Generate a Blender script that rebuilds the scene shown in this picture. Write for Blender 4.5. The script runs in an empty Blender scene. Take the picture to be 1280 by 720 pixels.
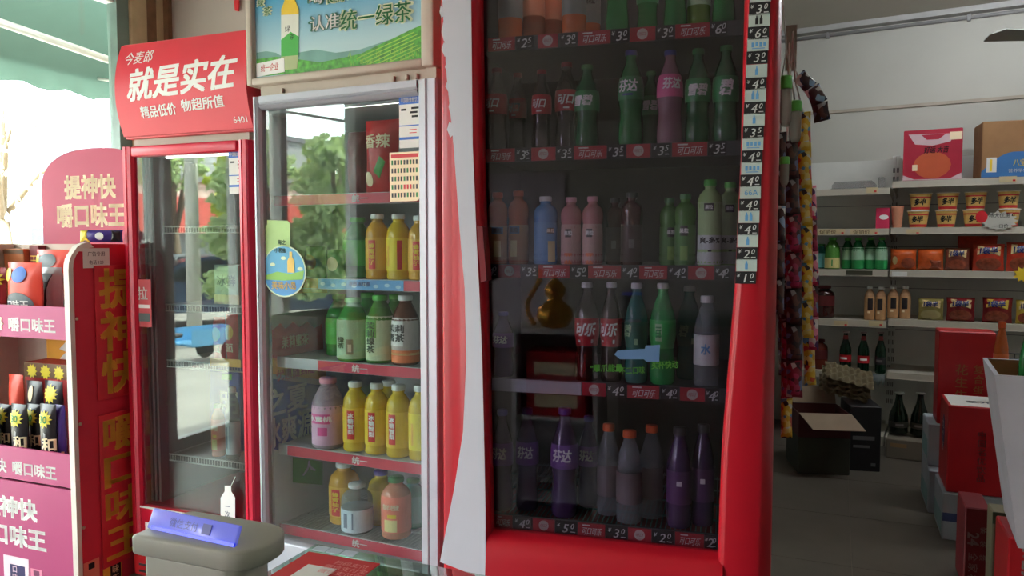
import bpy, bmesh, math, random
from math import sin, cos, pi, radians
from mathutils import Vector, Matrix

# ------------------------------------------------------------------ camera, sky, sun, exposure
SC = bpy.context.scene
COL = SC.collection
random.seed(7)
FPX, PITCH, EYE = 960.0, radians(3.28), 1.25
cam_data = bpy.data.cameras.new('camera')
cam_data.sensor_width = 36.0
cam_data.lens = 36.0 * FPX / 1280.0
cam_data.clip_start = 0.02
cam = bpy.data.objects.new('camera', cam_data)
COL.objects.link(cam)
cam.location = (0, 0, EYE)
cam.rotation_euler = (pi / 2 - PITCH, 0, 0)
SC.camera = cam

SKY_STRENGTH = 4.6
SUN_ENERGY = 48.0
world = bpy.data.worlds.new('sky')
SC.world = world
world.use_nodes = True
wn = world.node_tree.nodes
wl = world.node_tree.links
sky = wn.new('ShaderNodeTexSky')
sky.sky_type = 'NISHITA'
sky.sun_disc = False
sky.sun_elevation = radians(48)
sky.sun_rotation = radians(200)
sky.dust_density = 3.0
hz = wn.new('ShaderNodeHueSaturation')
hz.inputs['Saturation'].default_value = 0.12
wl.new(sky.outputs[0], hz.inputs['Color'])
wl.new(hz.outputs[0], wn['Background'].inputs[0])
wn['Background'].inputs[1].default_value = SKY_STRENGTH
sun_data = bpy.data.lights.new('sun', 'SUN')
sun_data.energy = SUN_ENERGY
sun_data.angle = radians(1.0)
sun_data.color = (1.0, 0.95, 0.88)
sun = bpy.data.objects.new('sun', sun_data)
COL.objects.link(sun)
sun.rotation_euler = (radians(44), 0, radians(10))

SC.view_settings.view_transform = 'Standard'
SC.view_settings.look = 'None'
SC.view_settings.exposure = -0.5
SC.view_settings.gamma = 1.0
SC.view_settings.use_curve_mapping = False

# ------------------------------------------------------------------ geometry helpers
def ray(u, v):
    cx = (u - 640) / FPX
    cy = (360 - v) / FPX
    return Vector((cx, cos(PITCH) + cy * sin(PITCH), -sin(PITCH) + cy * cos(PITCH)))

class Frame:
    """A vertical reference plane: x along its face, y into the depth, z up."""
    def __init__(s, deg, u, y):
        s.a = radians(deg)
        d = ray(u, 360)
        t = y / d.y
        s.o = Vector((d.x * t, y, 0))
        s.ex = Vector((cos(s.a), -sin(s.a), 0))
        s.ey = Vector((sin(s.a), cos(s.a), 0))
        s.rz = -s.a
    def loc(s, u, v, yl=0.0):
        d = ray(u, v)
        t = (yl + s.o.dot(s.ey)) / d.dot(s.ey)
        p = Vector((0, 0, EYE)) + d * t - s.o
        return p.dot(s.ex), p.z
    def side(s, u, v, xl=0.0):
        d = ray(u, v)
        t = (xl + s.o.dot(s.ex)) / d.dot(s.ex)
        p = Vector((0, 0, EYE)) + d * t - s.o
        return p.dot(s.ey), p.z
    def poly(s, pts, yl=0.0):
        return [s.loc(u, v, yl) for u, v in pts]
    def w(s, x, y, z):
        return s.o + s.ex * x + s.ey * y + Vector((0, 0, z))
    def mirror(s, u, v, dist):
        """World point that the face y=0 mirrors into pixel (u, v), at that distance from the face."""
        d = ray(u, v)
        t = s.o.dot(s.ey) / d.dot(s.ey)
        hit = Vector((0, 0, EYE)) + d * t
        r = d - 2 * d.dot(s.ey) * s.ey
        return hit + r.normalized() * dist

def on_level(u, v, z):
    d = ray(u, v)
    t = (z - EYE) / d.z
    return Vector((d.x * t, d.y * t, z))

def lin(c):
    out = []
    for k in c[:3]:
        k = k / 255.0
        out.append(k / 12.92 if k <= 0.04045 else ((k + 0.055) / 1.055) ** 2.4)
    return tuple(out) + (1.0,)

_mats = {}
def mat(name, rgb, rough=0.5, metal=0.0, var=0.08, scale=9.0, spec=0.5, trans=0.0, coat=0.0, emit=None, estr=0.0, alpha=None):
    if name in _mats:
        return _mats[name]
    m = bpy.data.materials.new(name)
    m.use_nodes = True
    nt = m.node_tree
    b = nt.nodes['Principled BSDF']
    tc = nt.nodes.new('ShaderNodeTexCoord')
    nz = nt.nodes.new('ShaderNodeTexNoise')
    nz.inputs['Scale'].default_value = scale
    nz.inputs['Detail'].default_value = 4
    rp = nt.nodes.new('ShaderNodeValToRGB')
    c = lin(rgb)
    rp.color_ramp.elements[0].position = 0.3
    rp.color_ramp.elements[1].position = 0.7
    rp.color_ramp.elements[0].color = tuple(max(0, k * (1 - var)) for k in c[:3]) + (1,)
    rp.color_ramp.elements[1].color = tuple(min(1, k * (1 + var)) for k in c[:3]) + (1,)
    nt.links.new(tc.outputs['Object'], nz.inputs['Vector'])
    nt.links.new(nz.outputs['Fac'], rp.inputs[0])
    nt.links.new(rp.outputs[0], b.inputs['Base Color'])
    b.inputs['Roughness'].default_value = rough
    b.inputs['Metallic'].default_value = metal
    b.inputs['Specular IOR Level'].default_value = spec
    b.inputs['Transmission Weight'].default_value = trans
    b.inputs['Coat Weight'].default_value = coat
    if emit is not None:
        b.inputs['Emission Color'].default_value = lin(emit)
        b.inputs['Emission Strength'].default_value = estr
    if alpha is not None:
        b.inputs['Alpha'].default_value = alpha
    _mats[name] = m
    return m

def glass(name, tint, f0=0.05, haze=0.0, hazecol=(200, 205, 205)):
    """Thin pane: clear straight through, mirrors more at a slant."""
    if name in _mats:
        return _mats[name]
    m = bpy.data.materials.new(name)
    m.use_nodes = True
    nt = m.node_tree
    N, L = nt.nodes, nt.links
    N.remove(N['Principled BSDF'])
    out = N['Material Output']
    tr = N.new('ShaderNodeBsdfTransparent'); tr.inputs[0].default_value = lin(tint)
    gl = N.new('ShaderNodeBsdfGlossy'); gl.inputs['Roughness'].default_value = 0.0
    lw = N.new('ShaderNodeLayerWeight'); lw.inputs[0].default_value = 0.5
    pw = N.new('ShaderNodeMath'); pw.operation = 'POWER'; pw.inputs[1].default_value = 5
    ma = N.new('ShaderNodeMath'); ma.operation = 'MULTIPLY_ADD'; ma.inputs[1].default_value = 1 - f0; ma.inputs[2].default_value = f0
    mx = N.new('ShaderNodeMixShader')
    L.new(lw.outputs['Facing'], pw.inputs[0]); L.new(pw.outputs[0], ma.inputs[0]); L.new(ma.outputs[0], mx.inputs[0])
    L.new(tr.outputs[0], mx.inputs[1]); L.new(gl.outputs[0], mx.inputs[2])
    last = mx
    if haze > 0:
        df = N.new('ShaderNodeBsdfDiffuse'); df.inputs[0].default_value = lin(hazecol)
        nz = N.new('ShaderNodeTexNoise'); nz.inputs['Scale'].default_value = 3.0
        mm = N.new('ShaderNodeMath'); mm.operation = 'MULTIPLY'; mm.inputs[1].default_value = haze * 2
        L.new(nz.outputs['Fac'], mm.inputs[0])
        m2 = N.new('ShaderNodeMixShader')
        L.new(mm.outputs[0], m2.inputs[0]); L.new(mx.outputs[0], m2.inputs[1]); L.new(df.outputs[0], m2.inputs[2])
        last = m2
    L.new(last.outputs[0], out.inputs['Surface'])
    _mats[name] = m
    return m

def pet(name, rgb, clear=0.5, rough=0.12):
    """Clear or coloured bottle plastic."""
    if name in _mats:
        return _mats[name]
    m = mat(name, rgb, rough=rough, var=0.05, spec=0.6)
    nt = m.node_tree
    N, L = nt.nodes, nt.links
    tr = N.new('ShaderNodeBsdfTransparent'); tr.inputs[0].default_value = lin(tuple(min(255, int(c * 0.6 + 95)) for c in rgb))
    mx = N.new('ShaderNodeMixShader'); mx.inputs[0].default_value = clear
    out = N['Material Output']
    L.new(N['Principled BSDF'].outputs[0], mx.inputs[1]); L.new(tr.outputs[0], mx.inputs[2])
    L.new(mx.outputs[0], out.inputs['Surface'])
    return m

def printed(name, cols, scale=30.0, rough=0.35):
    """A printed wrapper: patches of several inks."""
    if name in _mats:
        return _mats[name]
    m = bpy.data.materials.new(name)
    m.use_nodes = True
    nt = m.node_tree
    N, L = nt.nodes, nt.links
    b = N['Principled BSDF']
    tc = N.new('ShaderNodeTexCoord')
    vo = N.new('ShaderNodeTexVoronoi'); vo.inputs['Scale'].default_value = scale
    sp = N.new('ShaderNodeSeparateColor')
    rp = N.new('ShaderNodeValToRGB'); rp.color_ramp.interpolation = 'CONSTANT'
    while len(rp.color_ramp.elements) < len(cols):
        rp.color_ramp.elements.new(0.5)
    tot = sum(w for _, w in cols)
    acc = 0
    for e, (c, w) in zip(rp.color_ramp.elements, cols):
        e.position = min(0.999, acc / tot)
        e.color = lin(c)
        acc += w
    L.new(tc.outputs['Object'], vo.inputs['Vector']); L.new(vo.outputs['Color'], sp.inputs[0])
    L.new(sp.outputs[0], rp.inputs[0]); L.new(rp.outputs[0], b.inputs['Base Color'])
    b.inputs['Roughness'].default_value = rough
    _mats[name] = m
    return m

_txt = {}
def text_shape(body, bold=0.0, shear=0.0):
    key = (body, bold, shear)
    if key in _txt:
        return _txt[key]
    cu = bpy.data.curves.new('lettering', 'FONT')
    cu.body = body
    cu.offset = bold
    cu.shear = shear
    cu.resolution_u = 2
    ob = bpy.data.objects.new('lettering', cu)
    me = ob.to_mesh()
    vs = [(v.co.x, v.co.y) for v in me.vertices]
    fs = [tuple(p.vertices) for p in me.polygons]
    ob.to_mesh_clear()
    bpy.data.objects.remove(ob)
    bpy.data.curves.remove(cu)
    if vs:
        x0 = min(v[0] for v in vs); x1 = max(v[0] for v in vs)
        vs = [(x - (x0 + x1) / 2, y - 0.37) for x, y in vs]
        _txt[key] = (vs, fs, x1 - x0)
    else:
        _txt[key] = ([], [], 0)
    return _txt[key]

class MB:
    def __init__(s):
        s.v = []; s.f = []; s.m = []; s.sm = []
    def add(s, vs, fs, m=0, smooth=False):
        b = len(s.v)
        s.v += [tuple(v) for v in vs]
        for f in fs:
            s.f.append(tuple(b + i for i in f)); s.m.append(m); s.sm.append(smooth)
        return s
    def box(s, x0, x1, y0, y1, z0, z1, m=0):
        vs = [(x0, y0, z0), (x1, y0, z0), (x1, y1, z0), (x0, y1, z0), (x0, y0, z1), (x1, y0, z1), (x1, y1, z1), (x0, y1, z1)]
        return s.add(vs, [(0, 3, 2, 1), (4, 5, 6, 7), (0, 1, 5, 4), (1, 2, 6, 5), (2, 3, 7, 6), (3, 0, 4, 7)], m)
    def rbox(s, x0, x1, y0, y1, z0, z1, r=0.01, m=0, seg=2):
        bm = bmesh.new()
        bmesh.ops.create_cube(bm, size=1.0)
        for v in bm.verts:
            v.co = Vector(((x0 + x1) / 2 + v.co.x * (x1 - x0), (y0 + y1) / 2 + v.co.y * (y1 - y0), (z0 + z1) / 2 + v.co.z * (z1 - z0)))
        bmesh.ops.bevel(bm, geom=bm.edges[:], offset=r, segments=seg, profile=0.5, affect='EDGES')
        bm.verts.index_update()
        s.add([v.co for v in bm.verts], [[v.index for v in f.verts] for f in bm.faces], m, seg > 1)
        bm.free()
        return s
    def prism(s, poly, y0, y1, m=0, axis='y'):
        n = len(poly)
        def P(a, b, d):
            return (a, d, b) if axis == 'y' else ((d, a, b) if axis == 'x' else (a, b, d))
        vs = [P(a, b, y0) for a, b in poly] + [P(a, b, y1) for a, b in poly]
        fs = [tuple(range(n)), tuple(range(2 * n - 1, n - 1, -1))]
        fs += [(i, i + n, (i + 1) % n + n, (i + 1) % n) for i in range(n)]
        return s.add(vs, fs, m)
    def lathe(s, prof, n=14, c=(0, 0, 0), m=0, smooth=True, caps=True):
        vs = []
        for r, z in prof:
            for k in range(n):
                t = 2 * pi * k / n
                vs.append((c[0] + r * sin(t), c[1] - r * cos(t), c[2] + z))
        fs = []
        for i in range(len(prof) - 1):
            for k in range(n):
                k2 = (k + 1) % n
                fs.append((i * n + k, i * n + k2, (i + 1) * n + k2, (i + 1) * n + k))
        if caps:
            fs.append(tuple(range(n - 1, -1, -1)))
            fs.append(tuple(range((len(prof) - 1) * n, len(prof) * n)))
        return s.add(vs, fs, m, smooth)
    def tube(s, pts, r, n=6, m=0, smooth=True):
        pts = [Vector(p) for p in pts]
        rs = r if isinstance(r, (list, tuple)) else [r] * len(pts)
        vs = []
        up = Vector((0, 0, 1))
        for i, p in enumerate(pts):
            d = (pts[min(i + 1, len(pts) - 1)] - pts[max(i - 1, 0)]).normalized()
            a = d.cross(up)
            if a.length < 1e-3:
                a = d.cross(Vector((1, 0, 0)))
            a.normalize()
            b = d.cross(a)
            for k in range(n):
                t = 2 * pi * k / n
                vs.append(p + (a * cos(t) + b * sin(t)) * rs[i])
        fs = []
        for i in range(len(pts) - 1):
            for k in range(n):
                k2 = (k + 1) % n
                fs.append((i * n + k, i * n + k2, (i + 1) * n + k2, (i + 1) * n + k))
        fs.append(tuple(range(n))); fs.append(tuple(range(len(pts) * n - 1, (len(pts) - 1) * n - 1, -1)))
        return s.add(vs, fs, m, smooth)
    def text(s, body, cx, cz, h, m=0, bold=0.015, shear=0.0, width=None, fn=None, y=0.0, rot=0.0):
        """Flat lettering: h is the em height; fn(x, z) -> point, default on the plane y."""
        vs, fs, w = text_shape(body, 0.0, shear)
        if not vs:
            return s
        sx = h
        if width is not None and w > 0:
            sx = width / w
        cr, sr = cos(rot), sin(rot)
        offs = [(0, 0)]
        if bold >= 0.05:
            offs = [(bold * cos(k * pi / 4), bold * sin(k * pi / 4)) for k in range(8)]
        elif bold >= 0.02:
            offs = [(bold, bold), (-bold, bold), (bold, -bold), (-bold, -bold)]
        elif bold > 0:
            offs = [(bold, 0), (-bold, 0)]
        for ox, oy in offs:
            out = []
            for a, b in vs:
                a2, b2 = (a + ox) * sx, (b + oy) * h
                x, z = cx + a2 * cr - b2 * sr, cz + a2 * sr + b2 * cr
                out.append(fn(x, z) if fn else (x, y, z))
            s.add(out, fs, m)
        return s
    def build(s, name, mats, parent=None, loc=None, rz=0.0, recalc=True):
        me = bpy.data.meshes.new(name)
        me.from_pydata(s.v, [], s.f)
        if not isinstance(mats, (list, tuple)):
            mats = [mats]
        for mm in mats:
            me.materials.append(mm)
        me.polygons.foreach_set('material_index', s.m)
        me.polygons.foreach_set('use_smooth', s.sm)
        if recalc:
            bm = bmesh.new(); bm.from_mesh(me)
            bmesh.ops.recalc_face_normals(bm, faces=bm.faces)
            bm.to_mesh(me); bm.free()
        me.update()
        o = bpy.data.objects.new(name, me)
        COL.objects.link(o)
        if parent is not None:
            o.parent = parent
        if loc is not None:
            o.location = loc
        o.rotation_euler.z = rz
        return o

def tag(o, label=None, cat=None, group=None, kind=None):
    if label: o['label'] = label
    if cat: o['category'] = cat
    if group: o['group'] = group
    if kind: o['kind'] = kind
    return o

def empty(name, loc, rz=0.0):
    o = bpy.data.objects.new(name, None)
    o.empty_display_size = 0.1
    COL.objects.link(o)
    o.location = loc
    o.rotation_euler.z = rz
    return o

def dup(o, parent=None):
    c = o.copy()
    COL.objects.link(c)
    if parent is not None:
        c.parent = parent
    for ch in list(o.children):
        dup(ch, c)
    return c

def copy_mesh(name, me, parent, loc=(0, 0, 0), rz=0.0):
    o = bpy.data.objects.new(name, me)
    COL.objects.link(o)
    o.parent = parent
    o.location = loc
    o.rotation_euler.z = rz
    return o

# ------------------------------------------------------------------ materials
WALLP = mat('wall_plaster', (186, 186, 178), 0.9, var=0.05, scale=2.0)
CEIL = mat('ceiling_paint', (188, 184, 172), 0.9, var=0.04, scale=2.0)
TILE = mat('floor_tile', (96, 90, 82), 0.28, var=0.12, scale=5.0)
GROUT = mat('floor_grout', (70, 64, 58), 0.9)
RED = mat('cooler_red', (180, 16, 36), 0.34, var=0.05, coat=0.12, scale=3, spec=0.35)
REDDARK = mat('cooler_red_edge', (120, 10, 26), 0.35, var=0.05)
SIGNRED = mat('sign_red', (222, 52, 70), 0.4, var=0.05, scale=3)
DOORRED = mat('door_red', (214, 28, 62), 0.3, var=0.05, scale=3)
WHITE = mat('white_enamel', (222, 222, 226), 0.4, var=0.03)
RIBBON = mat('white_ribbon', (208, 208, 220), 0.4, var=0.02)
ALU = mat('grey_aluminium', (170, 172, 182), 0.38, metal=0.25, var=0.04)
BEIGE = mat('beige_plastic', (184, 172, 158), 0.5, var=0.04)
BLACK = mat('black_liner', (34, 33, 38), 0.55, var=0.15)
DARK = mat('dark_grey', (58, 58, 62), 0.6)
MIDGREY = mat('mid_grey', (122, 122, 128), 0.6)
LINER = mat('cooler_liner', (196, 198, 202), 0.5, var=0.03)
SHELFM = mat('shelf_metal', (190, 184, 170), 0.5, var=0.06)
PEG = mat('pegboard_metal', (214, 216, 212), 0.6, var=0.04)
WIRE = mat('wire_white', (206, 212, 212), 0.35)
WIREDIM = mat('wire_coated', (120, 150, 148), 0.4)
LEDW = mat('digit_white', (232, 236, 236), 0.5)
PAPER = mat('paper_white', (226, 226, 222), 0.7, var=0.03)
CREAM = mat('cream_print', (246, 226, 190), 0.6, var=0.03)
GOLD = mat('gold_print', (240, 190, 72), 0.45, var=0.06)
BLUEP = mat('blue_print', (36, 98, 190), 0.5)
LBLUE = mat('light_blue_print', (96, 160, 214), 0.5)
BLKP = mat('black_print', (22, 22, 26), 0.6)
GREENP = mat('green_print', (34, 128, 58), 0.5)
LIMEP = mat('lime_print', (110, 214, 40), 0.5)
REDP = mat('red_print', (206, 34, 44), 0.5)
WHITEP = mat('white_print', (244, 244, 242), 0.5, var=0.02)
YELP = mat('yellow_print', (240, 206, 52), 0.5)
PINKRACK = mat('pink_panel', (176, 66, 116), 0.55, var=0.04, scale=2)
PINKHEAD = mat('pink_header', (176, 56, 88), 0.6, var=0.04, scale=2)
RACKRED = mat('rack_dark_red', (206, 44, 66), 0.5, var=0.05, scale=3)
CARD = mat('brown_cardboard', (150, 112, 76), 0.9, var=0.08, scale=14)
WOODB = mat('brown_wood', (122, 88, 62), 0.6, var=0.2, scale=16)
WOODL = mat('pale_wood', (190, 168, 136), 0.6, var=0.1, scale=12)
GLASSW = glass('window_glass', (244, 250, 247), 0.04)
GLASSD = glass('door_glass', (238, 244, 244), 0.065, 0.010)
GLASSR = glass('red_door_glass', (226, 234, 232), 0.105, 0.012)
GLASSC = glass('tinted_door_glass', (222, 220, 228), 0.05)
GLASST = glass('counter_glass', (214, 232, 226), 0.05)

RNOOD = mat('wrapper_red', (196, 30, 40), 0.3); YELW = mat('wrapper_yellow', (226, 190, 60), 0.3); GREENW = mat('wrapper_green', (60, 150, 66), 0.3)
BLUEW = mat('wrapper_blue', (36, 70, 170), 0.35)

# frames
CK = Frame(15.5, 760, 1.75)      # big red cooler
TE = Frame(25, 430, 2.40)        # grey-framed fridge
RF = Frame(21.5, 240, 2.69)      # red-framed fridge
RK = Frame(21.5, 88, 2.64)       # display rack
WS = Frame(30, 1150, 4.60)       # wall shelving
CT = Frame(23, 500, 0.72)        # counter
BP = Frame(23, 240, 4.35)        # partition behind the fridges
E1, E2 = BP.ex, BP.ey
CORNER = BP.w(BP.loc(206, 20)[0], 0, 0)

# ------------------------------------------------------------------ the setting: shop shell
def shell(name, mb, mats, parent=None, fr=BP):
    o = mb.build(name, mats, parent, fr.o if parent is None else None, fr.rz if parent is None else 0)
    return tag(o, kind='structure') if parent is None else o

XC = BP.loc(206, 20)[0]                      # the corner of partition and shopfront, in the partition's frame
XE = (Vector((0.85, 3.22, 0)) - BP.o).dot(BP.ex)
HC = 2.71
XR, YR = XC + 6.2, -9.0
def sfy(u, v=200):
    return BP.side(u, v, XC)[0]

floor = shell('floor', MB().box(XC - 0.12, XR + 2.5, YR - 0.1, 4.2, -0.14, -0.004), mat('floor_base', (120, 111, 100), 0.35, var=0.1))
tile_me = None
T = 0.6
for i in range(3, 12):
    for j in range(-2, 6):
        x, y = XC + i * T, -0.7 + j * T
        if tile_me is None:
            t0 = MB().box(0.0015, T - 0.0015, 0.0015, T - 0.0015, -0.004, 0.0, 0).build('tile', TILE, floor)
            t0.location = (x, y, 0); tile_me = t0.data
        else:
            copy_mesh('tile', tile_me, floor, (x, y, 0))

shell('ceiling', MB().box(XC - 0.12, XR + 2.5, YR - 0.1, 4.6, HC, HC + 0.1), CEIL)
shell('wall_partition', MB().box(XC, XE, 0.0, 0.12, 0, HC), mat('partition_paint', (168, 158, 152), 0.9, var=0.04, scale=2))
shell('wall_return', MB().box(XE - 0.1, XE, 0.12, 4.0, 0, HC), WALLP)
shell('wall_back', MB().box(-1.6, 3.6, 0.44, 0.54, 0, HC), WALLP, fr=WS)
shell('wall_right', MB().box(XR, XR + 0.1, YR, 4.0, 0, HC), WALLP)
shell('wall_rear', MB().box(XC, XR, YR - 0.1, YR, 0, HC), WALLP)
# shopfront side: solid wall beyond the glazing, plus an unseen opening added for daylight
def sf_hit(fr, u, v=200):
    a = fr.mirror(u, v, 0.0); b = fr.mirror(u, v, 1.0)
    d = b - a
    t = (XC - (a - BP.o).dot(BP.ex)) / d.dot(BP.ex)
    return (a + d * t - BP.o).dot(BP.ey)
S1 = sf_hit(TE, 446)
S2 = sf_hit(TE, 524) - 0.1
S3 = max(YR + 0.15, S2 - 2.4)
shell('wall_front', MB().box(XC - 0.12, XC, YR, S3, 0, HC).box(XC - 0.12, XC, S2, S1, 0, HC).box(XC - 0.12, XC, S1, 0.12, 2.58, HC).box(XC - 0.12, XC, S3, S2, 2.45, HC), WALLP)
win = MB()
win.box(XC - 0.10, XC, S1, S1 + 0.06, 0, 2.58)
for s in (sf_hit(RF, 188), sf_hit(RF, 203), sf_hit(TE, 350)):
    win.box(XC - 0.08, XC - 0.01, s - 0.03, s + 0.03, 0, 2.58)
win.box(XC - 0.08, XC - 0.02, S1, -0.1, 2.52, 2.58).box(XC - 0.08, XC - 0.02, S1, -0.1, 0.0, 0.08)
window = shell('window_1', win, mat('window_white', (232, 234, 236), 0.4))
MB().box(XC - 0.055, XC - 0.047, S1, -0.12, 0.05, 2.55).build('pane', GLASSW, window)
ya, yb, yc, yd, ye, yf = [sfy(u, 30) for u in (146, 161, 181, 193, 203, 219)]
post = MB().box(XC - 0.07, XC + 0.0, ya, yb, 0, HC)
trim1 = shell('trim_1', post, mat('greenish_frame', (120, 142, 136), 0.4))
shell('trim_2', MB().rbox(XC - 0.10, XC + 0.02, yb, yc, 0, HC, 0.006), WOODL)
shell('trim_3', MB().box(XC - 0.10, XC + 0.015, yc, yd, 0, HC), WOODB)
shell('trim_4', MB().box(XC - 0.10, XC + 0.02, yd, min(ye, -0.01), 0, HC), WOODL)
shell('trim_5', MB().box(XC - 0.0, XC + 0.055, -0.03, -0.001, 0, HC), WOODB)
# conduit and cove along the back wall
shell('trim_6', MB().box(-1.6, 3.5, 0.36, 0.439, HC - 0.035, HC), mat('cove_trim', (172, 172, 170), 0.7), fr=WS)
shell('trim_7', MB().tube([(-1.6, 0.425, HC - 0.055), (3.5, 0.425, HC - 0.055)], 0.012).box(-0.62, -0.6, 0.41, 0.439, HC - 0.075, HC - 0.036).box(0.2, 0.22, 0.41, 0.439, HC - 0.075, HC - 0.036), mat('grey_conduit', (140, 140, 140), 0.5), fr=WS)
shell('trim_8', MB().box(-1.6, 3.5, 0.428, 0.439, WS.loc(1150, 131, 0.43)[1] - 0.01, WS.loc(1150, 131, 0.43)[1] + 0.01), mat('grubby_line', (170, 160, 146), 0.9), fr=WS)

def batten(x, y, strength, label):  # no lamp known here; added to brighten the back wall
    b = empty('added_ceiling_lamp', (x, y, HC - 0.001), WS.rz)
    tag(b, label, 'added lamp')
    MB().rbox(-0.78, 0.78, -0.03, 0.03, -0.045, 0.0, 0.004).build('housing', WHITE, b)
    o = MB().lathe([(0.018, -0.74), (0.018, 0.74)], 10).build('tube', mat('batten_tube', (255, 250, 240), 0.4, emit=(246, 250, 255), estr=strength), b)
    o.location = (0, 0, -0.066); o.rotation_euler = (0, pi / 2, 0)
    return b
lw_ = WS.w(0.62, -0.85, 0)
batten(lw_.x, lw_.y, 120.0, 'unseen batten lamp added to brighten the back wall and its shelves')

# ------------------------------------------------------------------ outdoors, through the glass
GZ = -0.45
def ext(name, mb, mats, parent=None):
    return mb.build(name, mats, parent)
street = MB().box(-60, -2.0, -45, 60, GZ - 0.2, GZ).build('ground_street', mat('street_concrete', (150, 146, 138), 0.9, var=0.12, scale=1.2))
tag(street, kind='structure')

# awning
aw = empty('shop_awning', BP.w(XC, 0, 0), BP.rz)
tag(aw, 'green translucent awning with a pale roller tube outside the shopfront window', 'awning')
AWG = mat('awning_green', (110, 134, 124), 0.8, var=0.05)
def translucent(m, rgb, fac):
    N, L = m.node_tree.nodes, m.node_tree.links
    t = N.new('ShaderNodeBsdfTranslucent'); t.inputs[0].default_value = lin(rgb)
    x = N.new('ShaderNodeMixShader'); x.inputs[0].default_value = fac
    L.new(N['Principled BSDF'].outputs[0], x.inputs[1]); L.new(t.outputs[0], x.inputs[2])
    L.new(x.outputs[0], N['Material Output'].inputs['Surface'])
translucent(AWG, (110, 140, 128), 0.3)
AZ = BP.side(70, 112, XC - 1.3)[1]
n = 80
a = MB()
vs = []
for i in range(n + 1):
    y = S1 - 0.3 + 8.0 * i / n
    dz = 0.018 * sin(i * 1.9)
    vs += [(-0.13, y, AZ + 0.72), (-1.30, y, AZ + 0.15), (-1.32, y, AZ + dz)]
fs = []
for i in range(n):
    for k in range(2):
        b = i * 3 + k
        fs.append((b, b + 1, b + 4, b + 3))
a.add(vs, fs, 0, True)
cl = a.build('canopy', AWG, aw)
sol = cl.modifiers.new('thick', 'SOLIDIFY'); sol.thickness = 0.004
pa_, pb_ = BP.side(0, 28, XC - 0.5), BP.side(145, 78, XC - 0.5)
kk_ = (pb_[1] - pa_[1]) / (pb_[0] - pa_[0])
MB().tube([(-0.5, pa_[0] - 0.5, pa_[1] - 0.5 * kk_), (-0.5, pb_[0] + 1.5, pb_[1] + 1.5 * kk_)], 0.022, 10).build('roller_tube', mat('tube_white', (214, 210, 204), 0.5), aw)
for y in (S1, 0.6):
    MB().tube([(-0.13, y, AZ - 0.1), (-1.28, y, AZ + 0.13)], 0.012).build('strut', mat('tube_white', (214, 210, 204)), aw)

def leaf_cloud(name, parent, blobs, count, size, m):
    mb = MB()
    rnd = random.Random(name + str(count) + str(blobs[0][0]))
    vs, fs = [], []
    for _ in range(count):
        bx = rnd.choice(blobs)
        d = Vector((rnd.gauss(0, 1), rnd.gauss(0, 1), rnd.gauss(0, 1))).normalized() * (rnd.random() ** 0.4) * bx[3]
        p = Vector(bx[:3]) + Vector((d.x, d.y, d.z * 0.8))
        u = Vector((rnd.gauss(0, 1), rnd.gauss(0, 1), rnd.gauss(0, 1))).normalized()
        w = u.cross(Vector((rnd.gauss(0, 1), rnd.gauss(0, 1), rnd.gauss(0, 1)))).normalized()
        L, Wd = size * rnd.uniform(0.6, 1.2), size * 0.35
        b = len(vs)
        vs += [p - u * L * 0.5, p + w * Wd, p + u * L * 0.5, p - w * Wd]
        fs.append((b, b + 1, b + 2, b + 3))
    mb.add(vs, fs)
    o = mb.build(name, m, parent, recalc=False)
    return tag(o, kind='stuff')

LEAF = mat('leaf_green', (176, 194, 150), 0.7, var=0.3, scale=3); translucent(LEAF, (190, 210, 140), 0.4)
LEAFY = mat('leaf_yellow_green', (160, 170, 60), 0.7, var=0.3, scale=3); translucent(LEAFY, (200, 210, 70), 0.4)
BARK = mat('bark', (104, 88, 70), 0.9, var=0.2)
def tree(p, h, r, label, m=LEAF, count=2600, lo=0.45):
    t = empty('street_tree', (p.x, p.y, GZ))
    tag(t, label, 'tree', 'trees on the street')
    MB().tube([(0, 0, 0), (0.05, 0.03, h * 0.3), (0.0, 0.08, h * 0.62), (0.1, 0.0, h * 0.85)], [0.16, 0.12, 0.09, 0.03], 8).build('trunk', BARK, t)
    rnd = random.Random(label)
    bl = [(rnd.uniform(-r, r) * 0.9, rnd.uniform(-r, r) * 0.9, h * rnd.uniform(lo, 0.97), r * rnd.uniform(0.25, 0.5)) for _ in range(18)]
    for b in bl[:5]:
        MB().tube([(0, 0.06, h * 0.4), (b[0] * 0.6, b[1] * 0.6, b[2] - 0.2), (b[0], b[1], b[2])], [0.06, 0.04, 0.015], 6).build('branch', BARK, t)
    leaf_cloud('foliage', t, bl, count, 0.17, m)
    return t

pm = TE.mirror(420, 230, 12.0); tree(pm, 3.6, 0.9, 'bushy green street tree mirrored in the middle of the grey-framed fridge door', LEAF, 4200, 0.25)
pm = TE.mirror(334, 200, 19.5); tree(pm, 4.8, 0.8, 'thin street tree mirrored at the hinge side of the grey-framed fridge door', LEAF, 1200, 0.6)
pm = RF.mirror(285, 230, 18.5); tree(pm, 4.0, 0.5, 'yellowish street tree mirrored in the upper red-framed fridge door', LEAFY, 1000, 0.5)
d0 = ray(0, 240); tree(Vector((d0.x * 14, d0.y * 14, 0)), 5.4, 1.9, 'sunlit tree seen through the shop window beside the pink header board', mat('leaf_pale', (206, 214, 180), 0.7, var=0.2), 420, 0.3)

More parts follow.
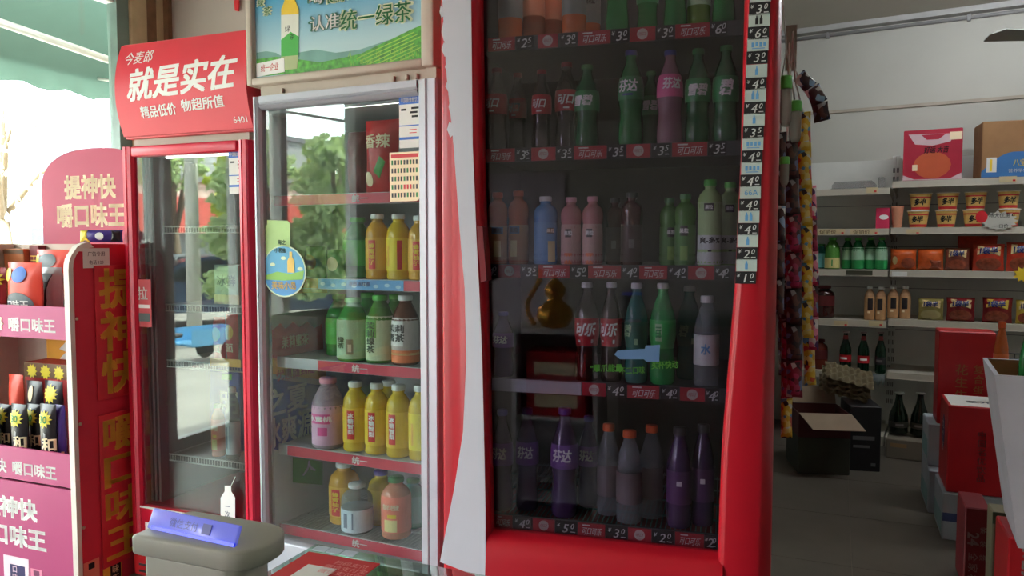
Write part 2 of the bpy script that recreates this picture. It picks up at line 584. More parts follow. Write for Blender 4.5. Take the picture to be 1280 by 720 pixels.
def building(p, face, w, h, depth, label, wall, rows, cols, band=None, roof=None, bz=2.05):
    rz = math.atan2(face.y, face.x) + pi / 2
    b = empty('street_building', (p.x, p.y, GZ), rz)
    tag(b, label, 'building', 'buildings across the street')
    MB().box(-w / 2, w / 2, 0, depth, 0, h).build('wall', wall, b)
    MB().box(-w / 2 - 0.15, w / 2 + 0.15, -0.15, depth, h, h + 0.2).build('roof', roof or MIDGREY, b)
    if band:
        MB().box(-w / 2, w / 2, -0.5, -0.01, bz, bz + 1.1).build('shop_sign', band, b)
        for k in range(3):
            x = -w / 2 + (k + 0.5) * w / 3
            MB().box(x - w / 7, x + w / 7, -0.03, 0.02, 0.1, bz - 0.05).build('shutter', mat('shutter_grey', (120, 128, 130), 0.5), b)
    fm = pm_ = None
    z0 = 3.8 if band else 0.9
    for r in range(rows):
        for c in range(cols):
            x = -w / 2 + (c + 0.5) * w / cols
            z = z0 + r * 2.6
            if z + 1.4 > h:
                continue
            f = MB().box(x - 0.75, x + 0.75, -0.06, 0.03, z, z + 1.35).build('window', mat('white_frame_far', (222, 222, 220), 0.6), b)
            MB().box(x - 0.68, x - 0.03, -0.07, -0.055, z + 0.07, z + 1.28).box(x + 0.03, x + 0.68, -0.07, -0.055, z + 0.07, z + 1.28).build('pane', mat('far_pane', (70, 86, 96), 0.1), f)
    return b

faceback = E1.copy()
p1 = RF.mirror(225, 300, 23.5); building(p1, faceback, 13, 3.7, 5, 'pale building with a red shop sign band across the street', mat('far_wall_cream', (214, 206, 192), 0.9), 2, 5, mat('far_sign_red', (206, 84, 70), 0.6))
p2 = TE.mirror(340, 300, 32.0); building(p2, faceback, 7, 6.2, 5, 'grey apartment building with rows of windows, mirrored in the grey-framed fridge', mat('far_wall_grey', (176, 178, 178), 0.9), 1, 4)
d0 = ray(128, 150); building(Vector((d0.x * 24, d0.y * 24, 0)), Vector((0.6, -0.8, 0)), 4, 5.2, 4, 'beige low building beyond the shop window by the wooden corner posts', mat('far_wall_beige', (206, 192, 170), 0.9), 2, 3)

def car(p, rz, label, col, scale=1.0):
    c = empty('parked_car', (p.x, p.y, GZ), rz)
    c.scale = (scale,) * 3
    tag(c, label, 'car', 'cars parked on the street')
    paint = mat('car_paint_' + col[0], col[1], 0.2, var=0.03, coat=0.6)
    gl = mat('car_window', (30, 38, 44), 0.05)
    ty = mat('tyre', (28, 28, 30), 0.8)
    prof = [(-2.15, 0.32), (2.1, 0.3), (2.2, 0.5), (2.12, 0.74), (1.2, 0.92), (-1.5, 0.95), (-2.15, 0.88), (-2.25, 0.6)]
    MB().prism(prof, -0.86, 0.86).build('body', paint, c)
    cab = [(-1.75, 0.93), (1.05, 0.9), (0.35, 1.38), (-0.1, 1.45), (-0.9, 1.44), (-1.3, 1.3)]
    MB().prism(cab, -0.72, 0.72).build('cabin', paint, c)
    for s in (-1, 1):
        MB().prism([(-1.45, 0.96), (-0.4, 0.95), (-0.4, 1.38), (-0.9, 1.37), (-1.2, 1.27)], s * 0.715, s * 0.735).build('side_window', gl, c)
        MB().prism([(-0.34, 0.95), (0.82, 0.94), (0.28, 1.33), (-0.34, 1.38)], s * 0.715, s * 0.735).build('side_window', gl, c)
        for x in (-1.35, 1.35):
            w = MB(); w.lathe([(0.05, -0.1), (0.31, -0.1), (0.33, -0.06), (0.33, 0.06), (0.31, 0.1), (0.05, 0.1)], 16)
            o = w.build('wheel', ty, c); o.location = (x, s * 0.82, 0.33); o.rotation_euler = (pi / 2, 0, 0)
    MB().add([(1.07, -0.62, 0.93), (1.07, 0.62, 0.93), (0.42, 0.6, 1.36), (0.42, -0.6, 1.36)], [(0, 1, 2, 3)]).build('windscreen', gl, c)
    for s in (-0.62, 0.62):
        MB().rbox(2.1, 2.2, s - 0.18, s + 0.18, 0.56, 0.7, 0.02).build('headlamp', WHITEP, c)
    return c
pc = RF.mirror(250, 360, 14.8); car(pc, 1.9, 'dark blue car parked nearest to the blue cargo tricycle', ('blue', (44, 62, 90)))
pc = RF.mirror(190, 360, 18.5); car(pc, 1.7, 'silver car parked behind the dark blue one', ('silver', (176, 180, 184)))
pt = RF.mirror(246, 400, 9.0)
tr = empty('cargo_tricycle', (pt.x, pt.y, GZ), 1.45)
tr.scale = (0.58, 0.58, 0.58)
tag(tr, 'light blue three-wheeled cargo cart standing on the street', 'tricycle')
TB = mat('tricycle_blue', (96, 160, 200), 0.4)
MB().rbox(-0.9, 0.5, -0.5, 0.5, 0.45, 0.52, 0.01).box(-0.9, 0.5, -0.5, -0.46, 0.5, 0.85).box(-0.9, 0.5, 0.46, 0.5, 0.5, 0.85).box(-0.9, -0.86, -0.5, 0.5, 0.5, 0.85).build('cargo_bed', TB, tr)
MB().tube([(0.5, 0, 0.5), (1.2, 0, 0.55), (1.35, 0, 1.0)], 0.035).tube([(1.35, -0.32, 1.02), (1.35, 0.32, 1.02)], 0.02).tube([(1.35, 0, 1.0), (1.5, 0, 0.3)], 0.03).build('fork', TB, tr)
MB().rbox(0.55, 0.95, -0.2, 0.2, 0.68, 0.78, 0.03).build('seat', DARK, tr)
for x, y in ((-0.5, -0.55), (-0.5, 0.55), (1.5, 0)):
    w = MB().lathe([(0.02, -0.04), (0.24, -0.05), (0.28, 0), (0.24, 0.05), (0.02, 0.04)], 16)
    o = w.build('wheel', mat('tyre', (28, 28, 30), 0.8), tr); o.location = (x, y, 0.28); o.rotation_euler = (pi / 2, 0, 0)
for i, (u, dist, h) in enumerate(((188, 12.5, 6.5), (343, 12.0, 7))):
    pp = (RF if i == 0 else TE).mirror(u, 250, dist)
    q = empty('street_pole', (pp.x, pp.y, GZ))
    tag(q, ['pale utility pole standing behind the parked cars', 'far utility pole before the grey apartment building'][i], 'pole')
    MB().tube([(0, 0, 0), (0, 0, h)], [0.13, 0.09], 10).build('shaft', mat('pole_concrete', (200, 198, 190), 0.8), q)
    MB().box(-0.7, 0.7, -0.05, 0.05, h - 0.6, h - 0.5).build('crossarm', MIDGREY, q)

# ------------------------------------------------------------------ big red cooler
def interp(pts, z):
    pts = sorted(pts, key=lambda q: q[1])
    if z <= pts[0][1]: return pts[0][0]
    for (xa, za), (xb, zb) in zip(pts, pts[1:]):
        if z <= zb:
            return xa + (xb - xa) * (z - za) / (zb - za)
    return pts[-1][0]

def loft(mb, rows, m=0, smooth=True):
    n = len(rows[0])
    vs = [p for r in rows for p in r]
    fs = []
    for i in range(len(rows) - 1):
        for k in range(n - 1):
            fs.append((i * n + k, i * n + k + 1, (i + 1) * n + k + 1, (i + 1) * n + k))
    return mb.add(vs, fs, m, smooth)

cooler = empty('beverage_cooler', CK.o, CK.rz)
tag(cooler, 'tall red drinks cooler with a white curved ribbon and a dark glass door', 'cooler')
XL, XR_ = -0.408, 0.368
cab = MB()
cab.box(XL, XL + 0.035, 0.06, 0.62, 0.08, 2.06, 0).box(XR_ - 0.035, XR_, 0.06, 0.62, 0.08, 2.06, 0)
cab.box(XL + 0.035, XR_ - 0.035, 0.59, 0.62, 0.08, 2.06, 0)
cab.box(XL + 0.035, XR_ - 0.035, 0.06, 0.59, 2.02, 2.06, 0).box(XL + 0.035, XR_ - 0.035, 0.06, 0.59, 0.08, 0.50, 0)
cab.box(XL + 0.036, XL + 0.05, 0.062, 0.588, 0.50, 2.02, 1).box(XR_ - 0.05, XR_ - 0.036, 0.062, 0.588, 0.50, 2.02, 1)
cab.box(XL + 0.05, XR_ - 0.05, 0.575, 0.588, 0.50, 2.02, 1)
for x in (XL + 0.05, XR_ - 0.09):
    cab.box(x, x + 0.04, 0.1, 0.55, 0.0, 0.08, 2)
cab.build('cabinet', [RED, BLACK, DARK], cooler)
XIN_L = CK.poly([(597, 0), (600, 200), (604, 360), (607, 480), (611, 640), (612, 720)])
XIN_R = CK.poly([(931, 0), (926, 200), (919, 350), (911, 450), (902, 560), (897, 690)])
zs = [0.10 + i * (2.04 - 0.10) / 36 for i in range(37)]
rows = []
for z in zs:
    xi = interp(XIN_L, z)
    rows.append([(XL, 0.058, z), (XL + 0.001, 0.016, z), (XL + 0.004, 0.006, z), (XL + 0.012, 0.0, z), (XL + 0.028, 0.004, z), (XL + 0.032, 0.0, z), (xi - 0.022, 0.0, z), (xi - 0.012, 0.002, z), (xi - 0.002, 0.012, z), (xi, 0.045, z), (xi - 0.03, 0.058, z), (XL, 0.058, z)])
loft(MB(), rows).build('door_stile', RED, cooler)
rows = []
for i, z in enumerate(zs):
    xi = interp(XIN_R, z)
    cr = 0.348 - 0.02 * (1 - z / 2.04)
    rows.append([(xi + 0.03, 0.058, z), (xi, 0.045, z), (xi + 0.001, 0.012, z), (xi + 0.008, 0.002, z), (xi + 0.016, 0.0, z), (cr, 0.0, z), (cr + 0.008, 0.004, z), (XR_ - 0.004, 0.03, z), (XR_, 0.058, z), (xi + 0.03, 0.058, z)])
loft(MB(), rows).build('door_stile', RED, cooler)
prof = [(0.056, 0.545), (0.012, 0.540), (-0.002, 0.53), (-0.012, 0.50), (-0.022, 0.42), (-0.025, 0.30), (-0.020, 0.16), (0.0, 0.10), (0.056, 0.095)]
loft(MB(), [[(x, y, z) for y, z in prof] for x in (-0.29, -0.285, 0.252, 0.262)]).build('door_bottom_panel', RED, cooler)
MB().box(XL, XR_, 0.0, 0.058, 1.985, 2.06).build('door_top_rail', RED, cooler)
MB().box(-0.315, 0.30, 0.046, 0.054, 0.52, 1.99).build('glass_pane', GLASSC, cooler)
# white ribbon on the stile, and the splashes beside it
rib = CK.poly([(553, -40), (553, 0), (558, 90), (567, 180), (575, 290), (581, 360), (583, 450), (579, 540), (568, 610), (552, 692), (550, 702), (607, 724), (607, 640), (605, 540), (603, 450), (599, 360), (596, 300), (591, 180), (589, 0), (588, -40)])
MB().prism(rib, -0.0015, -0.0002).build('white_ribbon', RIBBON, cooler)
spl = MB()
for u, v, w, h in ((552, 15, 2.5, 8), (555, 40, 3, 12), (556, 62, 4, 9), (560, 84, 3.5, 10), (561, 108, 4, 8), (564, 134, 3, 12), (563, 162, 4, 10)):
    spl.prism(CK.poly([(u - w, v), (u - w * 0.3, v - h), (u + w, v - h * 0.6), (u + w, v + h * 0.6), (u, v + h)]), -0.0012, -0.0002)
spl.build('ribbon_splash', RIBBON, cooler)
hp = CK.poly([(598, 282), (605, 284), (610, 350), (603, 353)])
MB().prism(hp, -0.012, 0.03).build('door_handle', REDDARK, cooler)
_lt = MB().lathe([(0.008, -0.28), (0.008, 0.28)], 10).build('lamp_tube', mat('tube_lamp', (255, 250, 240), 0.4, emit=(255, 246, 236), estr=24.0), cooler)
_lt.location = (0, 0.085, 1.965); _lt.rotation_euler = (0, pi / 2, 0)

def tag_price(mb, x0, x1, zc, h, y, digit, dec, sh=0.22):
    w = x1 - x0
    mb.box(x0, x1, y, y + 0.004, zc - h / 2, zc + h / 2, 0)
    yy = y - 0.0006
    mb.text('¥', x0 + w * 0.16, zc + h * 0.18, h * 0.42, 1, 0.01, sh, y=yy)
    mb.text(digit, x0 + w * 0.48, zc - h * 0.02, h * 0.98, 1, 0.012, sh, y=yy)
    mb.text(dec, x0 + w * 0.80, zc + h * 0.16, h * 0.6, 1, 0.01, sh, y=yy)
    mb.box(x0 + w * 0.70, x0 + w * 0.92, yy, y, zc - h * 0.34, zc - h * 0.28, 1)

TAGRED = mat('tag_red', (172, 26, 44), 0.5)
STRIPS = [
    [(750, 46), 'T610-643 P645-666:2.5 D672-697 P700-721:3.0 T722-763 P763-786:3.0 D787-819 P820-843:3.0 T844-887 P888-909:6.0'],
    [(750, 190), 'T608-643 P645-663:3.5 D664-694 P695-716:3.5 T717-758 P759-781:3.5 D783-813 P815-838:3.5 T840-884 P885-908:3.5'],
    [(750, 340), 'P607-621:4.0 D623-650 P651-672:3.5 T673-712 P713-734:5.0 T735-776 P777-798:4.0 T799-834 P835-859:4.0 D860-893 P894-912:4.0'],
    [(760, 488), 'W615-726 D728-757 P758-782:4.0 T784-824 P826-848:4.0 D850-881 P882-899:4.0'],
    [(760, 665), 'T616-640 P642-664:4.0 D666-693 P694-721:5.0 T722-756 P758-784:3.0 D785-814 P815-842:2.0 T844-880 P881-896:2.0'],
]
CKZ = []
YT = 0.066
for si, ((su, sv), spec) in enumerate(STRIPS):
    _, zc = CK.loc(su, sv, YT)
    CKZ.append(zc + 0.014)
    sh = MB().box(-0.352, 0.312, YT + 0.006, YT + 0.014, zc - 0.017, zc + 0.017, 0)
    if si < 4:
        sh.box(-0.352, 0.312, YT + 0.014, 0.56, zc + 0.008, zc + 0.014, 0)
    shelf = sh.build('shelf', mat('shelf_dark', (66, 68, 74), 0.45), cooler)
    for it in spec.split():
        k = it[0]
        rng, _, val = it[1:].partition(':')
        u0, u1 = [float(q) for q in rng.split('-')]
        vv = 360
        x0, x1 = CK.loc(u0, sv, YT)[0], CK.loc(u1, sv, YT)[0]
        m = MB()
        if k == 'P':
            d, _, e = val.partition('.')
            tag_price(m, x0, x1, zc, 0.031, YT + 0.001, d, e)
            m.build('price_tag', [BLKP, LEDW], shelf)
        elif k == 'T':
            m.box(x0, x1, YT + 0.001, YT + 0.005, zc - 0.0155, zc + 0.0155, 0)
            m.text('可口可乐', (x0 + x1) / 2 + 0.002, zc - 0.003, 0.02, 1, 0.012, 0.35, width=(x1 - x0) * 0.72, y=YT + 0.0004)
            m.box(x0 + 0.012, x0 + (x1 - x0) * 0.45, YT + 0.0004, YT + 0.001, zc + 0.0095, zc + 0.0125, 1)
            m.build('brand_tag', [TAGRED, LEDW], shelf)
        elif k == 'D':
            m.box(x0, x1, YT + 0.001, YT + 0.005, zc - 0.0155, zc + 0.0155, 0)
            cx = (x0 + x1) / 2
            m.prism([(cx + 0.0125 * cos(t * pi / 10), zc + 0.0125 * sin(t * pi / 10)) for t in range(20)], YT + 0.0002, YT + 0.001, 1)
            m.text('可口', cx, zc, 0.009, 0, 0.01, 0.3, y=YT - 0.0002)
            m.build('emblem_tag', [TAGRED, mat('tag_disc', (196, 186, 180), 0.5)], shelf)
        else:
            m.box(x0, x1, YT + 0.001, YT + 0.005, zc - 0.0155, zc + 0.0155, 0)
            m.build('blank_tag', [mat('blank_tag', (176, 184, 190), 0.5)], shelf)
# wire floor of the lowest shelf
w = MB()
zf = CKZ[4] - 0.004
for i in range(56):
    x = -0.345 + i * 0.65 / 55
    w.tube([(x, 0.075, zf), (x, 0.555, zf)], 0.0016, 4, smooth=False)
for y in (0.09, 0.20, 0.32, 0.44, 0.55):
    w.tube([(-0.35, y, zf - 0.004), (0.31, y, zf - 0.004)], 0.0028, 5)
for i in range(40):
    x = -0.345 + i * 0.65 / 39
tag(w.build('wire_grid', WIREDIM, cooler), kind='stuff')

# vertical row of price cards down the right stile
PR = '3.0 6.0 3.0 4.0 4.0 3.5 4.0 4.0 4.0 4.0 2.0 1.0'.split()
strip = MB()
prices_u = [(949.5 - 17.5 * i / 11) for i in range(12)]
CARDGREY = mat('price_card_white', (190, 204, 200), 0.5)
for i, pr in enumerate(PR):
    v = 11 + 30.45 * i if i < 3 else 105 + (i - 3) * 30.25
    x, z = CK.loc(prices_u[i], v, -0.002)
    hw = 0.0215
    d, _, e = pr.partition('.')
    m = MB()
    tag_price(m, x - hw, x + hw, z, 0.0265, -0.0045, d, e)
    m.build('price_card', [BLKP, LEDW], cooler)
    m = MB()
    zc = z + 0.0272
    x += 0.0012
    m.box(x - hw, x + hw, -0.0045, -0.0005, zc - 0.0135, zc + 0.0135, 0)
    yy = -0.0052
    if i == 8:
        m.text('66A', x + 0.002, zc, 0.017, 1, 0.01, y=yy)
    elif i in (2, 6, 7):
        for k in range(4):
            m.box(x - 0.013 + k * 0.008, x - 0.008 + k * 0.008, yy, -0.0045, zc - 0.006 + 0.002 * (k % 2), zc + 0.004, 1)
        m.box(x - 0.012, x + 0.014, yy, -0.0045, zc - 0.0095, zc - 0.0078, 1)
    else:
        for k in ((0,) if i in (3, 10, 11, 5) else (-0.005, 0.004)):
            m.prism([(x + k - 0.003, zc - 0.009), (x + k + 0.003, zc - 0.009), (x + k + 0.003, zc + 0.002), (x + k + 0.0012, zc + 0.006), (x + k + 0.0012, zc + 0.009), (x + k - 0.0012, zc + 0.009), (x + k - 0.0012, zc + 0.006), (x + k - 0.003, zc + 0.002)], yy, -0.0045, 1 if i != 1 else 2)
    m.build('product_card', [CARDGREY, LBLUE, BLKP], cooler)

# stickers on the glass door
yg = 0.0455
hand = CK.poly([(768, 443), (772, 438), (806, 436), (807, 432), (825, 431), (824, 452), (808, 452), (805, 449), (775, 449)], yg)
MB().prism(hand, yg - 0.001, yg).build('hand_sticker', mat('sticker_blue', (78, 110, 150), 0.6), cooler)
LIMED = mat('sticker_lime', (70, 140, 40), 0.6)
for (body, u, v, wpx, rr) in (('“顺爪能量', 758, 460, 40, 0.06), ('不二口味', 790, 463, 32, 0.08), ('买杯快动', 831, 456, 34, 0.08)):
    x, z = CK.loc(u, v, yg)
    x1 = CK.loc(u + wpx, v, yg)[0]
    MB().text(body, x, z, 0.019, 0, 0.02, 0.1, width=x1 - x, y=yg - 0.0008, rot=rr).build('door_lettering', LIMED, cooler)

# ------------------------------------------------------------------ bottles
CONTOUR = [(0.0, 0.012), (0.55, 0.0), (0.86, 0.004), (0.96, 0.03), (1.0, 0.09), (0.97, 0.2), (0.87, 0.32), (0.89, 0.40), (0.985, 0.46), (1.0, 0.54), (0.985, 0.63), (0.9, 0.70), (0.7, 0.785), (0.5, 0.85), (0.4, 0.895), (0.38, 0.93), (0.43, 0.932), (0.43, 0.945), (0.36, 0.947), (0.36, 0.96)]
STRAIGHT = [(0.0, 0.012), (0.6, 0.0), (0.92, 0.006), (1.0, 0.03), (1.0, 0.10), (0.97, 0.115), (1.0, 0.13), (1.0, 0.60), (0.96, 0.63), (0.99, 0.65), (0.9, 0.70), (0.72, 0.79), (0.55, 0.86), (0.46, 0.89), (0.42, 0.905), (0.48, 0.91), (0.48, 0.92), (0.40, 0.925), (0.40, 0.94)]
ROUND = [(0.0, 0.01), (0.6, 0.0), (0.92, 0.006), (1.0, 0.04), (1.0, 0.16), (0.96, 0.18), (0.96, 0.55), (0.92, 0.60), (0.98, 0.64), (1.02, 0.70), (1.0, 0.77), (0.86, 0.83), (0.6, 0.87), (0.45, 0.89), (0.42, 0.91), (0.48, 0.915), (0.48, 0.925), (0.4, 0.93), (0.4, 0.945)]
JUICE = [(0.0, 0.01), (0.6, 0.0), (0.92, 0.006), (1.0, 0.03), (1.0, 0.08), (0.96, 0.10), (1.0, 0.12), (1.0, 0.66), (0.97, 0.72), (0.88, 0.78), (0.66, 0.84), (0.48, 0.875), (0.44, 0.90), (0.5, 0.905), (0.5, 0.915), (0.42, 0.92), (0.42, 0.94)]
BEER = [(0.0, 0.01), (0.8, 0.0), (1.0, 0.02), (1.0, 0.52), (0.92, 0.60), (0.62, 0.72), (0.45, 0.80), (0.38, 0.88), (0.37, 0.955), (0.42, 0.957), (0.42, 0.975)]
CHAMP = [(0.0, 0.01), (0.85, 0.0), (1.0, 0.02), (1.0, 0.34), (0.95, 0.45), (0.7, 0.6), (0.46, 0.74), (0.36, 0.86), (0.34, 0.95), (0.4, 0.955), (0.4, 0.985)]
JUG = [(0.0, 0.01), (0.9, 0.0), (1.0, 0.02), (1.0, 0.3), (0.96, 0.32), (1.0, 0.34), (1.0, 0.72), (0.9, 0.80), (0.6, 0.86), (0.5, 0.88), (0.5, 0.93)]

KINDS = {}
def kind(key, name, prof, body, cap, label=None, texts=(), bands=(), capz=None, vert=False, ar=6.6):
    KINDS[key] = dict(name=name, prof=prof, body=body, cap=cap, label=label, texts=texts, bands=bands, capz=capz, ar=ar, proto=None)

def rad_at(prof, z):
    for (ra, za), (rb, zb) in zip(prof[1:], prof[2:]):
        if za <= z <= zb and zb > za:
            return ra + (rb - ra) * (z - za) / (zb - za)
    return prof[-1][0]

def proto_of(k):
    K = KINDS[k]
    if K['proto']:
        return K['proto']
    prof = K['prof']
    body = MB().lathe(prof, 18).build(K['name'], K['body'])
    parts = []
    top = prof[-1][1]
    rn = prof[-1][0]
    if K['cap'] is not None:
        cz = K['capz'] or (prof[-1][1] - 0.015)
        rc = rn * 1.32
        c = MB().lathe([(rc * 0.97, cz), (rc, cz + 0.004), (rc, 0.985), (rc * 0.93, 1.0), (0.02, 1.0)], 16).build('cap', K['cap'], body)
    if K['label'] is not None:
        z0, z1, lm = K['label']
        m = MB()
        mats = [lm]
        nst = 7
        zz = [z0 + (z1 - z0) * i / nst for i in range(nst + 1)]
        m.lathe([(rad_at(prof, z) * 1.012 + 0.006, z) for z in zz], 22, caps=False)
        for (b0, b1, bm_) in K['bands']:
            if bm_ not in mats: mats.append(bm_)
            q = [b0 + (b1 - b0) * i / 4 for i in range(5)]
            m.lathe([(rad_at(prof, z) * 1.012 + 0.018, z) for z in q], 22, m=mats.index(bm_), caps=False)
        for (s, cx, cz, hz, tm, sh) in K['texts']:
            if tm not in mats: mats.append(tm)
            if s.startswith('#'):          # a solid patch on the label: #w,h
                wv, hv = [float(q) for q in s[1:].split(',')]
                pts = []
                for i in range(7):
                    pts.append((cx - wv / 2 + wv * i / 6))
                vs = []
                for x in pts:
                    for z in (cz - hv / 2, cz + hv / 2):
                        r = rad_at(prof, z) * 1.012 + 0.028
                        vs.append((r * sin(x), -r * cos(x), z))
                m.add(vs, [(2 * i, 2 * i + 2, 2 * i + 3, 2 * i + 1) for i in range(6)], mats.index(tm))
                continue
            rr = rad_at(prof, cz) * 1.012 + 0.04
            fn = lambda x, z, rr=rr: (rr * sin(x), -rr * cos(x), z)
            n = len(s)
            m.text(s, cx, cz, hz, mats.index(tm), 0.03, sh, width=n * hz * K['ar'] * 0.9, fn=fn)
        m.build('label', mats, body)
    K['proto'] = body
    K['fresh'] = True
    return body

def bottle(fr, k, u, vtop, wpx, yl, zs, label, group, rz=None, zmax=None, name=None):
    p = proto_of(k)
    if KINDS[k]['fresh']:
        KINDS[k]['fresh'] = False
        o = p
    else:
        o = dup(p)
    x = fr.loc(u, 300, yl)[0]
    x, zt = fr.loc(u, vtop, yl)
    R = abs(fr.loc(u + wpx / 2, vtop, yl)[0] - fr.loc(u - wpx / 2, vtop, yl)[0]) / 2
    H = zt - zs
    if zmax: H = min(H, zmax)
    o.scale = (R, R, H)
    o.location = fr.w(x, yl, zs + 0.0005)
    o.rotation_euler.z = fr.rz + (rz if rz is not None else random.uniform(-0.25, 0.25))
    tag(o, label, 'bottle', group)
    return o

def stack_text(s, cx, ztop, hz, m, step=1.05):
    return tuple((ch, cx, ztop - hz * step * (i + 0.5), hz, m, 0.0) for i, ch in enumerate(s))

P_COLA = pet('cola_brown', (44, 20, 16), 0.08)
P_GREEN = pet('bottle_green', (38, 150, 74), 0.4)
P_GREEN2 = pet('bottle_deep_green', (24, 112, 60), 0.3)
P_ORANGE = pet('orange_drink', (206, 104, 46), 0.12)
P_AMBER = pet('amber_drink', (170, 92, 56), 0.2)
P_CLEAR = pet('clear_water', (196, 206, 208), 0.75)
P_PURPLE = pet('purple_drink', (64, 34, 84), 0.12)
P_PINK = pet('pink_drink', (214, 140, 140), 0.15)
P_PINKC = pet('clear_pink', (196, 140, 160), 0.55)
P_LIME = pet('lime_drink', (120, 160, 50), 0.25)
P_YEL = pet('yellow_tea', (226, 192, 44), 0.12)
P_YELO = pet('orange_yellow_tea', (226, 166, 52), 0.12)
P_TEA = pet('brown_tea', (96, 48, 34), 0.15)
P_TEAL = pet('teal_plastic', (60, 140, 130), 0.35)
P_GTEA = pet('green_tea', (84, 150, 60), 0.2)
P_DKRED = pet('dark_red_drink', (80, 18, 24), 0.1)
P_BLUE = pet('blue_sleeve', (70, 140, 200), 0.05)
P_BEER = pet('beer_green_glass', (14, 48, 30), 0.25, 0.06)
P_CHAMP = pet('dark_green_glass', (16, 30, 18), 0.1, 0.06)
P_MILKT = pet('milk_tea', (190, 148, 112), 0.05)

def M_(n, rgb, **k): return mat(n, rgb, **k)
L_RED = M_('label_red', (186, 26, 40), rough=0.35); L_GRN = M_('label_green', (34, 138, 74), rough=0.35); L_LGR = M_('label_pale_green', (170, 212, 160), rough=0.35)
L_PINK = M_('label_pink', (226, 96, 150), rough=0.35); L_PUR = M_('label_purple', (112, 52, 150), rough=0.35); L_WHT = M_('label_white', (220, 222, 220), rough=0.4)
L_BLU = M_('label_blue', (60, 110, 190), rough=0.35); L_ORG = M_('label_orange', (232, 120, 60), rough=0.35); L_DGR = M_('label_deep_green', (26, 108, 84), rough=0.35)
L_DRK = M_('label_black', (34, 30, 34), rough=0.35); L_YLW = M_('label_cream', (236, 220, 150), rough=0.4)
C_WHT = M_('cap_white', (226, 228, 226), rough=0.4); C_GRN = M_('cap_green', (84, 190, 70), rough=0.4); C_DGR = M_('cap_dark_green', (30, 120, 50), rough=0.4)
C_RED = M_('cap_red', (140, 20, 34), rough=0.4); C_ORG = M_('cap_orange', (230, 96, 36), rough=0.4); C_BLU = M_('cap_blue', (40, 40, 130), rough=0.4); C_PUR = M_('cap_purple', (60, 44, 140), rough=0.4)
C_PNK = M_('cap_pink', (226, 150, 170), rough=0.4)

kind('cola_small', 'cola_bottle', CONTOUR, P_COLA, C_RED, (0.44, 0.68, L_RED), (('可口', 0, 0.57, 0.12, WHITEP, 0.3), ('#0.5,0.02', 0, 0.475, 0, WHITEP, 0)))
kind('cola', 'cola_bottle', CONTOUR, P_COLA, C_WHT, (0.36, 0.64, L_RED), (('可乐', 0.05, 0.53, 0.14, WHITEP, 0.3), ('#0.3,0.025', -0.6, 0.41, 0, WHITEP, 0), ('#0.2,0.04', 0.6, 0.41, 0, WHITEP, 0)))
kind('lemon', 'lemon_lime_bottle', CONTOUR, P_GREEN2, C_DGR, (0.44, 0.68, L_GRN), (('雪碧', 0, 0.56, 0.13, WHITEP, 0.2),))
kind('lemon_bi', 'lemon_lime_bottle', CONTOUR, P_GREEN2, C_DGR, (0.42, 0.68, L_GRN), (('碧', 0.1, 0.56, 0.17, WHITEP, 0.2),))
kind('lemon_bar', 'lemon_lime_bottle', CONTOUR, pet('bottle_bright_green', (50, 190, 96), 0.35), C_WHT, (0.36, 0.64, M_('label_vivid_green', (60, 186, 90))), (('#0.55,0.17', -0.1, 0.52, 0, L_LGR, 0), ('#0.42,0.014', -0.1, 0.57, 0, L_GRN, 0), ('#0.42,0.014', -0.1, 0.54, 0, L_GRN, 0), ('#0.42,0.014', -0.1, 0.51, 0, L_GRN, 0), ('#0.42,0.014', -0.1, 0.48, 0, L_GRN, 0)))
kind('lemon_teal', 'lemon_lime_bottle', CONTOUR, P_TEAL, C_WHT, (0.36, 0.62, L_DGR), (('碧', -0.5, 0.53, 0.13, L_LGR, 0.2), ('#0.3,0.06', 0.3, 0.42, 0, L_LGR, 0)))
kind('fanta_green', 'green_grape_bottle', CONTOUR, P_GREEN, C_BLU, (0.48, 0.72, L_GRN), (('芬达', 0, 0.62, 0.13, WHITEP, 0.2), ('#0.8,0.02', 0, 0.53, 0, C_BLU, 0)))
kind('fanta_peach', 'peach_soda_bottle', CONTOUR, P_PINKC, C_BLU, (0.50, 0.74, L_PINK), (('芬达', 0, 0.64, 0.12, WHITEP, 0.2),))
kind('fanta_grape', 'grape_soda_bottle', CONTOUR, P_PURPLE, C_PUR, (0.46, 0.68, L_PUR), (('芬达', 0, 0.58, 0.12, WHITEP, 0.2),))
kind('grape_round', 'grape_drink_bottle', STRAIGHT, P_PURPLE, L_DRK, (0.25, 0.58, M_('label_violet', (84, 30, 96))), (('#0.4,0.05', 0, 0.46, 0, WHITEP, 0),))
kind('orange', 'orange_drink_bottle', STRAIGHT, P_ORANGE, C_ORG, (0.24, 0.60, M_('label_teal_orange', (120, 130, 120))), (('果粒', 0, 0.50, 0.1, L_DRK, 0),))
kind('orange_mm', 'orange_juice_bottle', ROUND, P_ORANGE, C_ORG, (0.02, 0.54, M_('label_juice', (190, 140, 84))), (('#1.2,0.10', 0, 0.47, 0, M_('label_blue_grey', (80, 116, 140)), 0), ('果粒', 0, 0.47, 0.07, L_DRK, 0), ('#0.7,0.22', 0, 0.22, 0, L_YLW, 0)))
kind('amber', 'peach_tea_bottle', STRAIGHT, P_AMBER, C_ORG, (0.3, 0.58, M_('label_peach', (206, 130, 90))), ())
kind('green_plain', 'green_soda_bottle', CONTOUR, P_GREEN, C_DGR, (0.44, 0.68, L_GRN), (('雪碧', 0, 0.56, 0.12, WHITEP, 0.2),))
kind('lime_plain', 'lime_drink_bottle', STRAIGHT, P_LIME, C_GRN, (0.3, 0.58, L_LGR), ())
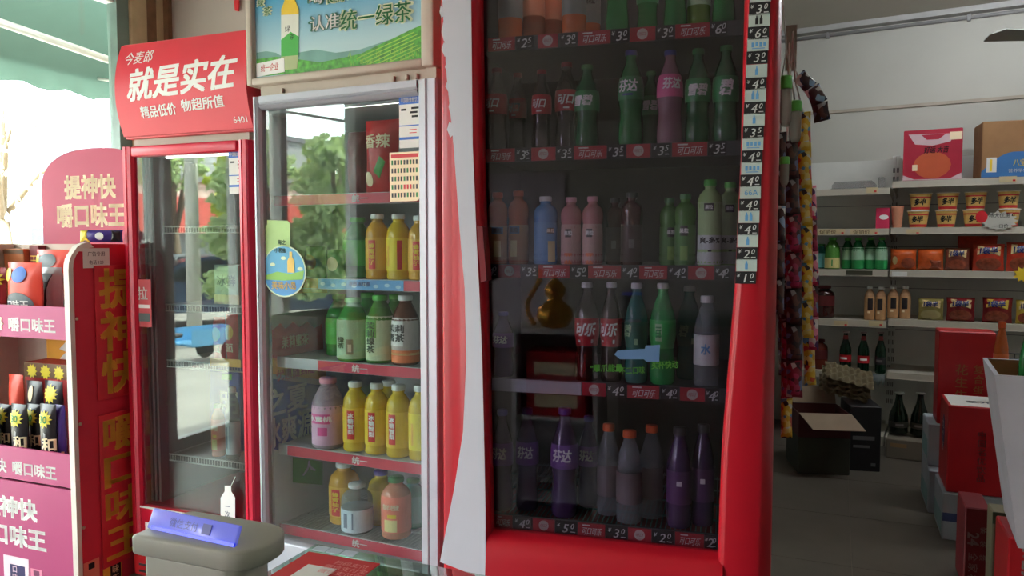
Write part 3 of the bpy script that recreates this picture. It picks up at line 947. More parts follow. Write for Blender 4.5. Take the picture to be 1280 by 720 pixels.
kind('blue_sleeve', 'yogurt_drink_bottle', ROUND, P_BLUE, C_WHT, (0.02, 0.62, M_('sleeve_blue', (74, 146, 206))), (('#0.6,0.08', 0.5, 0.50, 0, L_DRK, 0), ('果粒', 0.5, 0.50, 0.06, WHITEP, 0), ('#0.7,0.3', 0.6, 0.2, 0, L_YLW, 0)))
kind('pink_sleeve', 'yogurt_drink_bottle', ROUND, P_PINK, C_PNK, (0.02, 0.60, M_('sleeve_pink', (206, 166, 160))), (('#0.6,0.12', 0, 0.47, 0, L_DRK, 0), ('果粒', 0, 0.47, 0.07, WHITEP, 0), ('#0.8,0.16', 0, 0.1, 0, L_ORG, 0)))
kind('dark_juice', 'grape_juice_bottle', ROUND, P_DKRED, L_DRK, (0.05, 0.56, M_('label_dark_grape', (66, 28, 34))), (('#0.5,0.12', 0.2, 0.3, 0, M_('grey_print', (120, 110, 110)), 0),))
kind('green_mm', 'green_grape_juice_bottle', ROUND, P_GTEA, C_DGR, (0.02, 0.57, M_('label_grass', (70, 132, 52))), (('#0.7,0.14', 0.1, 0.49, 0, L_DRK, 0), ('果粒', 0.1, 0.49, 0.07, WHITEP, 0), ('#0.7,0.2', 0.1, 0.18, 0, M_('label_grape_green', (130, 176, 80)), 0)))
kind('yang', 'white_grape_bottle', ROUND, pet('pale_green_drink', (178, 216, 140), 0.1), C_GRN, (0.02, 0.74, M_('label_mint', (180, 214, 150))), (('#0.8,0.09', -0.1, 0.68, 0, L_DRK, 0), ('果粒', -0.1, 0.68, 0.05, WHITEP, 0), ('爽-多%', 0, 0.30, 0.075, L_DRK, 0), ('#0.3,0.02', 0, 0.18, 0, L_DRK, 0)), bands=((0.02, 0.36, M_('label_frost', (214, 224, 220))),))
kind('water_orange', 'water_bottle', STRAIGHT, P_CLEAR, C_ORG, (0.22, 0.56, M_('label_clear_grey', (120, 110, 112))), (('#0.3,0.12', 0.2, 0.36, 0, M_('grey_print', (120, 110, 110)), 0),))
kind('clear', 'water_bottle', STRAIGHT, P_CLEAR, C_WHT, (0.24, 0.58, L_WHT), (('水', 0, 0.42, 0.12, LBLUE, 0),))
kind('icetea', 'iced_tea_bottle', JUICE, P_YEL, C_WHT, (0.14, 0.64, M_('label_yellow', (232, 196, 40))), (('#0.62,0.42', 0.1, 0.40, 0, mat('label_scarlet', (214, 24, 30), rough=0.35), 0),) + stack_text('冰糖雪梨', 0.1, 0.575, 0.075, WHITEP))
kind('icetea_red', 'iced_tea_bottle', JUICE, P_YELO, C_WHT, (0.14, 0.64, M_('label_amber', (232, 180, 60))), (('#0.62,0.44', 0.0, 0.38, 0, mat('label_scarlet', (214, 24, 30), rough=0.35), 0),) + stack_text('蜂蜜柚子', 0.0, 0.56, 0.08, YELP))
kind('icetea_side', 'iced_tea_bottle', JUICE, P_YEL, C_WHT, (0.14, 0.64, M_('label_lemon', (238, 214, 40))), (('#0.4,0.44', 0.75, 0.38, 0, L_RED, 0), ('#0.25,0.3', -0.3, 0.36, 0, M_('label_amber', (232, 180, 60)), 0)))
kind('greentea', 'green_tea_bottle', STRAIGHT, P_GTEA, C_GRN, (0.05, 0.70, M_('label_tea_pale', (206, 222, 180))), (('#1.0,0.26', 0, 0.52, 0, M_('label_tea_green', (100, 170, 70)), 0),) + stack_text('茉莉绿茶', 0.05, 0.62, 0.11, M_('ink_dark_green', (24, 70, 40))))
kind('greentea_pic', 'green_tea_bottle', STRAIGHT, pet('bright_green_tea', (70, 170, 76), 0.2), C_GRN, (0.05, 0.66, M_('label_sage', (176, 206, 166))), (('#0.45,0.24', 0.45, 0.24, 0, M_('label_olive', (150, 140, 110)), 0), ('#0.22,0.12', 0.45, 0.22, 0, CREAM, 0)) + stack_text('绿茶', -0.15, 0.40, 0.09, M_('ink_dark_green', (24, 70, 40))))
kind('jasmine', 'jasmine_tea_bottle', STRAIGHT, P_TEA, C_WHT, (0.04, 0.68, M_('label_jasmine', (190, 180, 176))), (('#1.25,0.36', 0, 0.46, 0, WHITEP, 0), ('茉莉', 0, 0.53, 0.12, BLKP, 0), ('蜜茶', 0, 0.40, 0.12, BLKP, 0)), bands=((0.04, 0.22, L_ORG), (0.15, 0.18, L_YLW)))
kind('peach_pink', 'peach_water_bottle', STRAIGHT, pet('pale_pink_water', (206, 180, 196), 0.4), C_PNK, (0.06, 0.62, M_('label_rose', (222, 176, 206))), (('#1.3,0.14', 0, 0.44, 0, M_('label_magenta', (222, 80, 150)), 0), ('水蜜桃', 0, 0.44, 0.085, WHITEP, 0), ('#0.6,0.12', 0.2, 0.26, 0, M_('label_magenta', (222, 80, 150)), 0)))
kind('white_label', 'water_bottle', JUICE, P_CLEAR, C_WHT, (0.06, 0.52, M_('label_ice', (206, 220, 232))), (('#0.3,0.3', -0.2, 0.3, 0, M_('ink_grey', (110, 120, 140)), 0), ('#0.1,0.34', 0.3, 0.3, 0, M_('ink_grey', (110, 120, 140)), 0)))
kind('peach_orange', 'peach_drink_bottle', JUICE, pet('peach_drink', (232, 150, 120), 0.2), C_DGR, (0.12, 0.72, M_('label_coral', (240, 128, 104))), (('鲜橙', 0, 0.55, 0.1, CREAM, 0), ('#0.6,0.06', 0.1, 0.40, 0, YELP, 0), ('#0.9,0.2', 0, 0.24, 0, L_YLW, 0)))
kind('teal_plain', 'teal_drink_bottle', JUICE, pet('teal_drink', (70, 160, 140), 0.2), C_DGR, (0.12, 0.68, M_('label_teal', (70, 150, 140))), ())
kind('yellow_plain', 'yellow_drink_bottle', JUICE, P_YEL, C_PUR, (0.12, 0.68, M_('label_yellow', (232, 196, 40))), ())
kind('greenbottle', 'green_soda_bottle', STRAIGHT, pet('grass_green_drink', (50, 160, 70), 0.3), C_GRN, (0.2, 0.62, M_('label_bright_green', (70, 190, 70))), ())
kind('beer', 'beer_bottle', BEER, P_BEER, M_('crown_red', (170, 150, 150)), (0.24, 0.42, L_RED), (('#1.2,0.05', 0, 0.33, 0, WHITEP, 0),), bands=((0.80, 0.90, M_('neck_foil', (160, 60, 60))),), ar=8)
kind('beer_white', 'beer_bottle', BEER, P_BEER, M_('crown_red', (170, 150, 150)), (0.22, 0.40, L_DRK), (('#1.2,0.06', 0, 0.31, 0, M_('grey_print', (120, 110, 110)), 0),), bands=((0.80, 0.90, M_('neck_foil', (160, 60, 60))),), ar=8)
kind('champagne', 'wine_bottle', CHAMP, P_CHAMP, M_('foil_dull', (130, 130, 120), metal=0.4), (0.16, 0.30, M_('label_umber', (56, 54, 46))), (('#0.8,0.05', 0, 0.23, 0, M_('grey_print', (120, 110, 110)), 0),), ar=7)
kind('milktea', 'milk_tea_bottle', JUICE, P_MILKT, C_WHT, (0.04, 0.70, M_('label_tan', (196, 150, 104))), (('#1.0,0.34', 0.15, 0.48, 0, L_DRK, 0), ('#0.5,0.06', -0.1, 0.24, 0, CREAM, 0)), ar=6)
kind('shelf_tea', 'green_tea_bottle', STRAIGHT, P_GREEN2, C_GRN, (0.12, 0.70, M_('label_silver_green', (150, 190, 160))), bands=((0.02, 0.30, L_GRN),), ar=6)
kind('shelf_tea_cream', 'green_tea_bottle', STRAIGHT, P_GTEA, C_GRN, (0.03, 0.36, M_('label_buff', (206, 196, 130))), (('#0.15,0.2', 0, 0.2, 0, L_GRN, 0),), ar=6)
kind('shelf_teal', 'teal_drink_bottle', STRAIGHT, P_TEAL, C_DGR, (0.05, 0.62, M_('label_sky', (110, 190, 200))), ar=6)
kind('jug', 'soy_sauce_jug', JUG, pet('soy_sauce', (56, 20, 18), 0.05), M_('cap_dark_red', (90, 16, 20)), (0.38, 0.70, M_('label_maroon', (90, 24, 26))), ar=3)
kind('jar', 'pickle_jar', JUG, pet('pickles', (110, 44, 30), 0.1), M_('cap_dark_red', (90, 16, 20)), (0.34, 0.66, M_('label_maroon', (90, 24, 26))), ar=3)
kind('big_green', 'soda_bottle', CONTOUR, P_GREEN, C_DGR, (0.3, 0.58, L_GRN), (('雪碧', -0.2, 0.45, 0.14, WHITEP, 0.2),))
kind('big_cola', 'soda_bottle', CONTOUR, P_COLA, C_RED, (0.3, 0.58, L_RED), (('可', -0.2, 0.45, 0.16, WHITEP, 0.3),))
kind('big_orange', 'soda_bottle', STRAIGHT, P_ORANGE, C_ORG, (0.3, 0.6, L_ORG))

ORD = 'first second third fourth fifth sixth seventh eighth ninth tenth eleventh'.split()
def row(fr, zs, entries, place, group, ceil=None):
    done = []
    for i, e in enumerate(entries):
        k, u, vt, wpx, yl, desc = e[:6]
        o = bottle(fr, k, u, vt, wpx, yl, zs, desc + ', ' + ORD[i] + ' from the left ' + place, group, None, (ceil - zs) if ceil else None)
        done.append(o)
    for _ in range(3):                     # neighbours stand clear of each other
        for i, a in enumerate(done):
            for b in done[i + 1:]:
                d = (a.location - b.location).to_2d().length
                need = (a.scale.x + b.scale.x) * 1.045 + 0.0008
                if d < need:
                    if abs((a.location - b.location).dot(fr.ey)) > 0.05:
                        back = a if a.location.dot(fr.ey) > b.location.dot(fr.ey) else b
                        back.location = back.location + fr.ey * min(0.03, need - d + 0.004)
                    else:
                        f = d / need
                        if f < 0.93:
                            sm = a if a.scale.x < b.scale.x else b
                            sm.location = sm.location + fr.ey * (math.sqrt(max(0.0, need * need - d * d)) * 0.9 + 0.002)
                            continue
                        a.scale.x *= f; a.scale.y *= f; b.scale.x *= f; b.scale.y *= f

F1, B1 = 0.115, 0.20
row(CK, CKZ[0], [
    ('orange', 638, -62, 30, F1, 'orange drink bottle'), ('amber', 663, -60, 28, F1, 'amber tea bottle'),
    ('amber', 690, -50, 26, B1, 'amber tea bottle set back'), ('orange', 718, -62, 30, F1, 'orange drink bottle'),
    ('orange', 738, -50, 26, B1, 'orange drink bottle set back'), ('green_plain', 772, -64, 30, F1, 'green soda bottle'),
    ('green_plain', 810, -52, 28, B1, 'green soda bottle set back'), ('green_plain', 845, -66, 30, F1, 'green soda bottle'),
    ('lime_plain', 874, -66, 30, F1, 'lime drink bottle'), ('green_plain', 906, -68, 30, F1, 'green soda bottle')],
    "on the red cooler's top shelf", 'bottles on the top cooler shelf')
row(CK, CKZ[1], [
    ('cola_small', 621, 86, 26, F1, 'small cola bottle'), ('cola_small', 647, 92, 22, B1, 'small cola bottle set back'),
    ('cola_small', 677, 88, 26, F1, 'small cola bottle'), ('cola_small', 706, 76, 31, F1 + 0.01, 'taller cola bottle'),
    ('lemon', 734, 82, 31, F1, 'dark green lemon soda'), ('fanta_green', 789, 64, 32, F1, 'green grape soda, blue cap'),
    ('lemon', 814, 90, 26, B1, 'green soda set back'), ('fanta_peach', 838, 64, 33, F1, 'peach soda, pink label'),
    ('lemon', 873, 62, 33, F1, 'tall lemon soda'), ('lemon_bi', 908, 58, 34, F1, 'tall lemon soda, one large white character')],
    'on the second cooler shelf', 'bottles on the second cooler shelf', CKZ[0] - 0.012)
row(CK, CKZ[2], [
    ('orange_mm', 622, 241, 24.5, F1, 'orange juice'), ('orange_mm', 648, 239, 25, F1, 'orange juice'),
    ('blue_sleeve', 682, 246, 29, F1, 'blue sleeved drink'), ('pink_sleeve', 714, 247, 26, F1, 'pink sleeved drink'),
    ('pink_sleeve', 741, 246, 26, F1, 'pink sleeved drink'), ('dark_juice', 769, 248, 24, B1, 'dark juice set back'),
    ('dark_juice', 790, 241, 28, F1, 'dark grape juice'), ('green_mm', 836, 247, 25, F1 + 0.02, 'green grape juice'),
    ('green_mm', 857, 243, 29, F1, 'green grape juice'), ('yang', 888, 225, 33, F1, 'pale green bottle with white lower label'),
    ('yang', 913, 228, 28, B1, 'pale green bottle set back')],
    'on the third cooler shelf', 'bottles on the third cooler shelf', CKZ[1] - 0.012)
row(CK, CKZ[3], [
    ('fanta_grape', 629, 390, 26, F1, 'short purple soda'), ('cola', 734, 353, 31, F1, 'cola with a grey cap'),
    ('cola', 764.5, 353, 28, F1, 'cola with a grey cap'), ('lemon_teal', 796, 354, 31, F1, 'teal lemon soda'),
    ('lemon_bar', 829, 354, 34, F1, 'bright green soda with a barcode'), ('lemon_teal', 862, 358, 32, B1, 'green soda set back'),
    ('clear', 884, 370, 32, F1, 'clear bottle')],
    'on the fourth cooler shelf', 'bottles on the fourth cooler shelf', CKZ[2] - 0.012)
row(CK, CKZ[4], [
    ('fanta_grape', 628, 512, 26, F1, 'grape soda'), ('fanta_grape', 659, 510, 28, F1 + 0.02, 'grape soda'),
    ('fanta_grape', 706, 510, 34, F1, 'grape soda with a broad label'), ('fanta_grape', 736, 520, 26, B1, 'grape soda set back'),
    ('water_orange', 761, 530, 28, F1 + 0.04, 'clear bottle, orange cap'), ('water_orange', 787, 538, 32, F1, 'clear bottle, orange cap'),
    ('water_orange', 813, 536, 30, F1 + 0.01, 'clear bottle, orange cap'), ('grape_round', 850, 534, 32, F1, 'violet labelled bottle'),
    ('grape_round', 879, 534, 30, F1, 'violet labelled bottle')],
    'on the lowest cooler shelf', 'bottles on the lowest cooler shelf', CKZ[3] - 0.012)

# ------------------------------------------------------------------ grey-framed fridge with a picture header
tea = empty('display_fridge', TE.o, TE.rz)
tag(tea, 'grey-framed upright fridge with a green tea picture header, between the two red ones', 'fridge')
TX0, TX1 = TE.loc(320, 400)[0], TE.loc(546.5, 400)[0]
GX0, GX1 = TE.loc(327, 400)[0], TE.loc(523, 400)[0]
ZT = TE.loc(430, 109)[1]; GZT = TE.loc(430, 127)[1]
GZB = 0.255
D = 0.54
m = MB()
for x in (TX0, TX1 - 0.016):
    m.box(x, x + 0.016, 0.045, D, 0.06, ZT - 0.01, 0)
m.box(TX0 + 0.016, TX1 - 0.016, D - 0.04, D, 0.06, ZT - 0.01, 0).box(TX0 + 0.016, TX1 - 0.016, 0.045, D - 0.04, ZT - 0.05, ZT - 0.01, 0).box(TX0 + 0.016, TX1 - 0.016, 0.045, D - 0.04, 0.06, GZB - 0.01, 0)
for x in (TX0 + 0.03, TX1 - 0.07):
    m.box(x, x + 0.04, 0.1, D - 0.05, 0, 0.06, 1)
m.build('cabinet', [LINER, DARK], tea)
# the door frame: stiles and rails with a stepped profile
def stile(x0, x1, z0, z1, parent, ma, name, flip=False):
    p = [(x0, 0.043), (x0, 0.008), (x0 + 0.004, 0.001), (x0 + (x1 - x0) * 0.42, 0.0), (x0 + (x1 - x0) * 0.50, 0.005), (x0 + (x1 - x0) * 0.56, 0.0), (x1 - 0.006, 0.004), (x1, 0.014), (x1, 0.043)]
    if flip:
        p = [(x0 + x1 - a, b) for a, b in p]
    mb = MB(); mb.prism(p, z0, z1, 0, axis='z')
    return mb.build(name, ma, parent)
stile(TX0, GX0 + 0.004, 0.10, ZT, tea, ALU, 'door_stile')
stile(GX1 - 0.002, TX1, 0.10, ZT, tea, ALU, 'door_stile', True)
MB().prism([(0.001, ZT), (0.0, ZT - 0.02), (0.005, ZT - 0.026), (0.0, ZT - 0.032), (0.008, GZT + 0.004), (0.016, GZT), (0.043, GZT), (0.043, ZT)], GX0 + 0.004, GX1 - 0.002, axis='x').build('door_rail', ALU, tea)
MB().rbox(GX0 + 0.004, GX1 - 0.002, 0.0, 0.043, 0.10, GZB, 0.006).build('door_rail', ALU, tea)
MB().box(GX0, GX1, 0.022, 0.028, GZB - 0.004, GZT + 0.004).build('glass_pane', GLASSD, tea)
_lt = MB().lathe([(0.007, -0.2), (0.007, 0.2)], 8).build('lamp_tube', mat('tube_lamp_dim', (255, 250, 240), 0.4, emit=(255, 246, 236), estr=12.0), tea)
_lt.location = (-0.02, 0.06, GZT + 0.0); _lt.rotation_euler = (0, pi / 2, 0)

# header light box
HZ0 = TE.loc(430, 96)[1]; HZ1 = HZ0 + 0.42
hd = MB()
PX0, PX1 = TE.loc(320, 60)[0], TE.loc(530, 60)[0]
PZ0 = TE.loc(430, 86)[1]
hx0, hx1 = TE.loc(312.5, 60)[0], TE.loc(546, 60)[0]
hd.rbox(hx0, PX0, -0.02, 0.14, HZ0, HZ1, 0.006).rbox(PX1, hx1, -0.02, 0.14, HZ0, HZ1, 0.006)
hd.rbox(PX0 - 0.004, PX1 + 0.004, -0.02, 0.14, HZ0, PZ0, 0.006).rbox(PX0 - 0.004, PX1 + 0.004, -0.02, 0.14, HZ1 - 0.02, HZ1, 0.006)
hd.box(PX0, PX1, 0.0, 0.12, PZ0, HZ1 - 0.02)
hdo = hd.build('header_box', BEIGE, tea)
hb = MB().box(TX0 + 0.03, TX1 - 0.005, 0.01, 0.12, ZT - 0.01, HZ0 + 0.004)
for u in (352, 491, 508, 520):
    x = TE.loc(u, 100)[0]
    hb.rbox(x - 0.004, x + 0.004, -0.002, 0.012, ZT + 0.003, ZT + 0.018, 0.001)
hb.build('header_mount', BEIGE, tea)
# printed picture
pic = bpy.data.materials.new('sky_print'); pic.use_nodes = True
N, L = pic.node_tree.nodes, pic.node_tree.links
tc = N.new('ShaderNodeTexCoord'); sx = N.new('ShaderNodeSeparateXYZ'); mr = N.new('ShaderNodeMapRange'); rp = N.new('ShaderNodeValToRGB')
mr.inputs[1].default_value = PZ0; mr.inputs[2].default_value = PZ0 + 0.30
L.new(tc.outputs['Object'], sx.inputs[0]); L.new(sx.outputs[2], mr.inputs[0]); L.new(mr.outputs[0], rp.inputs[0]); L.new(rp.outputs[0], N['Principled BSDF'].inputs['Base Color'])
rp.color_ramp.elements[0].color = lin((176, 208, 214)); rp.color_ramp.elements[1].color = lin((40, 150, 196))
rp.color_ramp.elements[0].position = 0.25; rp.color_ramp.elements[1].position = 0.85
N['Principled BSDF'].inputs['Roughness'].default_value = 0.35
YP = -0.001
pb = MB().box(PX0, PX1, YP, 0.0, PZ0, HZ1 - 0.02)
pico = pb.build('picture', pic, hdo)
def pl(u, v): return TE.loc(u, v, YP)
MB().prism([pl(*q) for q in ((321, 66), (333, 64), (345, 66), (352, 70), (372, 66), (395, 62), (420, 66), (450, 62), (480, 52), (500, 46), (530, 42), (530, 77), (321, 96))], YP - 0.0006, YP - 0.0001).build('far_hills', mat('print_far_hill', (110, 160, 150), 0.4, var=0.15, scale=14), hdo)
HILLG = mat('print_tea_hill', (72, 158, 44), 0.4, var=0.5, scale=60)
MB().prism([pl(*q) for q in ((321, 96), (321, 74), (345, 71), (372, 74), (400, 78), (430, 72), (452, 67), (470, 58), (490, 49), (510, 39), (530, 30), (530, 77))], YP - 0.0012, YP - 0.0007).build('tea_field', HILLG, hdo)
g = MB()
for k in range(7):
    pts = []
    for i in range(7):
        u = 446 + k * 4 + i * 12
        pts.append((u, 70 - (u - 452) * 0.46 + k * 4.6))
    pts = [q for q in pts if q[0] < 528]
    if len(pts) > 1:
        g.prism([pl(a, b) for a, b in pts] + [pl(a, b + 1.3) for a, b in pts[::-1]], YP - 0.0016, YP - 0.0013)
rnd = random.Random(3)
for k in range(70):
    u = rnd.uniform(435, 526); v0 = 86 - (u - 435) * 0.09
    v = v0 - rnd.uniform(0, 16)
    g.prism([pl(u, v), pl(u + 0.8, v), pl(u + rnd.uniform(-3, 4), v - rnd.uniform(4, 8))], YP - 0.0018, YP - 0.0014)
tag(g.build('field_rows', mat('print_yellow_green', (150, 200, 70), 0.4, var=0.2), hdo), kind='stuff')
bt = MB()
bt.prism([pl(*q) for q in ((356, -12), (368, -12), (369, 0), (374, 12), (374, 18), (352, 19), (352, 12), (356, 2))], YP - 0.0024, YP - 0.0019, 0)
bt.prism([pl(*q) for q in ((352, 19), (374, 17.5), (374, 46), (364, 40), (352, 50))], YP - 0.0024, YP - 0.0019, 1)
bt.prism([pl(*q) for q in ((352, 50), (364, 40), (374, 46), (373.5, 69), (352, 71))], YP - 0.0024, YP - 0.0019, 2)
bt.prism([pl(*q) for q in ((352, 71), (373.5, 69), (372, 86), (353, 88))], YP - 0.0024, YP - 0.0019, 3)
x, z = pl(360, 36); bt.text('绿', x, z, 0.022, 4, 0.01, y=YP - 0.0026)
x, z = pl(366, 46); bt.text('茶', x, z, 0.02, 4, 0.01, y=YP - 0.0026)
bt.build('printed_bottle', [mat('print_gold_yellow', (226, 190, 40), 0.4), mat('print_white_soft', (226, 228, 216), 0.4), mat('print_bright_green', (64, 176, 66), 0.4), mat('print_olive', (170, 184, 130), 0.4), BLKP], hdo)
OUTL = mat('print_outline_cream', (238, 244, 214), 0.4); DGT = mat('print_dark_green', (26, 124, 64), 0.4); OUTG = mat('print_outline_green', (60, 120, 100), 0.4)
def outlined(body, u0, u1, v, h, fore, back, name):
    x0, z0 = pl(u0, v); x1, _ = pl(u1, v)
    mb = MB()
    mb.text(body, (x0 + x1) / 2, z0, h, 0, 0.055, width=(x1 - x0) + 0.012, y=YP - 0.0032)
    mb.text(body, (x0 + x1) / 2, z0, h, 1, 0.012, width=(x1 - x0), y=YP - 0.0038)
    mb.build(name, [back, fore], hdo)
outlined('统一绿茶', 427, 515, 27, 0.066, DGT, OUTL, 'lettering')
outlined('认准', 389, 425, 31, 0.050, WHITEP, OUTG, 'lettering')
outlined('健康绿茶', 409, 466, -4, 0.05, DGT, OUTL, 'lettering')
outlined('喝', 388, 403, -2, 0.05, WHITEP, OUTG, 'lettering')
outlined('绿', 323.5, 330, 4, 0.03, DGT, OUTL, 'lettering')
outlined('茶', 331, 339, 15, 0.03, DGT, OUTL, 'lettering')
cb = MB().prism([pl(*q) for q in ((321, 80), (356, 72.5), (356.5, 90), (321.5, 96.5))], YP - 0.0034, YP - 0.002, 0)
x, z = pl(338, 84.5); cb.text('统一企业', x, z, 0.026, 1, 0.008, 0.2, width=0.075, y=YP - 0.0040, rot=0.02)
cb.build('company_card', [WHITEP, REDP], hdo)

# shelves with red strips
TZ = []
tshelf = [(450, 248, 'R', 340, 524), (450, 356, 'B', 330, 524), (450, 461, 'R', 327, 524), (450, 576, 'R', 360, 524), (450, 680, 'R', 340, 524)]
YS = 0.075
TEARED = mat('strip_red', (200, 34, 66), 0.4)
for i, (su, sv, kk, u0, u1) in enumerate(tshelf):
    zc = TE.loc(su, sv, YS)[1]
    TZ.append(zc + 0.016)
    sh = MB()
    if i < 4:
        sh.box(TX0 + 0.018, TX1 - 0.018, YS + 0.008, 0.47, zc + 0.006, zc + 0.014)
    sh.box(TX0 + 0.018, TX1 - 0.018, YS + 0.002, YS + 0.008, zc - 0.018, zc + 0.018)
    s = sh.build('shelf', LINER, tea)
    xa, xb = TX0 + 0.02, TX1 - 0.02
    xm = TE.loc(398, sv, YS)[0]
    if kk == 'B':
        xq = TE.loc(505, sv, YS)[0]
        b = MB().box(xm, xq, YS - 0.002, YS + 0.002, zc - 0.016, zc + 0.016, 0)
        for k in range(8):
            cx = xm + 0.02 + k * (xq - xm - 0.04) / 7
            b.prism([(cx + 0.010 * cos(t * pi / 5), zc + 0.006 * sin(t * pi / 5) - 0.004 * (k % 2)) for t in range(10)], YS - 0.0026, YS - 0.002, 1)
        b.text('冰醇冰红茶', (xm + xq) / 2, zc + 0.003, 0.017, 2, 0.02, y=YS - 0.0032)
        b.build('price_strip', [mat('strip_blue', (70, 150, 210), 0.4), mat('strip_pale_blue', (180, 216, 240), 0.4), mat('ink_navy', (20, 40, 110), 0.4)], s)
        MB().box(xq, xb, YS - 0.002, YS + 0.002, zc - 0.016, zc + 0.016).build('price_strip', TEARED, s)
        b = MB().box(xa, xm, YS - 0.002, YS + 0.002, zc - 0.016, zc + 0.016, 0)
        b.text('▮▮▮▮▮▮', (xa + xm) / 2, zc, 0.018, 1, 0, y=YS - 0.0028)
        b.build('price_strip', [mat('strip_orange', (226, 130, 50), 0.4), REDP], s)
    else:
        x0 = TE.loc(u0 if i != 2 else 398, sv, YS)[0]
        x0 = max(x0, xa)
        b = MB().box(x0, xb, YS - 0.002, YS + 0.002, zc - 0.016, zc + 0.016, 0)
        xt = TE.loc(450, sv, YS)[0]
        b.text('统一', xt, zc, 0.026, 1, 0.02, width=0.06, y=YS - 0.0028)
        b.build('price_strip', [TEARED, WHITEP], s)
        if False:
            b = MB().box(xa, x0, YS - 0.002, YS + 0.002, zc - 0.016, zc + 0.016, 0)
            b.text('优惠价随到随取', (xa + x0) / 2 + 0.02, zc, 0.02, 1, 0.02, width=(x0 - xa) * 0.7, y=YS - 0.0028)
            b.build('price_strip', [mat('strip_yellow_orange', (236, 176, 60), 0.4), REDP], s)
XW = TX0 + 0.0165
def wall_mirror_print(name, poly, mats, texts=()):  # goods mirrored in the inner side wall, painted as flat panels
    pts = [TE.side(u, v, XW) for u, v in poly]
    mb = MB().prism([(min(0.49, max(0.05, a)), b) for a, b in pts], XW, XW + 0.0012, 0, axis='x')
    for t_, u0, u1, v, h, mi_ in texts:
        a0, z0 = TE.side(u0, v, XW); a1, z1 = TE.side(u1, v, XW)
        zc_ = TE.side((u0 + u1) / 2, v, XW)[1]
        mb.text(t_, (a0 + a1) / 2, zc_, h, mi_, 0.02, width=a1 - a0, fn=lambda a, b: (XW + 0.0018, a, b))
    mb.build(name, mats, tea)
wall_mirror_print('side_mirror_print', [(327, 452), (327, 414), (334, 407), (340, 413), (350, 404), (357, 411), (366, 402), (374, 409), (384, 402), (393, 410), (402, 405), (405, 450), (405, 455)], [RNOOD, CREAM], (('茉莉蜜茶', 352, 385, 426, 0.045, 1),))
wall_mirror_print('side_mirror_strip', [(327, 470), (327, 449), (407, 455), (407, 475)], [mat('strip_yellow_orange', (236, 176, 60), 0.4), REDP], (('优惠随到随取', 345, 402, 464, 0.04, 1),))
wall_mirror_print('side_mirror_strip', [(327, 368), (327, 352), (409, 351), (409, 366)], [mat('strip_orange', (226, 130, 50), 0.4), REDP], (('清凉一夏', 340, 400, 360, 0.03, 1),))
wall_mirror_print('side_mirror_print', [(327, 566), (327, 476), (405, 482), (405, 574)], [BLUEW, WHITEP], (('之夏', 330, 384, 500, 0.10, 1), ('冰爽源', 330, 390, 536, 0.11, 1)))
wall_mirror_print('side_mirror_print', [(366, 603), (366, 571), (403, 577), (403, 606)], [mat('carton_leaf_green', (90, 180, 50), 0.4), WHITEP], (('人', 378, 394, 584, 0.05, 1),))
w = MB()
zf = TZ[4] - 0.004
for i in range(44):
    x = TX0 + 0.025 + i * (TX1 - TX0 - 0.05) / 43
    w.tube([(x, 0.085, zf), (x, 0.47, zf)], 0.0018, 4, smooth=False)
for y in (0.1, 0.22, 0.34, 0.46):
    w.tube([(TX0 + 0.02, y, zf - 0.004), (TX1 - 0.02, y, zf - 0.004)], 0.003, 5)
tag(w.build('wire_grid', WIRE, tea), kind='stuff')

# stickers outside the glass
def energy_label(fr, u0, v0, u1, v1, y, parent):
    x0, zt = fr.loc(u0, v0, y); x1, zb = fr.loc(u1, v1, y)
    b = MB().box(x0, x1, y - 0.001, y, zb, zt, 0)
    h = zt - zb; wd = x1 - x0
    b.box(x0, x1, y - 0.0016, y - 0.001, zt - h * 0.16, zt, 1)
    b.text('中国能效标识', (x0 + x1) / 2, zt - h * 0.08, h * 0.1, 0, 0.02, width=wd * 0.8, y=y - 0.0022)
    b.box(x0, x1, y - 0.0016, y - 0.001, zb + h * 0.42, zb + h * 0.44, 1).box(x0, x1, y - 0.0016, y - 0.001, zb + h * 0.16, zb + h * 0.21, 1)
    for k, (a, c) in enumerate(((0.60, 0.96), (0.55, 0.9), (0.62, 0.92))):
        b.box(x0 + wd * a, x0 + wd * c, y - 0.0016, y - 0.001, zt - h * (0.26 + 0.08 * k), zt - h * (0.22 + 0.08 * k), 2)
    b.box(x0 + wd * 0.1, x0 + wd * 0.35, y - 0.0016, y - 0.001, zt - h * 0.28, zt - h * 0.24, 2)
    b.box(x0 + wd * 0.5, x0 + wd * 0.85, y - 0.0016, y - 0.001, zb + h * 0.34, zb + h * 0.355, 3)
    b.box(x0 + wd * 0.5, x0 + wd * 0.85, y - 0.0016, y - 0.001, zb + h * 0.28, zb + h * 0.295, 3)
    b.build('energy_label', [PAPER, BLUEP, BLKP, REDP], parent)
yg = 0.0215
energy_label(TE, 499, 121, 525, 184, yg, tea)
x0, zt = TE.loc(487, 191, yg); x1, zb = TE.loc(525, 251, yg)
b = MB().prism([(x0, zb), (x1 - 0.012, zb), (x1 - 0.004, zb + 0.004), (x1, zb + 0.012), (x1, zt), (x0, zt)], yg - 0.001, yg, 0)
b.box(x0 + 0.006, x1 - 0.004, yg - 0.0016, yg - 0.001, zt - 0.017, zt - 0.006, 1)
for r in range(5):
    for c in range(9):
        xx = x0 + 0.010 + c * (x1 - x0 - 0.02) / 8
        zz = zt - 0.030 - r * 0.0245
        mi = 3 if (r == 3 and 4 <= c <= 6) else (2 if (r + c) % 3 else 4)
        b.box(xx - 0.0028, xx + 0.0028, yg - 0.0016, yg - 0.001, zz - 0.0075, zz + 0.006, mi)
b.build('calendar_card', [CREAM, REDP, DARK, REDP, GREENP], tea)
x, z = TE.loc(355, 339, yg)
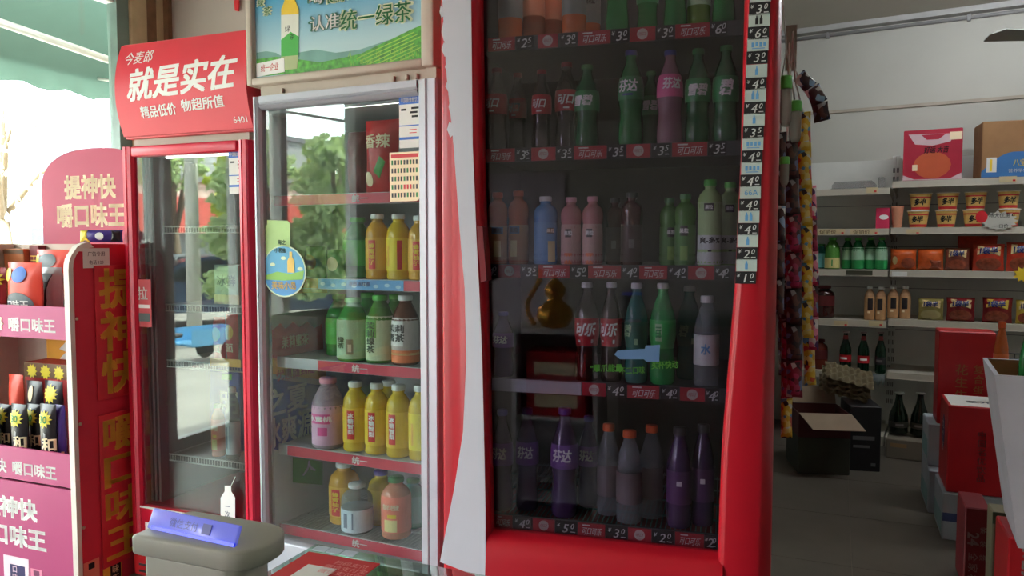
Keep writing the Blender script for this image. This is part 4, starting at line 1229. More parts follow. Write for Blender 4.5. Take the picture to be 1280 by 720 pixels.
rx = abs(TE.loc(382, 339, yg)[0] - TE.loc(327.5, 339, yg)[0]) / 2; rzz = abs(TE.loc(355, 307, yg)[1] - TE.loc(355, 372, yg)[1]) / 2
def ell(k, n=28, a0=0, a1=2 * pi): return [(x + rx * k * cos(a0 + (a1 - a0) * t / n), z + rzz * k * sin(a0 + (a1 - a0) * t / n)) for t in range(n + (0 if a1 - a0 > 6.28 else 1))]
rs = MB().prism(ell(1.0), yg - 0.001, yg, 0)
rs.prism(ell(0.95), yg - 0.0014, yg - 0.001, 1)
rs.prism(ell(0.94, 18, radians(200), radians(340)), yg - 0.0018, yg - 0.0014, 2)
rs.prism([(x - rx * 0.92, z - rzz * 0.2), (x - rx * 0.3, z - rzz * 0.02), (x + rx * 0.3, z - rzz * 0.1), (x + rx * 0.92, z + 0.04 * rzz), (x + rx * 0.86, z - rzz * 0.3), (x, z - rzz * 0.36), (x - rx * 0.86, z - rzz * 0.34)], yg - 0.0022, yg - 0.0018, 3)
rs.prism([(x + rx * 0.18, z - rzz * 0.05), (x + rx * 0.5, z - rzz * 0.05), (x + rx * 0.5, z + rzz * 0.4), (x + rx * 0.4, z + rzz * 0.55), (x + rx * 0.4, z + rzz * 0.75), (x + rx * 0.28, z + rzz * 0.75), (x + rx * 0.28, z + rzz * 0.55), (x + rx * 0.18, z + rzz * 0.4)], yg - 0.0026, yg - 0.0022, 4)
rs.text('美味小岛', x, z - rzz * 0.55, rzz * 0.32, 4, 0.02, width=rx * 1.1, y=yg - 0.003)
for cx, cz in ((-0.5, 0.25), (0.0, 0.5), (0.75, 0.1)):
    rs.prism([(x + rx * cx + rx * 0.12 * cos(t * pi / 5), z + rzz * cz + rzz * 0.07 * sin(t * pi / 5)) for t in range(10)], yg - 0.0024, yg - 0.0018, 0)
rs.build('round_sticker', [mat('sticker_pale_rim', (206, 226, 190), 0.5), mat('sticker_sky', (86, 166, 206), 0.5), mat('sticker_deep_sky', (66, 140, 200), 0.5), mat('sticker_green', (130, 186, 80), 0.5), mat('sticker_ochre', (226, 190, 90), 0.5)], tea)
gp = [TE.loc(u, v, yg) for u, v in ((328, 318), (328, 285), (334, 281), (334, 275), (360, 276), (363, 280), (363, 318))]
gc = MB().prism(gp, yg - 0.0010, yg - 0.0001, 0)
xx, zz = TE.loc(353, 303, yg); gc.text('海之', xx, zz, 0.018, 1, 0.02, y=yg - 0.0032)
xx, zz = TE.loc(351, 313, yg); gc.text('小茗盐', xx, zz, 0.016, 1, 0.02, y=yg - 0.0032)
gc.build('green_card', [mat('card_light_green', (170, 206, 130), 0.5), mat('ink_dark_green', (24, 70, 40))], tea)

FT, BT = 0.135, 0.215
row(TE, TZ[1], [
    ('greenbottle', 447, 272, 30, BT, 'green bottle set back'), ('icetea_red', 471.5, 268, 25, FT, 'golden iced tea, red upright label'),
    ('icetea_side', 498, 268, 26, FT, 'yellow iced tea, red label turned aside'), ('icetea_red', 524.5, 270, 25, FT, 'golden iced tea by the frame')],
    'on the upper fridge shelf', 'bottles on the upper shelf of the grey-framed fridge', TZ[0] - 0.014)
row(TE, TZ[2], [
    ('greenbottle', 424, 368, 28, BT, 'green bottle set back'), ('greentea_pic', 441, 372, 33, FT, 'pale green tea'),
    ('greenbottle', 458, 366, 26, BT + 0.02, 'green bottle set back'), ('greentea', 475, 369, 31, FT, 'green tea, large upright characters'),
    ('greenbottle', 494, 368, 26, BT + 0.02, 'green bottle set back'), ('jasmine', 506.5, 369, 30, FT, 'brown jasmine tea, white flower label')],
    'on the middle fridge shelf', 'bottles on the middle shelf of the grey-framed fridge', TZ[1] - 0.014)
row(TE, TZ[3], [
    ('peach_pink', 410, 472, 33, FT, 'pink peach drink'), ('icetea', 444, 477, 26.5, FT, 'yellow iced tea'),
    ('icetea', 470.8, 479, 26, FT, 'yellow iced tea'), ('icetea', 486, 476, 26, BT + 0.02, 'yellow iced tea set back'),
    ('icetea', 498, 481, 26.5, FT, 'yellow iced tea'), ('icetea_side', 525.5, 482, 26, FT, 'yellow iced tea by the frame')],
    'on the fourth fridge shelf', 'bottles on the fourth shelf of the grey-framed fridge', TZ[2] - 0.014)
row(TE, TZ[4], [
    ('icetea_red', 417, 583, 31, FT, 'golden iced tea'), ('white_label', 446, 604, 32, FT, 'clear bottle, white label'),
    ('yellow_plain', 476, 588, 27, BT + 0.02, 'yellow drink set back'), ('peach_orange', 495, 596, 31, FT + 0.02, 'coral peach drink'),
    ('teal_plain', 513, 600, 25, BT + 0.02, 'teal drink set back')],
    'on the lowest fridge shelf', 'bottles on the lowest shelf of the grey-framed fridge', TZ[3] - 0.014)

# ------------------------------------------------------------------ pouches and bags
def pouch(name, fr, u, vtop, vbot, wpx, yl, mats, label, cat, group, deco=None, thick=0.035, zs=None, rz=0.0, tilt=0.0, crimp=True):
    """A filled bag: flat sealed ends, bulging middle. deco(mb, W, H, fn) adds print on the front."""
    x, zt = fr.loc(u, vtop, yl)
    _, zb = fr.loc(u, vbot, yl)
    if zs is not None: zb = zs
    W = abs(fr.loc(u + wpx / 2, vtop, yl)[0] - fr.loc(u - wpx / 2, vtop, yl)[0])
    H = zt - zb
    nx, nz = 8, 9
    mb = MB()
    def bulge(a, b):
        fa = max(0.0, 1 - abs(2 * a - 1) ** 2.2)
        fb = max(0.0, 1 - abs(2 * b ** 1.25 - 1) ** 3)
        return thick * (fa * fb) ** 0.65
    rnd = random.Random(label)
    wob = [[rnd.uniform(-0.07, 0.07) for _ in range(nz + 1)] for _ in range(nx + 1)]
    for s in (-1, 1):
        vs = []
        for j in range(nz + 1):
            for i in range(nx + 1):
                a, b = i / nx, j / nz
                pin = 1 - 0.05 * sin(pi * b) if crimp else 1
                t = bulge(a, b) * (1 + wob[i][j]) + 0.0006
                vs.append(((a - 0.5) * W * pin, s * t, b * H))
        fs = []
        for j in range(nz):
            for i in range(nx):
                k = j * (nx + 1) + i
                q = (k, k + 1, k + nx + 2, k + nx + 1)
                fs.append(q if s < 0 else q[::-1])
        mb.add(vs, fs, 0, True)
    fn = lambda px, pz: (px, -bulge(min(1, max(0, px / W + 0.5)), min(1, max(0, pz / H))) * 1.08 - 0.0018, pz)
    if deco:
        deco(mb, W, H, fn)
    o = mb.build(name, mats, None, fr.w(x, yl, zb), fr.rz + rz, recalc=False)
    o.rotation_euler.x = tilt
    return tag(o, label, cat, group)

def patch(mb, pts, fn, m, n=6):
    """A flat printed patch (polygon around its centre) draped on the bag."""
    cx = sum(p[0] for p in pts) / len(pts); cz = sum(p[1] for p in pts) / len(pts)
    vs = [fn(cx, cz)]
    rings = 3
    for r in range(1, rings + 1):
        for p in pts:
            vs.append(fn(cx + (p[0] - cx) * r / rings, cz + (p[1] - cz) * r / rings))
    k = len(pts)
    fs = [(0, 1 + i, 1 + (i + 1) % k) for i in range(k)]
    for r in range(rings - 1):
        for i in range(k):
            a = 1 + r * k
            fs.append((a + i, a + k + i, a + k + (i + 1) % k, a + (i + 1) % k))
    mb.add(vs, fs, m)
def oval(cx, cz, rx, rz, n=16): return [(cx + rx * cos(2 * pi * t / n), cz + rz * sin(2 * pi * t / n)) for t in range(n)]
def star(cx, cz, r, n=12, inner=0.68): return [(cx + r * (1 if t % 2 == 0 else inner) * cos(pi * t / n), cz + r * (1 if t % 2 == 0 else inner) * sin(pi * t / n)) for t in range(2 * n)]
def up(fn, d): return lambda x, z: tuple(a + b for a, b in zip(fn(x, z), (0, -d, 0)))

# bags and packs inside the grey-framed fridge
def deco_noodle(mb, W, H, fn):
    patch(mb, oval(0, H * 0.35, W * 0.36, H * 0.22), fn, 1)
    mb.text('牛肉面', 0, H * 0.72, H * 0.18, 2, 0.02, fn=up(fn, 0.001))
pouch('snack_bag', TE, 478, 150, 240, 42, FT, [RNOOD, GREENW, CREAM], "red snack bag with a green leaf print on the grey-framed fridge's top shelf", 'bag', None, lambda mb, W, H, fn: (patch(mb, [(W * -0.1, H * 0.3), (W * 0.1, H * 0.5), (W * 0.25, H * 0.42), (W * 0.05, H * 0.2)], fn, 1), patch(mb, oval(-W * 0.3, H * 0.2, W * 0.14, H * 0.1), fn, 2), mb.text('香辣', 0, H * 0.7, H * 0.2, 2, 0.02, fn=up(fn, 0.001))), zs=TZ[0])
pouch('snack_bag', TE, 448, 165, 240, 26, BT, [mat('wrapper_dark_red', (110, 20, 30), 0.3), YELW], 'darker red snack bag behind the leaf-print one on the top fridge shelf', 'bag', None, None, zs=TZ[0])
pouch('snack_bag', TE, 395, 308, 350, 24, FT + 0.02, [GREENW, YELW, CREAM], 'green snack bag by the round sticker on the upper fridge shelf', 'bag', 'green bags on the upper shelf', lambda mb, W, H, fn: patch(mb, oval(0, H * 0.5, W * 0.3, H * 0.25), fn, 1), zs=TZ[1])
pouch('snack_bag', TE, 420, 312, 350, 22, FT + 0.0, [mat('wrapper_deep_green', (40, 110, 56), 0.3), YELW, CREAM], 'darker green snack bag beside the set-back green bottle, upper fridge shelf', 'bag', 'green bags on the upper shelf', lambda mb, W, H, fn: patch(mb, oval(0, H * 0.5, W * 0.3, H * 0.25), fn, 2), zs=TZ[1], thick=0.022)
# blue cartons
def carton(name, fr, u0, u1, vt, yl, depth, zs, mats, label, cat='carton', group=None, deco=None, rz=0.0, zt=None, lid=None):
    x0, z1 = fr.loc(u0, vt, yl); x1, _ = fr.loc(u1, vt, yl)
    if zt: z1 = zt
    W, H = x1 - x0, z1 - zs
    mb = MB().rbox(-W / 2, W / 2, 0, depth, 0, H, min(0.004, W * 0.03), seg=1)
    if deco: deco(mb, W, H)
    o = mb.build(name, mats, None, fr.w((x0 + x1) / 2, yl, zs + 0.0005), fr.rz + rz)
    return tag(o, label, cat, group)
# ------------------------------------------------------------------ red-framed fridge with the slogan header
rf = empty('display_fridge', RF.o, RF.rz)
tag(rf, 'red-framed upright fridge with a white slogan on its red header, beside the betel display', 'fridge')
RX0, RX1 = RF.loc(157.5, 400)[0], RF.loc(312, 400)[0]
QX0, QX1 = RF.loc(168, 400)[0], RF.loc(300.5, 400)[0]
RZT = RF.loc(235, 177)[1]; QZT = RF.loc(235, 192)[1]
QZB = RF.loc(235, 642)[1]; RZB = RF.loc(165, 688)[1]
D = 0.52
m = MB()
for x in (RX0, RX1 - 0.035):
    m.box(x, x + 0.035, 0.045, D, 0.06, RZT, 0)
m.box(RX0 + 0.035, RX1 - 0.035, D - 0.035, D, 0.06, RZT, 1).box(RX0 + 0.035, RX1 - 0.035, 0.045, D - 0.035, RZT - 0.04, RZT, 1).box(RX0 + 0.035, RX1 - 0.035, 0.05, D - 0.035, 0.06, QZB - 0.005, 0)
for x in (RX0 + 0.03, RX1 - 0.07):
    m.box(x, x + 0.04, 0.1, D - 0.05, 0, 0.06, 2)
for k in range(3):
    m.box(RX0 + 0.036 + k * 0.02, RX0 + 0.046 + k * 0.02, 0.06, D - 0.04, QZB, RZT - 0.04, 2)
m.build('cabinet', [DOORRED, mat('fridge_liner_grey', (150, 156, 160), 0.5), MIDGREY], rf)
stile(RX0, QX0 + 0.003, RZB, RZT - 0.004, rf, DOORRED, 'door_stile')
stile(QX1 - 0.003, RX1, RZB, RZT - 0.004, rf, DOORRED, 'door_stile', True)
MB().rbox(QX0 + 0.003, QX1 - 0.003, 0.0, 0.043, QZT, RZT - 0.004, 0.006).build('door_rail', DOORRED, rf)
MB().rbox(QX0 + 0.003, QX1 - 0.003, 0.0, 0.043, RZB, QZB, 0.006).build('door_rail', DOORRED, rf)
MB().box(QX0 + 0.003, QX1 - 0.003, -0.002, 0.002, QZB - 0.006, QZB + 0.001).build('white_edge', WHITEP, rf)
MB().box(QX0, QX1, 0.02, 0.026, QZB - 0.004, QZT + 0.004).build('glass_pane', GLASSR, rf)
sl = MB().rbox(RX0 + 0.005, RX1 - 0.005, 0.0, 0.044, 0.02, RZB - 0.008, 0.004, 0)
for k in range(6):
    sl.box(RX0 + 0.03 + k * 0.08, RX0 + 0.085 + k * 0.08, -0.001, 0.0, RZB - 0.05, RZB - 0.042, 1)
    sl.box(RX0 + 0.03 + k * 0.08, RX0 + 0.085 + k * 0.08, -0.001, 0.0, RZB - 0.075, RZB - 0.067, 1)
sl.build('base_panel', [REDP, DARK], rf)
# convex sign
SZ0, SZ1 = RF.loc(235, 165)[1], RF.loc(235, 46)[1]
SX0, SX1 = RF.loc(150, 110)[0], RF.loc(313, 100)[0]
szc, szh = (SZ0 + SZ1) / 2, (SZ1 - SZ0) / 2
sfn = lambda x, z: (x, 0.012 - 0.034 * (1 - ((z - szc) / szh) ** 2) - 0.0008, z)
rowz = [SZ0 + (SZ1 - SZ0) * i / 14 for i in range(15)]
sg = MB()
loft(sg, [[sfn(x, z) for x in (SX0, SX1)] for z in rowz])
for x in (SX0, SX1):
    sg.add([sfn(x, z) for z in rowz] + [(x, 0.14, SZ1), (x, 0.14, SZ0)], [tuple(range(17))])
sg.box(SX0, SX1, 0.025, 0.14, SZ0, SZ1)
sgo = sg.build('header_sign', SIGNRED, rf)
for z_ in (SZ1, SZ0):
    MB().rbox(SX0 - 0.004, SX1, 0.022, 0.05, z_ - 0.007, z_ + 0.007, 0.003).build('sign_edge', mat('sign_edge_red', (226, 80, 90), 0.4), sgo)
MB().box(RX0 + 0.02, RX1 - 0.02, 0.04, 0.12, RZT, SZ0).build('header_mount', BEIGE, rf)
sf2 = up(sfn, 0.0012)
def sign_text(body, u0, u1, v, h, bold, shear, rot=0.0):
    x0, z = RF.loc(u0, v, 0); x1, _ = RF.loc(u1, v, 0)
    _, z = RF.loc((u0 + u1) / 2, v, -0.015)
    MB().text(body, (x0 + x1) / 2, z, h, 0, bold, shear, width=x1 - x0, fn=sf2, rot=rot).build('lettering', WHITEP, sgo)
sign_text('就是实在', 165, 302, 98, 0.118, 0.024, 0.22, 0.035)
sign_text('今麦郎', 159, 194, 71, 0.05, 0.01, 0.15, 0.02)
sign_text('精品低价', 180, 224, 138, 0.042, 0.02, 0.0, 0.03)
sign_text('物超所值', 231, 284, 129, 0.042, 0.02, 0.0, 0.03)
sign_text('6401', 292, 309, 148, 0.03, 0.0, 0.0)
# wire shelves
RZS = []
for i, v in enumerate((285, 384, 455, 574)):
    zc = RF.loc(250, v, 0.09)[1]
    RZS.append(zc + 0.008)
    s = empty('wire_shelf', (0, 0, 0)); s.parent = rf
    w = MB().tube([(RX0 + 0.1, 0.09, zc + 0.006), (RX1 - 0.04, 0.09, zc + 0.006)], 0.003, 5).tube([(RX0 + 0.1, 0.09, zc - 0.018), (RX1 - 0.04, 0.09, zc - 0.018)], 0.003, 5)
    for k in range(34):
        x = RX0 + 0.105 + k * (RX1 - RX0 - 0.15) / 33
        w.tube([(x, 0.088, zc - 0.018), (x, 0.088, zc + 0.006), (x, 0.47, zc + 0.006)], 0.0016, 4, smooth=False)
    tag(w.build('shelf_wires', WIRE, s), kind='stuff')
_lt = MB().lathe([(0.007, -0.18), (0.007, 0.18)], 8).build('lamp_tube', mat('added_tube_bright', (255, 250, 240), 0.4, emit=(255, 246, 236), estr=20.0), rf)  # tube added to lighten the goods inside
_lt.location = (0.02, 0.06, QZT + 0.002); _lt.rotation_euler = (0, pi / 2, 0)
xa_, zz_ = RF.loc(263, 452, 0.08); xb_, _ = RF.loc(301, 452, 0.08)
MB().box(xa_, xb_, 0.078, 0.082, zz_ - 0.014, zz_ + 0.014).build('price_strip', mat('strip_yellow_orange', (236, 176, 60), 0.4), rf)
yg = 0.0195
energy_label(RF, 286, 189, 307, 242, yg, rf)
x0, zt = RF.loc(168, 349, yg); x1, zb = RF.loc(190, 409, yg)
b = MB().box(x0, x1, yg - 0.001, yg, zb, zt, 0)
b.text('拉', (x0 + x1) / 2, zt - 0.052, 0.05, 1, 0.02, y=yg - 0.0018)
b.box(x0 + 0.008, x1 - 0.008, yg - 0.0016, yg - 0.001, zt - 0.105, zt - 0.092, 1).box(x0 + 0.008, x1 - 0.008, yg - 0.0016, yg - 0.001, zb + 0.02, zb + 0.05, 2)
b.build('pull_sticker', [mat('sticker_coral', (206, 90, 96), 0.5), WHITEP, mat('sticker_slate', (90, 110, 110), 0.5)], rf)
bp = RF.poly([(276, 658), (276, 622), (281, 614), (281, 607), (289, 607), (289, 614), (294, 622), (294, 656)], -0.001)
b = MB().prism(bp, -0.002, -0.0008, 0)
bx, bz = RF.loc(285, 640, 0)
for k, ch in enumerate('一次方'):
    b.text(ch, bx, bz + 0.02 - k * 0.028, 0.026, 1, 0.01, y=-0.0026)
b.tube([RF.loc(289, 607, -0.002)[:1] + (-0.0015,) + RF.loc(289, 607, -0.002)[1:], RF.loc(294, 596, -0.002)[:1] + (-0.0015,) + RF.loc(294, 596, -0.002)[1:]], 0.0015, 5, 0)
b.build('bottle_sticker', [WHITEP, mat('ink_grey', (110, 120, 140))], rf)
qx, qz = RF.loc(186, 657, -0.001)
MB().box(qx - 0.018, qx + 0.03, -0.0012, -0.0002, qz - 0.03, qz + 0.012).build('white_sticker', WHITEP, rf)
# contents at the hinge side
FR = 0.13
FR = 0.13
carton('tea_box', RF, 267, 298, 331, FR, 0.1, RZS[1], [mat('box_pale_green', (186, 206, 196), 0.5), CREAM, mat('ink_grey', (110, 120, 140))], 'pale green box on the upper wire shelf of the red-framed fridge', 'box', None, lambda mb, W, H: (mb.box(-W / 2, W / 2, -0.001, 0, 0.002, H * 0.25, 1), mb.text('冰鲜', 0.0, H * 0.6, H * 0.3, 2, 0.02, y=-0.001)))
RMM = [mat('wrapper_bright_red', (216, 40, 44), 0.35), GOLD, CREAM]
for i, (u, vt) in enumerate(((274, 396), (290, 392))):
    pouch('noodle_pack', RF, u, vt, 445, 14.6, FR + 0.01 * i, RMM, 'red noodle pack %s in the red-framed fridge' % ('by the dark lining' if i == 0 else 'by the door stile'), 'noodles', 'red noodle packs in the red-framed fridge', lambda mb, W, H, fn: (patch(mb, oval(0, H * 0.62, W * 0.34, H * 0.16), fn, 1), mb.text('面', 0, H * 0.3, H * 0.2, 2, 0.02, fn=up(fn, 0.001))), zs=RZS[2], thick=0.02)
carton('drink_carton', RF, 261, 299, 463, FR + 0.06, 0.1, RZS[3], [BLUEW, WHITEP, LIMEP], 'blue carton with a white character on the lowest wire shelf of the red-framed fridge', 'carton', None, lambda mb, W, H: (mb.text('明', W * 0.15, H * 0.62, H * 0.3, 1, 0.02, y=-0.001), mb.box(-W * 0.05, W * 0.25, -0.001, 0, H * 0.9, H * 0.97, 2)))
bottle(RF, 'white_label', 290, 484, 14, FR, RZS[3], 'clear bottle with white label before the blue carton in the red-framed fridge', None)
bottle(RF, 'peach_orange', 272, 505, 13, FR, RZS[3], 'coral drink bottle before the blue carton in the red-framed fridge', None)
# red tassel on the partition
tz = BP.loc(296, 6, -0.02)
tt = empty('red_tassel', BP.w(tz[0], -0.02, tz[1]), BP.rz)
tag(tt, 'red hanging ornament tail on the wall above the red-framed fridge', 'ornament')
MB().rbox(-0.014, 0.014, -0.006, 0.006, 0.02, 0.20, 0.004).build('knot', REDP, tt)
MB().prism([(-0.016, 0.02), (0.016, 0.02), (0.012, -0.035), (-0.010, -0.03)], -0.005, 0.005).build('tail', REDP, tt)

# ------------------------------------------------------------------ betel display rack
rack = empty('display_rack', RK.o, RK.rz)
tag(rack, 'pink and red cardboard display rack with an arched header at the shop window', 'display')
RW = 0.76
DEP = 0.35
arc = [(0.085 - 0.085 * cos(t * pi / 16), 1.165 + 0.085 * sin(t * pi / 16)) for t in range(9)]
side = [(0.0, 0.0)] + arc + [(DEP, 1.25), (DEP, 0.0)]
for x in (-0.02, -RW):
    p = MB().prism(side, x + 0.001, x + 0.018, axis='x').build('side_panel', RACKRED if x == -0.02 else mat('rack_back', (214, 196, 184), 0.7), rack)
    out = [(a - 0.006 if i < 10 else a, b + (0.006 if i > 5 else 0)) for i, (a, b) in enumerate(side[:10])]
    inn = [(a + 0.012, b - (0.012 if i > 5 else 0)) for i, (a, b) in enumerate(side[:10])]
    e = MB()
    n = len(out)
    vs = [(x - 0.003, a, b) for a, b in out] + [(x + 0.021, a, b) for a, b in out] + [(x - 0.003, a, b) for a, b in inn] + [(x + 0.021, a, b) for a, b in inn]
    fs = []
    for i in range(n - 1):
        fs += [(i, i + 1, n + i + 1, n + i), (2 * n + i, 2 * n + i + 1, i + 1, i), (n + i, n + i + 1, 3 * n + i + 1, 3 * n + i), (3 * n + i, 3 * n + i + 1, 2 * n + i + 1, 2 * n + i)]
    e.add(vs, fs)
    e.build('edge_trim', mat('trim_cream', (222, 214, 206), 0.5), p)
    if x == -0.02:
        def sidefn(d): return lambda a, b: (d, a, b)
        for chars, zt, hh in (('提神快', 1.165, 0.155), ('嚼口味王', 0.625, 0.136)):
            zb = zt - hh * len(chars)
            q = MB().rbox(-0.0015, 0.005, 0.093, 0.31, zb - 0.012, zt + 0.008, 0.002)
            for k, ch in enumerate(chars):
                q.text(ch, 0.195, zt - hh * (k + 0.5), hh * 0.98, 1, 0.026, 0, width=0.165, fn=sidefn(0.0056))
            q.build('slogan_plate', [mat('plate_red', (206, 40, 54), 0.5), GOLD], p)
        q = MB().box(0.0, 0.0012, 0.052, 0.16, 1.165, 1.235, 0)
        q.text('广告专用', 0.105, 1.215, 0.018, 1, 0.01, fn=sidefn(0.0018)); q.text('电话 123', 0.105, 1.185, 0.016, 1, 0.01, fn=sidefn(0.0018))
        q.build('paper_sticker', [PAPER, DARK], p)
        for z in (0.99, 0.62, 0.25):
            sc_ = MB().lathe([(0.006, 0), (0.006, 0.003), (0.001, 0.004)], 10).build('screw_cap', mat('cap_beige', (200, 180, 150), 0.5), p)
            sc_.location = (0.0, 0.02, z); sc_.rotation_euler = (0, pi / 2, 0)
        q = MB()
        ya, za = RK.side(128, 690, 0); yb, _ = RK.side(151, 690, 0)
        q.box(0.0, 0.0015, ya, yb, max(0.01, za - 0.16), za - 0.0, 0).box(0.0015, 0.0022, ya + 0.03, ya + 0.075, max(0.015, za - 0.14), za - 0.03, 1)
        for k, ch in enumerate('口味王'):
            q.text(ch, ya + 0.052, za - 0.048 - k * 0.034, 0.03, 2, 0.02, fn=sidefn(0.0028))
        ya, za = RK.side(104, 705, 0); yb, _ = RK.side(124, 705, 0)
        q.box(0.0, 0.0012, ya, yb, max(0.01, za - 0.1), za, 3).box(0.0012, 0.0018, ya + 0.02, yb - 0.02, za - 0.03, za - 0.008, 1)
        q.build('pouch_print', [GOLD, BLKP, CREAM, mat('print_rose', (226, 130, 110), 0.5)], p)
MB().box(-RW + 0.019, -0.021, DEP - 0.012, DEP, 0.0, 1.25).build('back_panel', mat('rack_back', (214, 196, 184), 0.7), rack)
def z_at(u, v): return RK.loc(u, v)[1]
STR = [(1.031, 0.916), (0.512, 0.394)]
for i, (zt, zb) in enumerate(STR):
    MB().box(-RW + 0.019, -0.021, 0.012, DEP - 0.013, zb + 0.01, zb + 0.02).build('shelf', PINKRACK, rack)
    q = MB().box(-RW + 0.019, -0.021, 0.0, 0.010, zb, zt, 0)
    if i == 0:
        x0, z = RK.loc(11, 405); x1, _ = RK.loc(69, 405)
        q.text('嚼口味王', (x0 + x1) / 2, z, 0.052, 1, 0.03, width=x1 - x0, y=-0.001)
        xs, zs_ = RK.loc(-6, 404)
        q.prism(star(xs, zs_, 0.045, 12, 0.75), -0.002, 0.0, 2)
    else:
        x0, z = RK.loc(16, 584); x1, _ = RK.loc(70, 587)
        q.text('嚼口味王', (x0 + x1) / 2, z, 0.052, 1, 0.03, width=x1 - x0, y=-0.001)
        x0, _ = RK.loc(-32, 583); x1, _ = RK.loc(8, 583)
        q.text('提神快', (x0 + x1) / 2, z, 0.052, 1, 0.03, width=x1 - x0, y=-0.001)
    q.build('shelf_front', [PINKRACK, WHITEP, CREAM], rack)
q = MB().box(-RW + 0.019, -0.021, 0.002, 0.012, 0.0, 0.385, 0)
x0, z = RK.loc(-22, 628); x1, _ = RK.loc(45, 632); q.text('提神快', (x0 + x1) / 2, z, 0.082, 1, 0.04, width=x1 - x0, y=0.001)
x0, z = RK.loc(-32, 660); x1, _ = RK.loc(56, 664); q.text('嚼口味王', (x0 + x1) / 2, z, 0.082, 1, 0.04, width=x1 - x0, y=0.001)
x0, z = RK.loc(4, 693); x1, _ = RK.loc(35, 693)
q.box(x0, x1, 0.0006, 0.002, max(0.01, z - 0.13), z, 2).box(x0 + 0.035, x1 - 0.02, 0.0, 0.0006, max(0.02, z - 0.12), z - 0.03, 3)
for k, ch in enumerate('口味王'):
    q.text(ch, x0 + 0.06, z - 0.046 - k * 0.03, 0.028, 2, 0.02, y=-0.0006)
q.box(x1 + 0.01, x1 + 0.07, 0.0006, 0.002, z - 0.12, z - 0.03, 4).box(x1 + 0.025, x1 + 0.055, 0.0, 0.0006, z - 0.055, z - 0.035, 5)
q.build('lower_panel', [PINKRACK, WHITEP, mat('print_pale_pink', (244, 214, 226), 0.5), mat('print_indigo', (46, 36, 90), 0.5), mat('print_candy_pink', (232, 140, 170), 0.5), mat('print_plum', (120, 50, 90), 0.5)], rack)
YH = DEP - 0.01
hc = RK.loc(118, 245, YH); hr = abs(RK.loc(52, 245, YH)[0] - hc[0])
ht = RK.loc(116, 185, YH)[1]
zq = RK.loc(52, 236, YH)[1]
arch = [(hc[0] - hr, 1.2)] + [(hc[0] - hr * math.copysign(abs(cos(t * pi / 20)) ** 0.8, cos(t * pi / 20)), zq + (ht - zq) * sin(t * pi / 20) ** 0.9) for t in range(21)] + [(hc[0] + hr, 1.2)]
q = MB().prism(arch, YH + 0.001, YH + 0.012, 0)
for s, u0, u1, v in (('提神快', 81, 144, 235), ('嚼口味王', 72, 156, 270)):
    x0, z = RK.loc(u0, v, YH); x1, _ = RK.loc(u1, v, YH)
    q.text(s, (x0 + x1) / 2, z, 0.098, 1, 0.035, width=x1 - x0, y=YH)
q.build('header_board', [PINKHEAD, CREAM], rack)

CORAL = mat('pouch_coral', (232, 82, 66), 0.35); SLATE = mat('print_slate', (86, 96, 104), 0.4); INK = mat('pouch_black', (30, 26, 34), 0.3)
STARY = mat('print_star_yellow', (226, 210, 60), 0.4); SILV = mat('pouch_silver', (160, 160, 166), 0.3); VIOL = mat('pouch_violet', (66, 46, 140), 0.35)
def deco_coral(mb, W, H, fn):
    patch(mb, oval(0, H * 0.36, W * 0.40, H * 0.20), fn, 1)
    mb.text('口味王', 0, H * 0.37, H * 0.15, 2, 0.03, fn=up(fn, 0.0015), width=W * 0.6)
    patch(mb, oval(W * 0.05, H * 0.82, W * 0.2, H * 0.12), fn, 3)
    patch(mb, oval(-W * 0.3, H * 0.82, W * 0.13, H * 0.1), fn, 4)
def deco_black(mb, W, H, fn):
    patch(mb, star(0, H * 0.80, W * 0.42), fn, 1)
    mb.text('30', 0.0, H * 0.80, H * 0.14, 2, 0.02, fn=up(fn, 0.0015))
    patch(mb, [(-W * 0.1, H * 0.1), (W * 0.0, H * 0.1), (W * 0.12, H * 0.6), (W * 0.02, H * 0.62)], fn, 3)
    mb.text('和', W * 0.22, H * 0.45, H * 0.2, 4, 0.02, fn=up(fn, 0.0015))
CM = [CORAL, SLATE, WHITEP, BLUEP, STARY]; BM = [INK, STARY, GREENP, SILV, CREAM]
zs1, zs2 = STR[0][1] + 0.0205, STR[1][1] + 0.0205
BG = 'snack pouches on the betel rack'
pouch('snack_pouch', RK, 31, 328, 385, 42, 0.075, CM, 'coral pouch with a grey oval, standing upright on the upper betel shelf', 'pouch', BG, deco_coral, zs=zs1)
pouch('snack_pouch', RK, -14, 334, 385, 42, 0.10, [mat('pouch_dark_red', (150, 24, 36), 0.35), STARY, WHITEP, INK, STARY], 'dark red pouch at the outer end of the upper betel shelf', 'pouch', BG, lambda mb, W, H, fn: patch(mb, star(W * 0.3, H * 0.8, W * 0.2), fn, 1), zs=zs1)
pouch('snack_pouch', RK, 64, 334, 385, 26, 0.185, [SILV, INK, WHITEP, INK, INK], 'dark silver pouch leaning by the white edging on the upper betel shelf', 'pouch', BG, lambda mb, W, H, fn: (patch(mb, [(-W * 0.3, H * 0.1), (W * 0.1, H * 0.1), (W * 0.3, H * 0.9), (-W * 0.1, H * 0.9)], fn, 1), mb.text('人', 0, H * 0.3, H * 0.2, 2, 0.02, fn=up(fn, 0.0015))), zs=zs1)
pouch('snack_pouch', RK, 66, 312, 385, 40, 0.25, CM, 'coral pouch with grey print, tallest at the rear of the upper betel shelf', 'pouch', BG, lambda mb, W, H, fn: (patch(mb, oval(0, H * 0.85, W * 0.28, H * 0.1), fn, 1), patch(mb, oval(-W * 0.35, H * 0.8, W * 0.12, H * 0.14), fn, 4)), zs=zs1)
